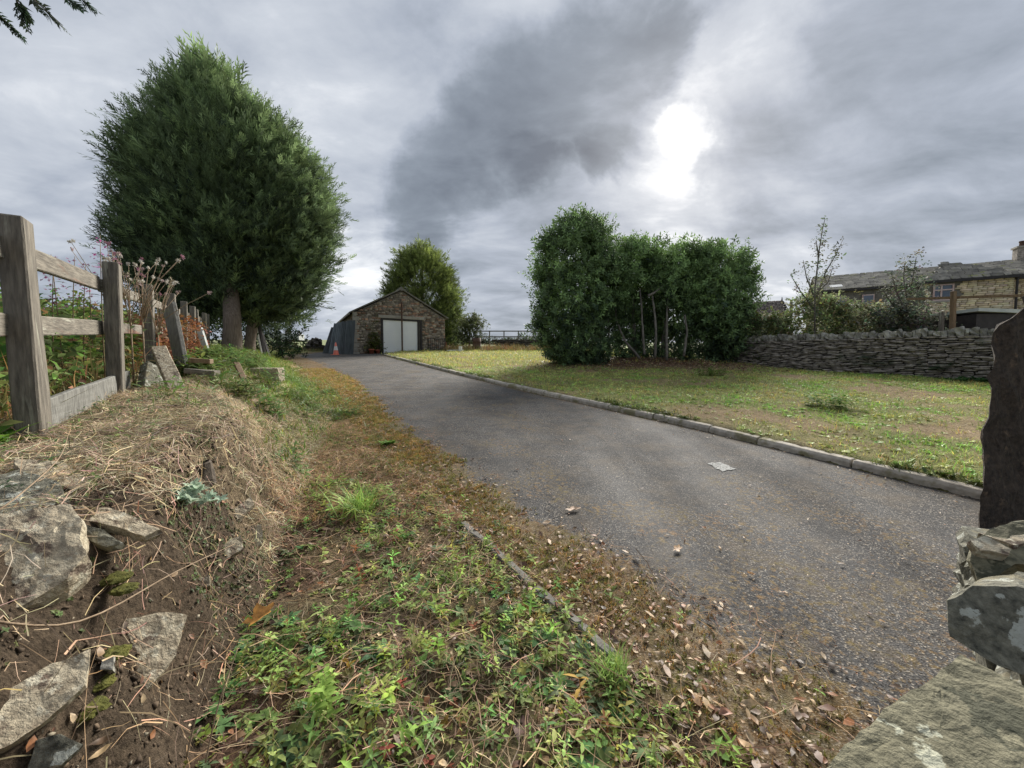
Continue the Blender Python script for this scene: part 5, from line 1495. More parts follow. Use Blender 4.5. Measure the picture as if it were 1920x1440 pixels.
sw2 = inst(P_st, onground(x, y, 0.006) + nr * rng.uniform(0, 0.02, (n, 1)), flat(n, nr, 0.25), rng.uniform(0.6, 1.2, n), col_var((0.46, 0.33, 0.21), n, 0.5, 0.2))
x, y = sample(330, -2.6, 1.6, 0.55, 3.4, lambda x, y: np.where((in_bed(x, y) | in_face(x, y)) & infront(x, y), 0.35 + 0.65 * np.exp(-((x - 0.35) / 0.5) ** 2 - ((y - 1.1) / 0.3) ** 2), 0)); n = len(x)
nr = surf_normal(x, y)
sw3 = inst(P_ls, onground(x, y, 0.012) + nr * rng.uniform(0.0, 0.05, (n, 1)), frames(nr + rng.normal(size=(n, 3)) * 0.14, rng.normal(-0.5, 0.9, n)), rng.uniform(0.5, 1.0, n), col_var((0.40, 0.28, 0.17), n, 0.4, 0.15))
# upright dry stalks on the bank face
x, y = sample(420, -2.8, -0.5, 0.6, 3.2, lambda x, y: np.where((x < xfoot(y) + 0.35) & (x > xfoot(y) - 0.9) & infront(x, y), 0.5, 0)); n = len(x)
zdir = np.stack([rng.normal(0.25, 0.5, n), rng.normal(-0.1, 0.5, n), np.ones(n)], -1)
fr_u = frames(zdir, rng.uniform(0, 6.28, n)); fr_u = fr_u[:, :, [2, 0, 1]]
sw4 = inst(P_ls + P_st, onground(x, y, 0.03), fr_u, rng.uniform(0.3, 0.75, n), col_var((0.38, 0.27, 0.17), n, 0.4, 0.15))
# straw mats along the drive's edge and the dry bits of lawn
x, y = sample(5200, -13, 2.4, 1.0, 20, lambda x, y: np.where(infront(x, y) & (x < xt(y) + 0.3) & (x > xe(y) - 0.5), 0.9 * sstep(0.4, 0.6, fbm(x * 1.6, y * 1.6, 97)), 0), 2.0); n = len(x)
pos = onground(x, y, 0.008); tarm = x > xe(y); pos[tarm, 2] = plane(y[tarm]) + 0.010
sw5 = inst(P_st, pos, flat(n, np.tile(np.array([[0, -S, 1.0]]), (n, 1)), 0.12), rng.uniform(0.4, 0.9, n) * (1 + 0.06 * y), col_var((0.34, 0.22, 0.12), n, 0.45, 0.2))
x, y = sample(9000, -4, 13, 3.0, 22, lambda x, y: np.where(infront(x, y) & (x > xk(y) + 0.15), sstep(0.44, 0.6, fbm(x * 1.3, y * 1.3, 21) * 0.6 + fbm(x * 0.5, y * 0.5, 23) * 0.4), 0.0), 1.4); n = len(x)
nr = surf_normal(x, y)
sw6 = inst(P_st[:6], onground(x, y, 0.02), flat(n, nr, 0.3), rng.uniform(0.6, 1.0, n) * (1 + 0.09 * y), col_var((0.48, 0.35, 0.22), n, 0.4, 0.2))
x, y = sample(4600, -3, 4.6, 0.9, 9, lambda x, y: np.where(infront(x, y) & (x > xt(y) - 0.1) & (x < xk(y) - 0.02), 0.12 + 0.9 * sstep(0.52, 0.7, fbm(x * 1.1, y * 1.4, 98)) + 0.8 * np.exp(-(np.hypot(x - 1.6, y - 1.3) / 0.7) ** 2), 0), 1.5); n = len(x)
sw7 = inst(P_st, np.stack([x, y, plane(y) + 0.009], -1), flat(n, np.tile(np.array([[0, -S, 1.0]]), (n, 1)), 0.06), rng.uniform(0.12, 0.45, n), col_var((0.33, 0.25, 0.17), n, 0.4, 0.15))
x, y = sample(7000, -10, 0.6, 2.6, 13, lambda x, y: np.where(infront(x, y) & (x < xe(y) + 0.2) & (x > xfoot(y) - 0.2), 0.35 + 0.65 * sstep(0.4, 0.6, fbm(x * 1.8, y * 1.8, 99)), 0), 1.8); n = len(x)
nr = surf_normal(x, y)
sw8 = inst(P_st, onground(x, y, 0.008) + nr * rng.uniform(0, 0.02, (n, 1)), flat(n, nr, 0.28), rng.uniform(0.6, 1.1, n) * (1 + 0.06 * y), col_var((0.42, 0.27, 0.15), n, 0.45, 0.25))
stuff('dead_straw', merge(sw1, sw2, sw3, sw4, sw5, sw6, sw7, sw8), M['dry'])

def clod(i):
    r = np.random.default_rng(i); t = (1 + 5 ** 0.5) / 2
    v = np.array([(-1, t, 0), (1, t, 0), (-1, -t, 0), (1, -t, 0), (0, -1, t), (0, 1, t), (0, -1, -t), (0, 1, -t), (t, 0, -1), (t, 0, 1), (-t, 0, -1), (-t, 0, 1)], float) / 1.9
    v = v * r.uniform(0.35, 1.4, (12, 1)) * np.array([1, 0.75, 0.5])
    f = np.array([(0, 11, 5), (0, 5, 1), (0, 1, 7), (0, 7, 10), (0, 10, 11), (1, 5, 9), (5, 11, 4), (11, 10, 2), (10, 7, 6), (7, 1, 8), (3, 9, 4), (3, 4, 2), (3, 2, 6), (3, 6, 8), (3, 8, 9), (4, 9, 5), (2, 4, 11), (6, 2, 10), (8, 6, 7), (9, 8, 1)])
    return v, f, r.uniform(0.85, 1.15, 12)
P_cl = [clod(i) for i in range(6)]
x, y = sample(9000, -2.8, 1.4, 0.5, 3.4, lambda x, y: np.where(infront(x, y), np.where((x < xfoot(y) + 0.06) & (x > xfoot(y) - 0.75) & (y < 2.9), 0.35 + 0.65 * sstep(0.4, 0.6, fbm(x * 3, y * 3, 101)), np.where(in_bed(x, y), 0.12, 0)), 0)); n = len(x)
cc_ = np.where(rng.random((n, 1)) < 0.15, np.array([[0.30, 0.26, 0.19]]), np.array([[0.10, 0.072, 0.048]])) * rng.uniform(0.5, 1.6, (n, 1))
stuff('soil_clods', inst(P_cl, onground(x, y, 0.002), flat(n, surf_normal(x, y), 0.5), np.minimum(np.exp(rng.normal(-5.4, 0.65, n)), 0.012), cc_), M['dry'])

# grass: lawn, green strip on the bank, tufts in the bed
def P_ros4(n, L, w, up):
    return proto(*[leaf4((0, 0, 0.003), (math.cos(i * 2.4), math.sin(i * 2.4), random.uniform(*up)), L * random.uniform(.6, 1.1), w, .25, col=np.array([1, 1, 1]) * random.uniform(.75, 1.2)) for i in range(n)])
P_lg = [P_tuft(7, 0.085, 0.0068, 0.8, 0.5, 0.22, 0.05) for _ in range(6)] + [P_ros4(5, 0.05, 0.026, (0.1, 0.7)) for _ in range(3)]
P_fg = [P_tuft(7, 0.11, 0.012, 0.7, 0.4, 0.2, 0.10) for _ in range(5)]
def lawn_d(x, y):
    gr, st, mu, li, fa = zones(x, y)
    return np.where((x > xk(y) + 0.14) & infront(x, y, 1.0), 0.06 + 0.94 * gr, 0)
x, y = sample(15000, -4, 13.5, 2.2, 15, lawn_d, 1.5); n = len(x)
nn_ = fbm(x * 0.9, y * 0.9, 33)[:, None]
cl = col_var((0.43, 0.49, 0.15), n, 0.3, 0.15) * (0.7 + 0.6 * nn_); cl[:, 0] *= 0.75 + 0.5 * fbm(x * 2, y * 2, 34); pt_ = sstep(.52, .62, fbm(x * 1.7, y * 1.7, 36))[:, None]; cl = cl * (1 - pt_) + cl * np.array([[0.75, 1.12, 0.7]]) * pt_
gr1 = inst(P_lg, onground(x, y, 0.0), upright(n, 0.25), rng.uniform(0.5, 1.15, n) * (1 + 0.02 * y), cl)
x, y = sample(6500, -9, 10, 14, 29, lambda x, y: np.where((x > xk(y) + 0.1) & infront(x, y, 1.0), 0.2 + 0.8 * zones(x, y)[0], 0), 1.2); n = len(x)
cl = col_var((0.42, 0.46, 0.14), n, 0.3, 0.15)
gr2 = inst(P_fg, onground(x, y), upright(n, 0.2), rng.uniform(0.8, 1.5, n), cl)
# scruffy growth along the kerb
x, y = sample(700, -8, 5, 2.5, 24, lambda x, y: np.where((x > xk(y) + 0.10) & (x < xk(y) + 0.3), 0.9 * sstep(0.4, 0.65, fbm(x * 1.2, y * 1.2, 35)), 0), 1.4); n = len(x)
gr3 = inst(P_lg, onground(x, y), upright(n, 0.3), rng.uniform(0.8, 1.8, n), col_var((0.13, 0.17, 0.05), n, 0.3, 0.2))
stuff('lawn_grass', merge(gr1, gr2, gr3), M['grass'])

def strip_d(x, y):
    gr, st, mu, li, fa = zones(x, y)
    return np.where((x < xt(y) - 0.15) & (x > xfence(y) - 0.3) & infront(x, y, 0.4) & in_top(x, y) | ((x < xe(y)) & (y > 3.2) & (x > xfoot(y) - 0.1)), gr, 0)
x, y = sample(7500, -18, -0.4, 3.0, 24, strip_d, 1.8); n = len(x)
nn_ = fbm(x * 0.9, y * 0.9, 37)[:, None]
gs1 = inst(P_lg[:7], onground(x, y), upright(n, 0.3), rng.uniform(0.7, 1.5, n) * (1 + 0.03 * y), col_var((0.19, 0.27, 0.06), n, 0.3, 0.2) * (0.65 + 0.7 * nn_))
x, y = sample(1500, -9, -0.4, 3.0, 10, lambda x, y: strip_d(x, y) * sstep(0.45, 0.6, fbm(x * 2, y * 2, 38)), 1.5); n = len(x)
gs2 = inst(P_w1 + P_ro, onground(x, y), upright(n, 0.3), rng.uniform(1.0, 2.0, n), col_var((0.17, 0.26, 0.08), n, 0.3, 0.25))
x, y = sample(650, -5, -0.9, 1.3, 5.5, lambda x, y: np.where(in_top(x, y) & infront(x, y) & (x > xfence(y)), 0.5, 0)); n = len(x)
gs3 = inst(P_w1 + P_sm + P_lg[:3], onground(x, y), upright(n, 0.3), rng.uniform(0.5, 1.2, n), col_var((0.15, 0.20, 0.07), n, 0.3, 0.25))
x, y = sample(2200, -6.5, 1.6, 0.7, 10, lambda x, y: (0.06 + 0.94 * sstep(2.5, 4, y)) * np.where((x < xt(y) + 0.15) & (x > xfoot(y)) & infront(x, y), sstep(0.45, 0.65, fbm(x * 2.2, y * 2.2, 39)), 0)); n = len(x)
gs4 = inst(P_lg[:6], onground(x, y), upright(n, 0.3), rng.uniform(0.35, 0.8, n), col_var((0.16, 0.21, 0.055), n, 0.3, 0.2))
# fine green fuzz on the mud face
x, y = sample(1500, -2.6, -0.7, 0.8, 3.2, lambda x, y: np.where((np.abs(x - xfoot(y) + 0.12) < 0.2), sstep(0.4, 0.6, fbm(x * 3, y * 3, 41)), 0)); n = len(x)
gs5 = inst(P_sm, onground(x, y, 0.002), flat(n, surf_normal(x, y), 0.3), rng.uniform(0.35, 0.8, n), col_var((0.11, 0.14, 0.05), n, 0.3, 0.2))
stuff('bank_grass', merge(gs1, gs2, gs3, gs4, gs5), M['grass'])

# moss cushions and fine debris on the mossy margin
x, y = sample(17000, -10, 2.2, 0.9, 14, lambda x, y: np.where(infront(x, y) & (x < xt(y) + 0.16) & (x > xe(y) - 0.25) & ~((np.abs(x - xe(y) + 0.02) < 0.075) & (y < 2.9)), (0.22 + 0.78 * sstep(0.40, 0.62, fbm(x * 3, y * 2, 42))) * (0.35 + 0.65 * sstep(2.2, 4, y)) * sstep(0.16, -0.25, x - xt(y) + 0.5 * (fbm(x * 5, y * 5, 43) - 0.5)), 0), 1.8); n = len(x)
pos = onground(x, y, 0.001); tarm = x > xe(y); pos[tarm, 2] = plane(y[tarm]) + 0.003
mcol = np.where(rng.random((n, 1)) < 0.25 + 0.4 * fbm(x * 2, y * 2, 45)[:, None], np.array([[0.40, 0.24, 0.085]]), np.array([[0.24, 0.23, 0.06]]))
def P_moss():
    V, F, W = [], [], []
    for i in range(7):
        a = random.uniform(0, 6.28); b = np.array([random.gauss(0, .012), random.gauss(0, .012), -.002]); d = np.array([math.cos(a), math.sin(a), random.uniform(.5, 1.6)]) * 0.014
        sd = np.array([-math.sin(a), math.cos(a), 0]) * 0.004
        V += [b - sd, b + sd, b + d]; F.append((i * 3, i * 3 + 1, i * 3 + 2)); W += [.8, .8, 1.2]
    return np.array(V), np.array(F), np.array(W)
P_ms = [P_moss() for _ in range(5)]
stuff('moss_tufts', inst(P_ms, pos, upright(n, 0.2), rng.uniform(0.4, 1.0, n) * (0.7 + 0.16 * y), mcol * rng.uniform(0.7, 1.4, (n, 1))), M['grass'])

# ------------------------------------------------------------------ single plants and leaves that stand out
def plant(name, c, parts_, label, cat, mat, group=None):
    V, F, C = parts_
    return tag(obj_np(name, V, F, mat, C), label, cat, group)
def one(proto_, c, s, col, tilt=(0, 0, 1), roll=0.0):
    return inst([proto_], np.array([c]), frames(np.array([tilt]), np.array([roll])), np.array([s]), np.array([col]))
c = G(672, 958)
plant('grass_tuft', c, one(P_tuft(170, 0.30, 0.008, 0.75, 0.75, 0.08, 0.06), c, 1.0, (0.32, 0.48, 0.12)), 'large bright green grass tuft at the foot of the bank', 'grass tuft', M['grass'])
c = G(1150, 1275)
plant('grass_tuft', c, one(P_tuft(120, 0.19, 0.0042, 0.5, 0.45, 0.06, 0.028), c, 1.0, (0.32, 0.48, 0.13)), 'upright green grass tuft beside the near end of the edging', 'grass tuft', M['grass'])
c = G(1138, 1105)
plant('grass_tuft', c, one(P_tuft(70, 0.06, 0.004, 0.9, 0.5, 0.2, 0.03), c, 1.0, (0.15, 0.19, 0.06)), 'small low tuft growing through the moss at the edge of the tarmac', 'grass tuft', M['grass'])
c = G(935, 1000)
plant('weed_clump', c, merge(one(P_rosette(22, 0.11, 0.022, (0.2, 1.2)), c, 1.0, (0.12, 0.19, 0.085)), one(P_weed(0.12, 5, 0.05, 0.016), c, 1.0, (0.17, 0.24, 0.07))), 'leafy weed clump at the top end of the near edging stones', 'weed', M['leaf'])
c = G(355, 958)
ps = []
for _ in range(26):
    ps.append(one(P_rosette(9, 0.042, 0.017, (0.2, 1.2), 0.3), c + Vector((random.gauss(0, .05), random.gauss(0, .04), random.uniform(0.02, .11))), random.uniform(.8, 1.3), np.array((0.42, 0.53, 0.40)) * random.uniform(.75, 1.2), (random.gauss(0, .4), random.gauss(-.2, .4), 1)))
plant('sage_weed', c, merge(*ps), 'silvery grey green weed growing out of the straw on the bank', 'weed', M['leaf'])
c = G(855, 1112)
plant('thistle_rosette', c, one(P_rosette(16, 0.06, 0.012, (0.05, 0.5)), c, 1.0, (0.20, 0.28, 0.18)), 'pale blue green rosette among the brown leaves left of the edging', 'weed', M['leaf'])
c = G(610, 1330)
plant('weed_clump', c, merge(*[one(P_weed(0.16, 7, 0.05, 0.024), c + Vector((random.gauss(0, .02), random.gauss(0, .03), 0)), random.uniform(.7, 1.1), np.array((0.26, 0.40, 0.085)) * random.uniform(.8, 1.1)) for _ in range(5)]),
      'tallest bright lime green weed at the bottom, below the orange leaf', 'weed', M['leaf'])
c = G(640, 1190)
plant('weed_clump', c, merge(*[one(P_rosette(8, 0.05, 0.026, (0.2, 1.0)), c + Vector((random.gauss(0, .04), random.gauss(0, .03), random.uniform(0, .03))), random.uniform(.8, 1.1), np.array((0.15, 0.27, 0.09)) * random.uniform(.7, 1.2)) for _ in range(7)]),
      'broad leaved green weed just right of the orange leaf', 'weed', M['leaf'])
c = G(735, 838)
plant('weed_clump', c, merge(*[one(P_rosette(10, 0.08, 0.04, (0.2, 1.2)), c + Vector((random.gauss(0, .07), random.gauss(0, .08), random.uniform(0, .05))), random.uniform(.8, 1.2), np.array((0.17, 0.32, 0.06)) * random.uniform(.7, 1.2)) for _ in range(6)]),
      'bright green weed on the mossy left edge of the drive', 'weed', M['leaf'])
def fern(c, n, L, col, label, lean=(0.0, 0.0)):
    ps = []
    for i in range(n):
        a = 2 * PI * i / n + random.gauss(0, .2); d = np.array([math.cos(a) + lean[0], math.sin(a) + lean[1], random.uniform(.5, 1.1)])
        d /= np.linalg.norm(d); pr = []
        for k in range(16):
            t = (k + 1) / 17; p = d * L * t + np.array([0, 0, -0.42 * L * t * t])
            s = np.cross(d, (0, 0, 1)); s /= np.linalg.norm(s)
            for sg in (-1, 1):
                pr.append(leaf(p, s * sg + d * 0.35, L * 0.26 * math.sin(PI * (0.12 + 0.85 * t)), 0.022 * L / 0.5, 0.3, 0.1))
        ps.append(one(proto(*pr), c, 1.0, np.array(col) * random.uniform(.75, 1.2)))
    return plant('fern', c, merge(*ps), label, 'fern', M['leaf'])
c = G(-25, 845)
plant('dock_clump', c, merge(*[one(P_rosette(6, 0.24, 0.055, (0.25, 1.3), 0.7), c + Vector((random.gauss(0, .08), random.gauss(0, .06), .02)), random.uniform(.7, 1.1), np.array((0.24, 0.46, 0.07)) * random.uniform(.7, 1.2)) for _ in range(5)]), 'bright green broad leaved plant beside the nearest fence post', 'dock', M['leaf'])
def wall_pt(s_, d=0.05):
    p = A_ + wd * s_ + wnn * d; return Vector((p.x, p.y, gz(p.x, p.y)))
fern(wall_pt(5.1, 0.02) + Vector((0, 0, .45)), 8, 0.42, (0.07, 0.14, 0.075), 'dark green fern growing out of the middle of the stone wall', (-0.4, -0.6))
fern(wall_pt(6.6, 0.05) + Vector((0, 0, .25)), 9, 0.45, (0.06, 0.13, 0.05), 'dark fern low on the stone wall towards its right end', (-0.4, -0.6))
for s_, lab in ((7.3, 'dock clump at the foot of the wall nearest the gatepost'), (6.9, 'dock clump at the foot of the wall below the low fern')):
    c = wall_pt(s_, 0.3)
    plant('dock_clump', c, merge(*[one(P_rosette(9, 0.2, 0.08, (0.3, 1.4)), c + Vector((random.gauss(0, .18), random.gauss(0, .12), 0)), random.uniform(.7, 1.2), np.array((0.07, 0.15, 0.05)) * random.uniform(.7, 1.3)) for _ in range(9)]), lab, 'dock', M['leaf'])
for (u, v, lab) in ((1340, 705, 'bright green weed patch in the litter in front of the laurels'), (1560, 765, 'low green weed clump in the middle of the lawn'), (1040, 672, 'tall pale green weeds left of the biggest laurel')):
    c = G(u, v)
    plant('weed_clump', c, merge(*[one(P_weed(0.22, 5, 0.10, 0.04), c + Vector((random.gauss(0, .17), random.gauss(0, .14), 0)), random.uniform(.7, 1.3), np.array((0.16, 0.30, 0.05)) * random.uniform(.7, 1.2)) for _ in range(34)]), lab, 'weed', M['leaf'])
# single large fallen leaves
def lobed(L, w, curl):
    n = 18; V = [(0, 0, 0.0)]; 
    for i in range(n):
        a = 2 * PI * i / n; r = 1 + 0.28 * math.sin(a * 5 + 0.4); 
        x_ = math.cos(a) * L / 2 * r; y_ = math.sin(a) * w / 2 * r
        V.append((x_, y_, 0.006 + curl * (y_ / w) ** 2 * 4 * w * 0.35 + curl * 0.2 * x_ * x_ / L + random.gauss(0, 0.0025)))
    return np.array(V), np.array([(0, 1 + i, 1 + (i + 1) % n) for i in range(n)]), np.array([0.8] + [random.uniform(.85, 1.2) for _ in range(n)])
for (u, v, L, w, cl_, lab, kind, rl_) in (
    (490, 1190, 0.105, 0.065, (0.66, 0.33, 0.09), 'large orange brown curled leaf at the foot of the bank', 'lobed', 0.8),
    (688, 1064, 0.06, 0.045, (0.50, 0.36, 0.19), 'pale tan leaf among the weeds, up from the orange leaf', 'lobed', 0.1),
    (948, 1085, 0.07, 0.035, (0.16, 0.035, 0.02), 'dark red leaf lying against the edging stones', 'leaf', 0.2),
    (1045, 1140, 0.09, 0.03, (0.20, 0.06, 0.03), 'long red brown leaf on the drive side of the edging', 'leaf', -0.8),
    (918, 1258, 0.10, 0.045, (0.13, 0.07, 0.075), 'big purplish brown leaf in the middle of the weeds', 'leaf', -0.9),
    (808, 1338, 0.05, 0.022, (0.62, 0.55, 0.08), 'small yellow leaf near the bottom edge', 'leaf', 1.3),
    (1082, 1388, 0.07, 0.028, (0.55, 0.38, 0.2), 'pointed tan leaf near the bottom edge', 'leaf', -0.7),
    (975, 1370, 0.09, 0.05, (0.16, 0.09, 0.07), 'broad dull brown leaf at the bottom among green weeds', 'leaf', 0.9),
    (1075, 967, 0.11, 0.05, (0.50, 0.34, 0.22), 'flat pale dry leaf lying out on the tarmac', 'lobed', 0.3),
    (1270, 1043, 0.07, 0.04, (0.42, 0.25, 0.12), 'brown leaf on the tarmac nearer the camera than the pale one', 'lobed', 0.8),
    (1408, 1092, 0.035, 0.02, (0.62, 0.36, 0.16), 'single small orange leaf alone on the tarmac', 'lobed', -0.6),
    (1360, 1365, 0.05, 0.03, (0.40, 0.20, 0.13), 'reddish leaf in the litter left of the coping slab', 'leaf', 0.0)):
    c = G(u, v); x_, y_ = c.x, c.y
    if x_ > float(xe(y_)): c.z = S * y_ + 0.006
    nr = surf_normal(np.array([x_]), np.array([y_]))[0]
    if kind == 'lobed': pr = lobed(L, w, 0.9 if L > 0.07 and u < 600 else 0.35)
    else: pr = P_dead_leaf(L, w, 0.55)
    rz_ = (1, 0, 0)
    if u == 490: nr = nr + np.array([0.1, -0.6, 0.3]); c.z += 0.075
    plant('fallen_leaf', c, one(pr, c + Vector((0, 0, .006)), 1.0, cl_, nr, rl_), lab, 'leaf', M['deadleaf'])
# long dead stems
for (pts, r_, lab) in (([(-40, 1230, .82), (150, 1165, .98), (330, 1072, 1.30), (440, 1020, 1.62)], 0.0035, 'long pale dead stem lying across the front of the bank'),
                       ([(-20, 968, 1.1), (40, 925, 1.2), (110, 860, 1.5), (128, 815, 1.7)], 0.003, 'thin dead bramble stem arching over the stones by the left edge'),
                       ([(128, 985, 1.35), (182, 985, 1.3), (212, 958, 1.32), (232, 975, 1.3), (262, 990, 1.28), (312, 1050, 1.22)], 0.003, 'forked dead stem hanging over the layered stones'),
                       ([(350, 1420, .98), (372, 1330, 1.0), (420, 1200, 1.08)], 0.0028, 'upright dry stalk at the foot of the bank'),
                       ([(385, 1430, 1.0), (410, 1320, 1.03), (446, 1215, 1.1)], 0.0026, 'second dry stalk right of the first at the foot of the bank'),
                       ([(1000, 1225, 1.55), (1110, 1290, 1.4), (1260, 1380, 1.22), (1420, 1450, 1.1)], 0.003, 'longest straw coloured stalk lying through the litter near the bottom')):
    q = [P(*p) for p in pts]
    for p in q:
        zg_ = gz(p.x, p.y) + 0.012
        if p.z < zg_ or lab.startswith('longest'): p.z = zg_ + random.uniform(0, .02)
    # smooth
    qq = []
    for i in range(len(q) - 1):
        p0, p1, p2, p3 = q[max(i - 1, 0)], q[i], q[i + 1], q[min(i + 2, len(q) - 1)]
        for k in range(5):
            t = k / 5
            qq.append(0.5 * ((2 * p1) + (p2 - p0) * t + (2 * p0 - 5 * p1 + 4 * p2 - p3) * t * t + (3 * p1 - p0 - 3 * p2 + p3) * t ** 3))
    qq.append(q[-1])
    tag(MB().tube(qq, list(np.linspace(r_, r_ * 0.45, len(qq))), 5).build('dead_stem', M['twig'], smooth=True), lab, 'stem')

# ------------------------------------------------------------------ trees
def crown(prof, Yc, uc, n_clump, per, spray_protos, size, col_dark, col_light, depth=1.0, lump=0.16, drift=(0, 0, 0), upness=0.5, inner=0.25, seed=0, inner_size=1.8, top_light=0.6, cl_sp=0.34, skip=None):
    """prof: rows (v, left u, right u) of the outline at depth Yc -> sprays over a lumpy crown"""
    r0 = np.random.default_rng(seed)
    rows = np.array(prof, float)
    zs = np.array([P(uc, v, Yc).z for v in rows[:, 0]])
    k = Yc / FPX / (CP)
    L = (uc - rows[:, 1]) * k; Rr = (rows[:, 2] - uc) * k
    o = np.argsort(zs); zs, L, Rr = zs[o], L[o], Rr[o]
    cx = P(uc, rows[len(rows) // 2, 0], Yc).x
    def surf(th, z, sc=1.0):
        l = np.interp(z, zs, L); r = np.interp(z, zs, Rr); w = (1 + np.cos(th)) / 2
        rad = (l * (1 - w) + r * w)
        dep = (l + r) / 2 * depth
        lum = 1 + lump * 2 * (fbm(th * 1.6 + 50 + seed, z * 0.9 + 30, seed + 3, 3) - 0.5)
        return np.stack([cx + np.cos(th) * rad * sc * lum, Yc + np.sin(th) * dep * sc * lum, z], -1)
    area = (L + Rr) / 2 + 0.05
    def pick_z(n):
        grid = np.linspace(zs[0], zs[-1], 200); pdf = np.interp(grid, zs, area) + 0.15 * area.max()
        cdf = np.cumsum(pdf); cdf /= cdf[-1]
        return np.interp(r0.random(n), cdf, grid)
    zc = pick_z(n_clump); th = r0.uniform(0, 2 * PI, n_clump)
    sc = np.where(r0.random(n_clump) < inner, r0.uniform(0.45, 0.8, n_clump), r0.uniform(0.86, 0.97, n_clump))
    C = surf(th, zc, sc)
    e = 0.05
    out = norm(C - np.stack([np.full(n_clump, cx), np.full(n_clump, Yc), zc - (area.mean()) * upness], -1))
    idx = np.repeat(np.arange(n_clump), per)
    n = len(idx)
    off = r0.normal(size=(n, 3)) * cl_sp * size / 0.5
    off[:, 2] *= 0.7
    pos = C[idx] + off
    dirs = norm(out[idx] + r0.normal(size=(n, 3)) * 0.42 + np.array(drift) + off * 0.5)
    csh = r0.uniform(0.45, 1.5, n_clump)[idx]
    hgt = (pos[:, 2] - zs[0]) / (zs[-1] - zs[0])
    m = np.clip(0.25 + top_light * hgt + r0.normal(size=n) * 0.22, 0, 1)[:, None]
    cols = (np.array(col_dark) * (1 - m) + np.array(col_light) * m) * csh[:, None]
    s_ = r0.uniform(0.6, 1.25, n) * np.where(sc[idx] < 0.82, inner_size, 1.0)
    if skip is not None:
        kp = ~skip(pos); pos, dirs, cols, s_, n = pos[kp], dirs[kp], cols[kp], s_[kp], int(kp.sum())
    return inst(spray_protos, pos, frames(dirs, r0.normal(0, 0.7, n)), s_, cols)

def P_spray(L, n, w, flatness=0.35):
    """flat feathery conifer spray along +z"""
    ps = []
    def sliver(b, d, l, w_, c):
        b = np.array(b); d = np.array(d, float); d /= np.linalg.norm(d)
        s = np.cross(d, (0.15, 1, 0.2)); s /= np.linalg.norm(s)
        return ([b - s * w_ * 0.35 + d * l * 0.12, b + d * l * 0.45 + s * w_ * 0.65, b + d * l], [(0, 1, 2)], np.array([0.75, 0.95, 1.25]) * c)
    ps.append(sliver((0, 0, 0), (0, 0, 1), L, w, 0.9))
    for i in range(n):
        t = (i + 0.5) / n; sg = 1 if i % 2 else -1
        d = (sg * random.uniform(0.5, 1.0), random.gauss(0, flatness), 0.9 + 0.8 * t)
        ps.append(sliver((0, 0, L * t * 0.85), d, L * (0.55 - 0.32 * t) * random.uniform(.7, 1.2), w * 0.8, random.uniform(.75, 1.2)))
    return proto(*ps)
sprays = [P_spray(0.43, 9, 0.042, 0.5) for _ in range(7)]
big_prof = [(602 - (602 - v) * 0.86, 410 + (a - 410) * 0.63, 410 + (b - 410) * 0.86) for v, a, b in [(72, 380, 404), (95, 352, 428), (130, 306, 462), (165, 276, 512), (200, 248, 548), (240, 222, 590), (280, 206, 622), (330, 190, 636), (380, 182, 641), (425, 178, 632), (460, 180, 608), (500, 184, 592), (540, 215, 580), (570, 285, 545), (592, 370, 500), (602, 400, 470)]]
tb = P(435, 655, 13.8); tb.z = gz(tb.x, tb.y)
tree = empty('conifer_tree', tb, 'huge dense dark green conifer with a rounded windswept crown beside the fence', 'tree')
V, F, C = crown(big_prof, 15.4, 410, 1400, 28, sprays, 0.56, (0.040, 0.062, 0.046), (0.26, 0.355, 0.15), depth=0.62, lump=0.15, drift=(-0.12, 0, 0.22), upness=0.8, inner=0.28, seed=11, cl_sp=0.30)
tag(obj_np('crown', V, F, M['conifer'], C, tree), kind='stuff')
def trunk(pts, rads, name, parent, mat='bark', n=14):
    m = MB(); q = [Vector(p) for p in pts]; dense = []; rr = []
    for i in range(len(q) - 1):
        for k in range(6): dense.append(q[i].lerp(q[i + 1], k / 6)); rr.append(rads[i] + (rads[i + 1] - rads[i]) * k / 6)
    dense.append(q[-1]); rr.append(rads[-1])
    return m.tube(dense, rr, n).build(name, M[mat], parent, smooth=True, jitter=0.025, jscale=5)
tk = trunk([tb + Vector((0, 0, -0.3)), tb + Vector((0.01, 0, 0.15)), P(436, 600, 13.8), P(432, 545, 14.2), P(420, 430, 15.2), P(400, 150, 15.4)], [0.42, 0.31, 0.27, 0.25, 0.18, 0.03], 'trunk', tree)
for (u, v, u2, v2) in ((432, 560, 330, 520), (430, 540, 520, 500), (436, 575, 395, 545), (425, 470, 250, 380), (425, 450, 580, 360)):
    trunk([P(u, v, 14.2), P((u + u2) / 2, (v + v2) / 2 - 6, 14.6), P(u2, v2, 14.8)], [0.09, 0.06, 0.02], 'limb', tree, n=8)
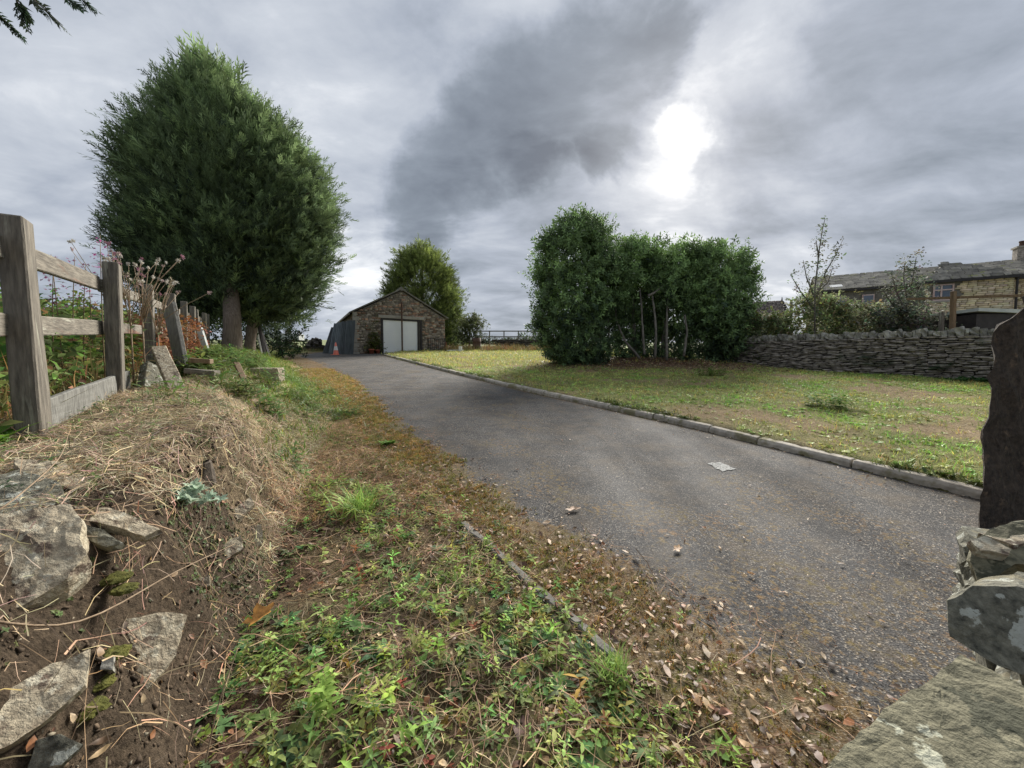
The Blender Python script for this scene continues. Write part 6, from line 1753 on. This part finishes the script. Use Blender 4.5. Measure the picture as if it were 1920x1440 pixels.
# second conifer close behind, its crown merging into the first
tb2 = P(467, 656, 15.2); tb2.z = gz(tb2.x, tb2.y)
tree2 = empty('conifer_tree', tb2, 'smaller dark conifer with a leaning trunk, its crown merged into the huge one', 'tree')
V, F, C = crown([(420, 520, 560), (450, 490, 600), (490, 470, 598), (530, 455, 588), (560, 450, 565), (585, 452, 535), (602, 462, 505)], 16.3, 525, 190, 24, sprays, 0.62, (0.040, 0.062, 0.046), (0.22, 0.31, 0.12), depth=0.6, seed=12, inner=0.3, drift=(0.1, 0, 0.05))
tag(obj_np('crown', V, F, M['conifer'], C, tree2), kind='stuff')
trunk([tb2 + Vector((0, 0, -0.3)), tb2 + Vector((0.02, 0, 0.1)), P(476, 590, 15.4), P(492, 540, 15.9), P(520, 450, 16.3)], [0.27, 0.2, 0.17, 0.13, 0.05], 'trunk', tree2)
for (u, v, u2, v2) in ((480, 585, 530, 570), (476, 600, 500, 590)): trunk([P(u, v, 15.5), P(u2, v2, 15.8)], [0.045, 0.015], 'limb', tree2, n=7)
# conifer behind the garage
sp2 = [P_spray(0.55, 10, 0.06, 0.6) for _ in range(5)]
tb3 = P(792, 655, 36); tb3.z = gz(tb3.x, tb3.y)
tree3 = empty('conifer_tree', tb3, 'rounded yellowish green conifer standing behind the garage', 'tree')
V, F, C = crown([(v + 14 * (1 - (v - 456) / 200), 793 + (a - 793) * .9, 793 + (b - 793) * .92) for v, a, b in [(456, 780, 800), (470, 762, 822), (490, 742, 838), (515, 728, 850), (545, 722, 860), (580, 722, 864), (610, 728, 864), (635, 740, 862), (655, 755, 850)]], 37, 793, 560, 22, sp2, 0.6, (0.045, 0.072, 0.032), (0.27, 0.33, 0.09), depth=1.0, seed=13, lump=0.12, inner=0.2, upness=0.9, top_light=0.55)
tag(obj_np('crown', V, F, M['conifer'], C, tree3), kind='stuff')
trunk([tb3 + Vector((0, 0, -.3)), P(792, 600, 37), P(792, 480, 37)], [0.3, 0.25, 0.05], 'trunk', tree3, n=8)

# laurels
def P_laurel(n, L):
    ps = []
    for i in range(n):
        a = i * 2.4 + random.gauss(0, .3); t = i / n
        ps.append(leaf4((0, 0, t * 0.16), (math.cos(a), math.sin(a), 0.25 + 1.0 * t), L * random.uniform(.75, 1.15), L * 0.36, 0.25, col=np.array([1, 1, 1]) * random.uniform(.8, 1.15) * (0.8 + 0.4 * t)))
    return proto(*ps)
lsp = [P_laurel(7, 0.14) for _ in range(7)]
def laurel(prof, Y, uc, nc, per, label, seed, base_uv, depth=0.75, stems=(), skip=None, **kw):
    b = P(base_uv[0], base_uv[1], Y); b.z = gz(b.x, b.y)
    root = empty('laurel_bush', b, label, 'bush', 'row of laurels on the lawn')
    vm_ = prof[-1][0]
    prof = [(vm_ + (v - vm_) * 0.95, uc + (a - uc) * 0.93, uc + (b_ - uc) * 0.93) for v, a, b_ in prof]
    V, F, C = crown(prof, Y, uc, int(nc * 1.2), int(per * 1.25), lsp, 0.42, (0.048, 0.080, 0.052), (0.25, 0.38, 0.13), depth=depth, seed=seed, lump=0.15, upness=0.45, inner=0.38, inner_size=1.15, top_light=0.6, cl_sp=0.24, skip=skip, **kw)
    tag(obj_np('foliage', V, F, M['laurel'], C, root), kind='stuff')
    for st in stems:
        q = [P(u, v, Y + dy) for u, v, dy in st]
        qq = [q[0].lerp(q[0], 0)]
        trunk(q, list(np.linspace(0.05, 0.028, len(q))), 'stem', root, 'stem', 7)
    trunk([b + Vector((0, 0, -.2)), b + Vector((0, .1, .8)), P(uc, prof[len(prof) // 2][0], Y)], [0.12, 0.09, 0.05], 'trunk', root, 'stem', 8)
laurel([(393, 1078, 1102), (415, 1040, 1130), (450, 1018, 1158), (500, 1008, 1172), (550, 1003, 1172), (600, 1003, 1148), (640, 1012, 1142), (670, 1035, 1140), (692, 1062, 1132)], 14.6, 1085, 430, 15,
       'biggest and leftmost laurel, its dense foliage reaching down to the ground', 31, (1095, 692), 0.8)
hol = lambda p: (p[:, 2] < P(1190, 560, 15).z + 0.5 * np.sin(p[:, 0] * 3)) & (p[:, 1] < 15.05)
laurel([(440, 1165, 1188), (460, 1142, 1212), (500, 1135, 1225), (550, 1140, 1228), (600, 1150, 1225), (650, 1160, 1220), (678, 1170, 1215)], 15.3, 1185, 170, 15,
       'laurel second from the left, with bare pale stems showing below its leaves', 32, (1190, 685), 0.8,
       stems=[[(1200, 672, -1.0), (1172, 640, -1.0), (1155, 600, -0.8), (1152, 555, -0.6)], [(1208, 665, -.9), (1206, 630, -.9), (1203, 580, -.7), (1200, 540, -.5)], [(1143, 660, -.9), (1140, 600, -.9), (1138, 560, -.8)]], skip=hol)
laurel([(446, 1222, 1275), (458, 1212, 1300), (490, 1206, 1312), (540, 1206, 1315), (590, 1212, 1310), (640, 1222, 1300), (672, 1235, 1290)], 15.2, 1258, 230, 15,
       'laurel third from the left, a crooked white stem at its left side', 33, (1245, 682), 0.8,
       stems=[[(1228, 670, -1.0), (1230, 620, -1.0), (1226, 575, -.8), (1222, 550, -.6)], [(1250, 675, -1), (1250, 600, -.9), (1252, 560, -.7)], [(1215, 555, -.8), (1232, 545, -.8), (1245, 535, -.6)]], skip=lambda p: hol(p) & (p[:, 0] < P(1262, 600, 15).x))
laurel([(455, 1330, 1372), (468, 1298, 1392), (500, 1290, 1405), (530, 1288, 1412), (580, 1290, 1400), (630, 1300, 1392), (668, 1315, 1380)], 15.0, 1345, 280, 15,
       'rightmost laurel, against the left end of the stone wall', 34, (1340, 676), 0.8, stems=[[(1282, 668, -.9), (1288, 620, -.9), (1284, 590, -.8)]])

# saplings and shrubs behind the wall
def P_twigleaves(n, L):
    ps = []
    for i in range(n):
        a = random.uniform(0, 6.28)
        ps.append(leaf4((random.gauss(0, .05), random.gauss(0, .05), random.gauss(0, .05)), (math.cos(a), math.sin(a), random.uniform(-.3, .8)), L * random.uniform(.7, 1.2), L * .55, .2, col=np.array([1, 1, 1]) * random.uniform(.7, 1.3)))
    return proto(*ps)
twl = [P_twigleaves(7, 0.09) for _ in range(5)]
def sapling(Y, base, branches, label, col, leaves_per_m=14, spread=0.07, rad=0.03):
    b = P(base[0], base[1], Y); b.z = gz(b.x, b.y)
    root = empty('sapling', b, label, 'sapling')
    pos = []
    m = MB()
    for br in branches:
        q = [P(u, v, Y + random.uniform(-.3, .3)) for u, v in br]
        if br[0] == base: q[0] = b
        m.tube(q, list(np.linspace(rad, 0.008, len(q))), 6)
        for p0, p1 in zip(q[:-1], q[1:]):
            for t in np.arange(0, 1, 1 / max(1, (p1 - p0).length * leaves_per_m)):
                if p0 is b and t < 0.5: continue
                pos.append(p0.lerp(p1, t + random.random() * 0.05) + Vector((random.gauss(0, spread), random.gauss(0, spread), random.gauss(0, spread))))
    m.build('branches', M['stem'], root, smooth=True)
    n = len(pos)
    V, F, C = inst(twl, np.array(pos), upright(n, 0.6), rng.uniform(.7, 1.3, n), col_var(col, n, .35, .25))
    tag(obj_np('leaves', V, F, M['leaf'], C, root), kind='stuff')
sapling(13.8, (1530, 615), [[(1530, 615), (1528, 540), (1536, 470), (1542, 430), (1547, 410)], [(1530, 560), (1548, 510), (1566, 480), (1580, 450)], [(1528, 560), (1512, 520), (1506, 488)], [(1526, 580), (1500, 545), (1482, 515)], [(1535, 480), (1530, 450)], [(1530, 550), (1552, 530), (1562, 500)]],
        'tall thin sapling sticking up above the left half of the wall', (0.16, 0.18, 0.11))
sapling(13.0, (1700, 618), [[(1700, 618), (1700, 560), (1694, 520), (1697, 490)], [(1700, 580), (1712, 520), (1718, 482)], [(1700, 590), (1680, 545), (1672, 515)], [(1700, 570), (1724, 545), (1735, 520)], [(1698, 600), (1665, 560), (1655, 540)], [(1700, 600), (1730, 575), (1742, 555)]],
        'bushy sapling with grey green leaves in front of the cottage', (0.14, 0.165, 0.115), 34, 0.13)
def shrub(name, u0, u1, vt, vb, Y, n, label, cat, col, L=None, kind=None):
    us = rng.uniform(u0, u1, n); zb = P((u0 + u1) / 2, vb, Y).z
    ys = Y + rng.normal(0, 0.35, n)
    xs = (us - 960) / FPX * Y
    zgr = g(xs, ys)
    zt_ = np.array([P(960, vt, Y).z])[0] + 0.25 * (fbm(us / 14, us * 0 + Y, 66) - 0.5) * 4 * 0.4
    z = zgr + (np.maximum(zt_, zgr + 0.3) - zgr) * rng.random(n) ** 0.7
    V, F, C = inst(L or twl, np.stack([xs, ys, z], -1), upright(n, 0.7), rng.uniform(.8, 1.6, n), col_var(col, n, .4, .3))
    o = obj_np(name, V, F, M['leaf'], C)
    return tag(o, label, cat, kind=kind)
shrub('shrub', 1395, 1480, 588, 625, 14.6, 1100, 'low mixed green shrub behind the left end of the wall', 'shrub', (0.16, 0.19, 0.09))
shrub('shrub', 1490, 1570, 556, 625, 14.4, 1100, 'pale green shrub round the foot of the tall sapling', 'shrub', (0.24, 0.27, 0.13))
shrub('shrub', 1560, 1665, 572, 622, 14.2, 1100, 'rough green shrub in the middle behind the wall', 'shrub', (0.20, 0.22, 0.12))
shrub('shrub', 1650, 1730, 583, 622, 13.2, 900, 'greyish shrub below the cottage window', 'shrub', (0.18, 0.195, 0.14))
tallg = [P_tuft(14, 0.55, 0.012, 0.35, 0.35, 0.35, 0.12) for _ in range(4)]
n = 900; us = rng.uniform(1390, 1760, n); ys = rng.uniform(11.5, 14.2, n); xs = (us - 960) / FPX * ys
dist = (xs - A_.x) * (-wnn.x) + (ys - A_.y) * (-wnn.y); kp = dist > 0.6
n = int(kp.sum()); 
stuff('tall_grass', inst(tallg, onground(xs[kp], ys[kp], 0.55), upright(n, .15), rng.uniform(.7, 1.4, n), col_var((0.17, 0.19, 0.075), n, .3, .2)), M['grass'])
n = 420; us = rng.uniform(1745, 1900, n); ys = rng.uniform(9.6, 11.0, n); xs = (us - 960) / FPX * ys
dist = (xs - A_.x) * (-wnn.x) + (ys - A_.y) * (-wnn.y); kp = dist > 0.5; n = int(kp.sum())
stuff('dry_weeds', inst(tallg, onground(xs[kp], ys[kp], 0.75), upright(n, .2), rng.uniform(.5, 1.0, n), col_var((0.14, 0.10, 0.06), n, .4, .3)), M['dry'])
# small tree and weeds right of the garage
c = P(880, 650, 30); c.z = gz(c.x, c.y)
root = empty('small_tree', c, 'small bushy tree just right of the conifer behind the garage', 'tree')
V, F, C = crown([(598, 874, 886), (610, 866, 896), (625, 862, 900), (642, 866, 896)], 30, 880, 40, 14, [P_laurel(8, .16)], 0.5, (0.03, 0.045, 0.02), (0.12, 0.14, 0.06), seed=41)
tag(obj_np('crown', V, F, M['leaf'], C, root), kind='stuff'); trunk([c, P(880, 615, 30)], [.08, .04], 'trunk', root, n=7)
n = 900; us = rng.uniform(830, 1060, n); ys = rng.uniform(26.5, 30.5, n); xs = (us - 960) / FPX * ys
stuff('rough_weeds', inst(tallg, onground(xs, ys), upright(n, .2), rng.uniform(.5, 1.2, n) * (0.5 + fbm(us / 12, ys, 44)), col_var((0.19, 0.17, 0.07), n, .4, .25)), M['grass'])
n = 420; us = rng.uniform(505, 612, n); ys = rng.uniform(25.5, 29, n); xs = (us - 960) / FPX * ys
kp = ~((us > 560) & (ys < 27.4)); n = int(kp.sum())
stuff('yard_weeds', inst(tallg, onground(xs[kp], ys[kp]), upright(n, .2), rng.uniform(.25, .7, n), col_var((0.16, 0.18, 0.07), n, .4, .25)), M['grass'])
# climber left of the garage door
c = GP(1.25, -0.12, gz0)
pos = np.array([GP(1.25 + random.gauss(0, .22), -0.10 - random.random() * 0.12, gz0 + abs(random.gauss(0, .75))) for _ in range(260)]); n = len(pos)
V, F, C = inst(twl, pos, upright(n, .7), rng.uniform(.8, 1.4, n), col_var((0.12, 0.13, 0.04), n, .4, .4))
tag(obj_np('climbing_plant', V, F, M['leaf'], C), 'straggly climbing plant on the garage wall left of the door', 'climbing plant')

# ------------------------------------------------------------------ meadow behind the fence
def stem_plant(c, h, n_leaf, L, w, col, lean=(0, 0), flower=None, fl_n=0, fl_col=None, fl_r=0.02, tip=0.3, branch=0):
    """one tall herb: stem, narrow leaves, flower heads"""
    ps = []
    lx, ly = lean
    for i in range(n_leaf):
        t = 0.12 + 0.75 * i / n_leaf; a = i * 2.4
        p = c + Vector((lx * h * t * t, ly * h * t * t, h * t))
        ps.append(one(leafp, p, L * (1.1 - 0.6 * t), np.array(col) * random.uniform(.7, 1.25), (math.cos(a), math.sin(a), random.uniform(-.1, .7)), random.uniform(-.4, .4)))
    tipp = c + Vector((lx * h, ly * h, h))
    fl = []
    for i in range(fl_n):
        t = 1 - tip * random.random()
        p = c + Vector((lx * h * t * t, ly * h * t * t, h * t)) + Vector((random.gauss(0, fl_r), random.gauss(0, fl_r), random.gauss(0, fl_r * .6)))
        fl.append(one(random.choice(flow), p, random.uniform(.7, 1.2), np.array(fl_col) * random.uniform(.75, 1.2), (random.gauss(0, 1), random.gauss(0, 1), 1), 0))
    return ps, fl, tipp
v_, f_, w_ = leaf((0, 0, 0), (0, 0, 1), 1.0, 0.22, 0.35, 0.2, up=(0, 1, 0)); leafp = (np.array(v_), np.array(f_), w_)
flow = [P_rosette(7, 0.016, 0.009, (0.2, 1.4)) for _ in range(3)]
fluff = [P_rosette(14, 0.018, 0.006, (-0.3, 2.0)) for _ in range(3)]
def tall_herb(name, c, h, label, cat, col, n_leaf=26, fl_n=0, fl_col=None, lean=(0, 0), group=None, L=0.12, fl_r=0.03, tip=0.25):
    root = empty(name, c, label, cat, group)
    ps, fl, tp = stem_plant(c, h, n_leaf, L, 0.2, col, lean, fl_n=fl_n, fl_col=fl_col, fl_r=fl_r, tip=tip)
    q = [c + Vector((lean[0] * h * t * t, lean[1] * h * t * t, h * t)) for t in (0, .35, .7, 1)]
    MB().tube(q, [.006, .005, .004, .002], 5).build('stem', M['newwood'], root, smooth=True)
    V, F, C = merge(*ps); tag(obj_np('leaves', V, F, M['leaf'], C, root), kind='stuff')
    if fl: 
        V, F, C = merge(*fl); tag(obj_np('flowers', V, F, M['leaf'], C, root), kind='stuff')
    return root
GRN = (0.12, 0.19, 0.055)
k_ = 0
def behind(u, Y, dx=0.0): 
    p = P(u, 700, Y); return Vector((p.x + dx, Y, gz(p.x + dx, Y)))
tall_herb('rosebay_willowherb', behind(196, 3.75), 1.52, 'tallest willowherb with a pink purple flower head behind the second post', 'wildflower', GRN, 30, 26, (0.50, 0.16, 0.38), (0.02, 0), 'willowherb behind the fence')
for (u, Y, h, cfl, lab) in ((100, 3.2, 1.15, (0.45, 0.20, 0.34), 'willowherb with faded pink seed spikes just right of the nearest post'), (118, 3.4, 1.25, (0.42, 0.25, 0.33), 'willowherb with pinkish spikes, second right of the nearest post'),
                            (138, 3.7, 1.30, (0.45, 0.22, 0.35), 'willowherb in the middle of the gap between the first two posts'), (158, 3.9, 1.25, (0.40, 0.26, 0.33), 'willowherb with pale spikes left of the second post'),
                            (176, 4.2, 1.2, (0.45, 0.2, 0.32), 'shorter willowherb close to the second post')):
    tall_herb('rosebay_willowherb', behind(u, Y), h, lab, 'wildflower', GRN, 26, 22, cfl, (random.gauss(0, .05), 0), 'willowherb behind the fence', fl_r=0.035, tip=0.35)
# thistles gone to seed leaning over the fence
def thistle(u, Y, h, heads, label):
    c = behind(u, Y)
    root = empty('thistle', c, label, 'thistle', 'thistles gone to seed')
    m = MB(); fl = []; lf = []
    top = c + Vector((0, 0, h * 0.62))
    m.tube([c, top], [.009, .006], 6)
    for i in range(9):
        t = 0.1 + 0.6 * i / 9; a = i * 2.4
        lf.append(one(leafp, c + Vector((0, 0, h * t)), .2 * (1 - t * .5), np.array((0.14, 0.19, 0.09)) * random.uniform(.8, 1.2), (math.cos(a), math.sin(a), .5), 0))
    for i in range(heads):
        e = top + Vector((random.gauss(0.10, .16), random.gauss(-.02, .12), h * 0.38 * random.uniform(.45, 1.0)))
        m.tube([top - Vector((0, 0, random.uniform(0, .3))), top.lerp(e, .5) + Vector((0, 0, -.03)), e], [.004, .003, .002], 5)
        cl = np.array(random.choice([(0.68, 0.64, 0.56), (0.62, 0.60, 0.54), (0.42, 0.22, 0.28), (0.50, 0.38, 0.36), (0.30, 0.26, 0.18)]))
        for _ in range(3): fl.append(one(random.choice(fluff), e + Vector((random.gauss(0, .008), random.gauss(0, .008), random.gauss(0, .008))), random.uniform(.8, 1.5), cl * random.uniform(.8, 1.15), (random.gauss(0, 1), random.gauss(0, 1), .6), 0))
        for _ in range(2): lf.append(one(leafp, top.lerp(e, random.uniform(.2, .9)), .05, (0.16, 0.2, 0.1), (random.gauss(0, 1), random.gauss(0, 1), .5), 0))
    m.build('stems', M['twig'], root, smooth=True)
    V, F, C = merge(*fl); tag(obj_np('seed_heads', V, F, M['dry'], C, root), kind='stuff')
    V, F, C = merge(*lf); tag(obj_np('leaves', V, F, M['leaf'], C, root), kind='stuff')
thistle(222, 3.75, 1.42, 13, 'thistle with white fluffy heads right above the second post')
thistle(250, 4.05, 1.42, 15, 'thistle with mixed pink and white heads between second and third posts')
thistle(272, 4.3, 1.36, 14, 'thistle with the darkest heads, leaning over the rail before the third post')
thistle(300, 4.6, 1.32, 11, 'thistle drooping furthest right, past the third post')

# general growth behind the fence
P_br = [P_twigleaves(8, 0.06) for _ in range(5)]
def meadow_d(x, y): return np.where((x < xfence(y) - 0.25) & (x > -y * 1.6 - 0.8) & (np.hypot(x, y) > 3.2), 1.0, 0)
x, y = sample(5200, -24, -1.6, 1.6, 14, meadow_d, 2.0); n = len(x)
d_ = xfence(y) - x
hm_ = np.clip(0.35 + 0.45 * d_, 0, 1.05) * (0.55 + 0.9 * fbm(x * 1.2, y * 1.2, 81))
z = g(x, y) + hm_ * rng.random(n) ** 0.8
lowm = ((z - g(x, y)) / 0.85)[:, None]
cb_ = col_var((0.15, 0.22, 0.06), n, .4, .3) * (0.75 + 0.5 * fbm(x * 2, y * 2, 82))[:, None]
br_ = rng.random(n) < 0.14; cb_[br_] = col_var((0.25, 0.15, 0.07), int(br_.sum()), .3, .2)
md1 = inst(P_br + twl[:2], np.stack([x, y, z], -1), upright(n, .7), rng.uniform(.7, 1.5, n) * (1 + .05 * y), cb_)
x, y = sample(1500, -22, -1.6, 1.0, 14, meadow_d, 1.5); n = len(x)
md2 = inst(tallg, onground(x, y), upright(n, .25), rng.uniform(.5, 1.2, n), col_var((0.17, 0.18, 0.07), n, .35, .25))
stuff('meadow_growth', merge(md1, md2), M['leaf'])
# rust coloured dock growing along the far part of the fence
x, y = sample(600, -9, -4, 5.2, 10, lambda x, y: np.where(np.abs(x - xfence(y) + 0.1) < 0.35, 1, 0)); n = len(x)
z = g(x, y) + rng.random(n) * 0.8
V, F, C = inst(P_br, np.stack([x, y, z], -1), upright(n, .7), rng.uniform(.8, 1.5, n), col_var((0.22, 0.10, 0.05), n, .4, .3))
stuff('rusty_undergrowth', (V, F, C), M['leaf'])
# weeds tangled on the bank top around the stacked timber
x, y = sample(800, -6.5, -2.6, 4.4, 9.5, lambda x, y: np.where((x > xfence(y) + 0.15) & (x < xfence(y) + 1.6), sstep(.42, .6, fbm(x * 1.4, y * 1.4, 83)), 0)); n = len(x)
stuff('bank_weeds', merge(inst(P_w1, onground(x, y), upright(n, .3), rng.uniform(1.5, 3.5, n), col_var((0.13, 0.19, 0.055), n, .35, .3))), M['leaf'])
# dark hedge beyond the big tree
def hedge_mesh(x0, x1, Y, h, n, col, seed):
    x = rng.uniform(x0, x1, n); y = Y + rng.normal(0, .6, n); zb = g(x, y)
    z = zb + h * rng.random(n) * (0.75 + 0.5 * fbm(x * 0.8, y * 0, seed))
    return inst(lsp, np.stack([x, y, z], -1), upright(n, .8), rng.uniform(1.0, 2.0, n), col_var(col, n, .4, .25))
V, F, C = hedge_mesh(-25, -10.9, 20, 1.9, 1600, (0.03, 0.05, 0.022), 91)
tag(obj_np('hedge', V, F, M['leaf'], C), 'dark hedge in the gloom behind the big conifer', 'hedge')
tmp = behind(-10, 6.0)
V, F, C = hedge_mesh(-11.5, -8.3, 5.8, 1.45, 700, (0.11, 0.16, 0.045), 92)
tag(obj_np('shrub', V, F, M['leaf'], C), 'yellow green shrub behind the fence at the left edge', 'shrub')
# far hedgerows across the pale field
for (x0, x1, Y, h, lab) in ((-14, 8, 62, 0.45, 'low dark hedgerow crossing the pale field behind the rail fence'), (-30, 30, 120, 1.6, 'furthest hedgerow on the skyline')):
    n = 500; x = rng.uniform(x0, x1, n); y = Y + rng.normal(0, .5, n)
    z = g(x, y) + h * rng.random(n) * (0.4 + 1.1 * fbm(x * 0.3, y * 0, 93))
    V, F, C = inst(lsp, np.stack([x, y, z], -1), upright(n, .8), rng.uniform(2.5, 4.5, n), col_var((0.06, 0.075, 0.045), n, .3, .2))
    tag(obj_np('hedgerow', V, F, M['leaf'], C), lab, 'hedgerow')

# ------------------------------------------------------------------ branch of a tree standing out of the picture on the left
ob_ = Vector((-4.6, 0.9, gz(-4.6, 0.9)))
ot = empty('overhanging_conifer', ob_, 'conifer branch hanging into the sky at the top left corner', 'tree')
tipz = P(40, -140, 2.6)
trunk([ob_, ob_ + Vector((0.05, .05, 2.2)), ob_ + Vector((0.1, .1, 5.2))], [0.22, 0.18, 0.06], 'trunk', ot)
lb = [ob_ + Vector((0.06, .06, 3.3)), P(-300, -260, 2.0), P(-60, -120, 2.4), P(60, -45, 2.5)]
trunk(lb, [0.05, 0.035, 0.018, 0.008], 'limb', ot, n=8)
pos = []; dr_ = []
for (u0, v0, u1, v1) in ((-10, -60, 62, -6), (20, -40, 118, 48), (60, -50, 150, 14), (-30, 5, 28, 55), (25, -10, 48, 30), (-60, -40, 0, 30), (100, -45, 160, 2)):
    a = P(u0, v0, 2.45); b = P(u1, v1, 2.5)
    for t in np.linspace(0, 0.85, 9):
        pos.append(a.lerp(b, t)); d = (b - a).normalized(); dr_.append((d.x + random.gauss(0, .12), d.y + random.gauss(0, .25), d.z - .15))
    MB().tube([lb[2].lerp(lb[3], .4), a, b], [.006, .004, .0015], 5).build('twig', M['bark'], ot)
n = len(pos)
V, F, C = inst([P_spray(0.12, 11, 0.017, 0.3) for _ in range(3)], np.array(pos), frames(np.array(dr_), rng.normal(0, .6, n)), rng.uniform(.7, 1.2, n), col_var((0.035, 0.06, 0.03), n, .3, .2))
tag(obj_np('needles', V, F, M['conifer'], C, ot), kind='stuff')
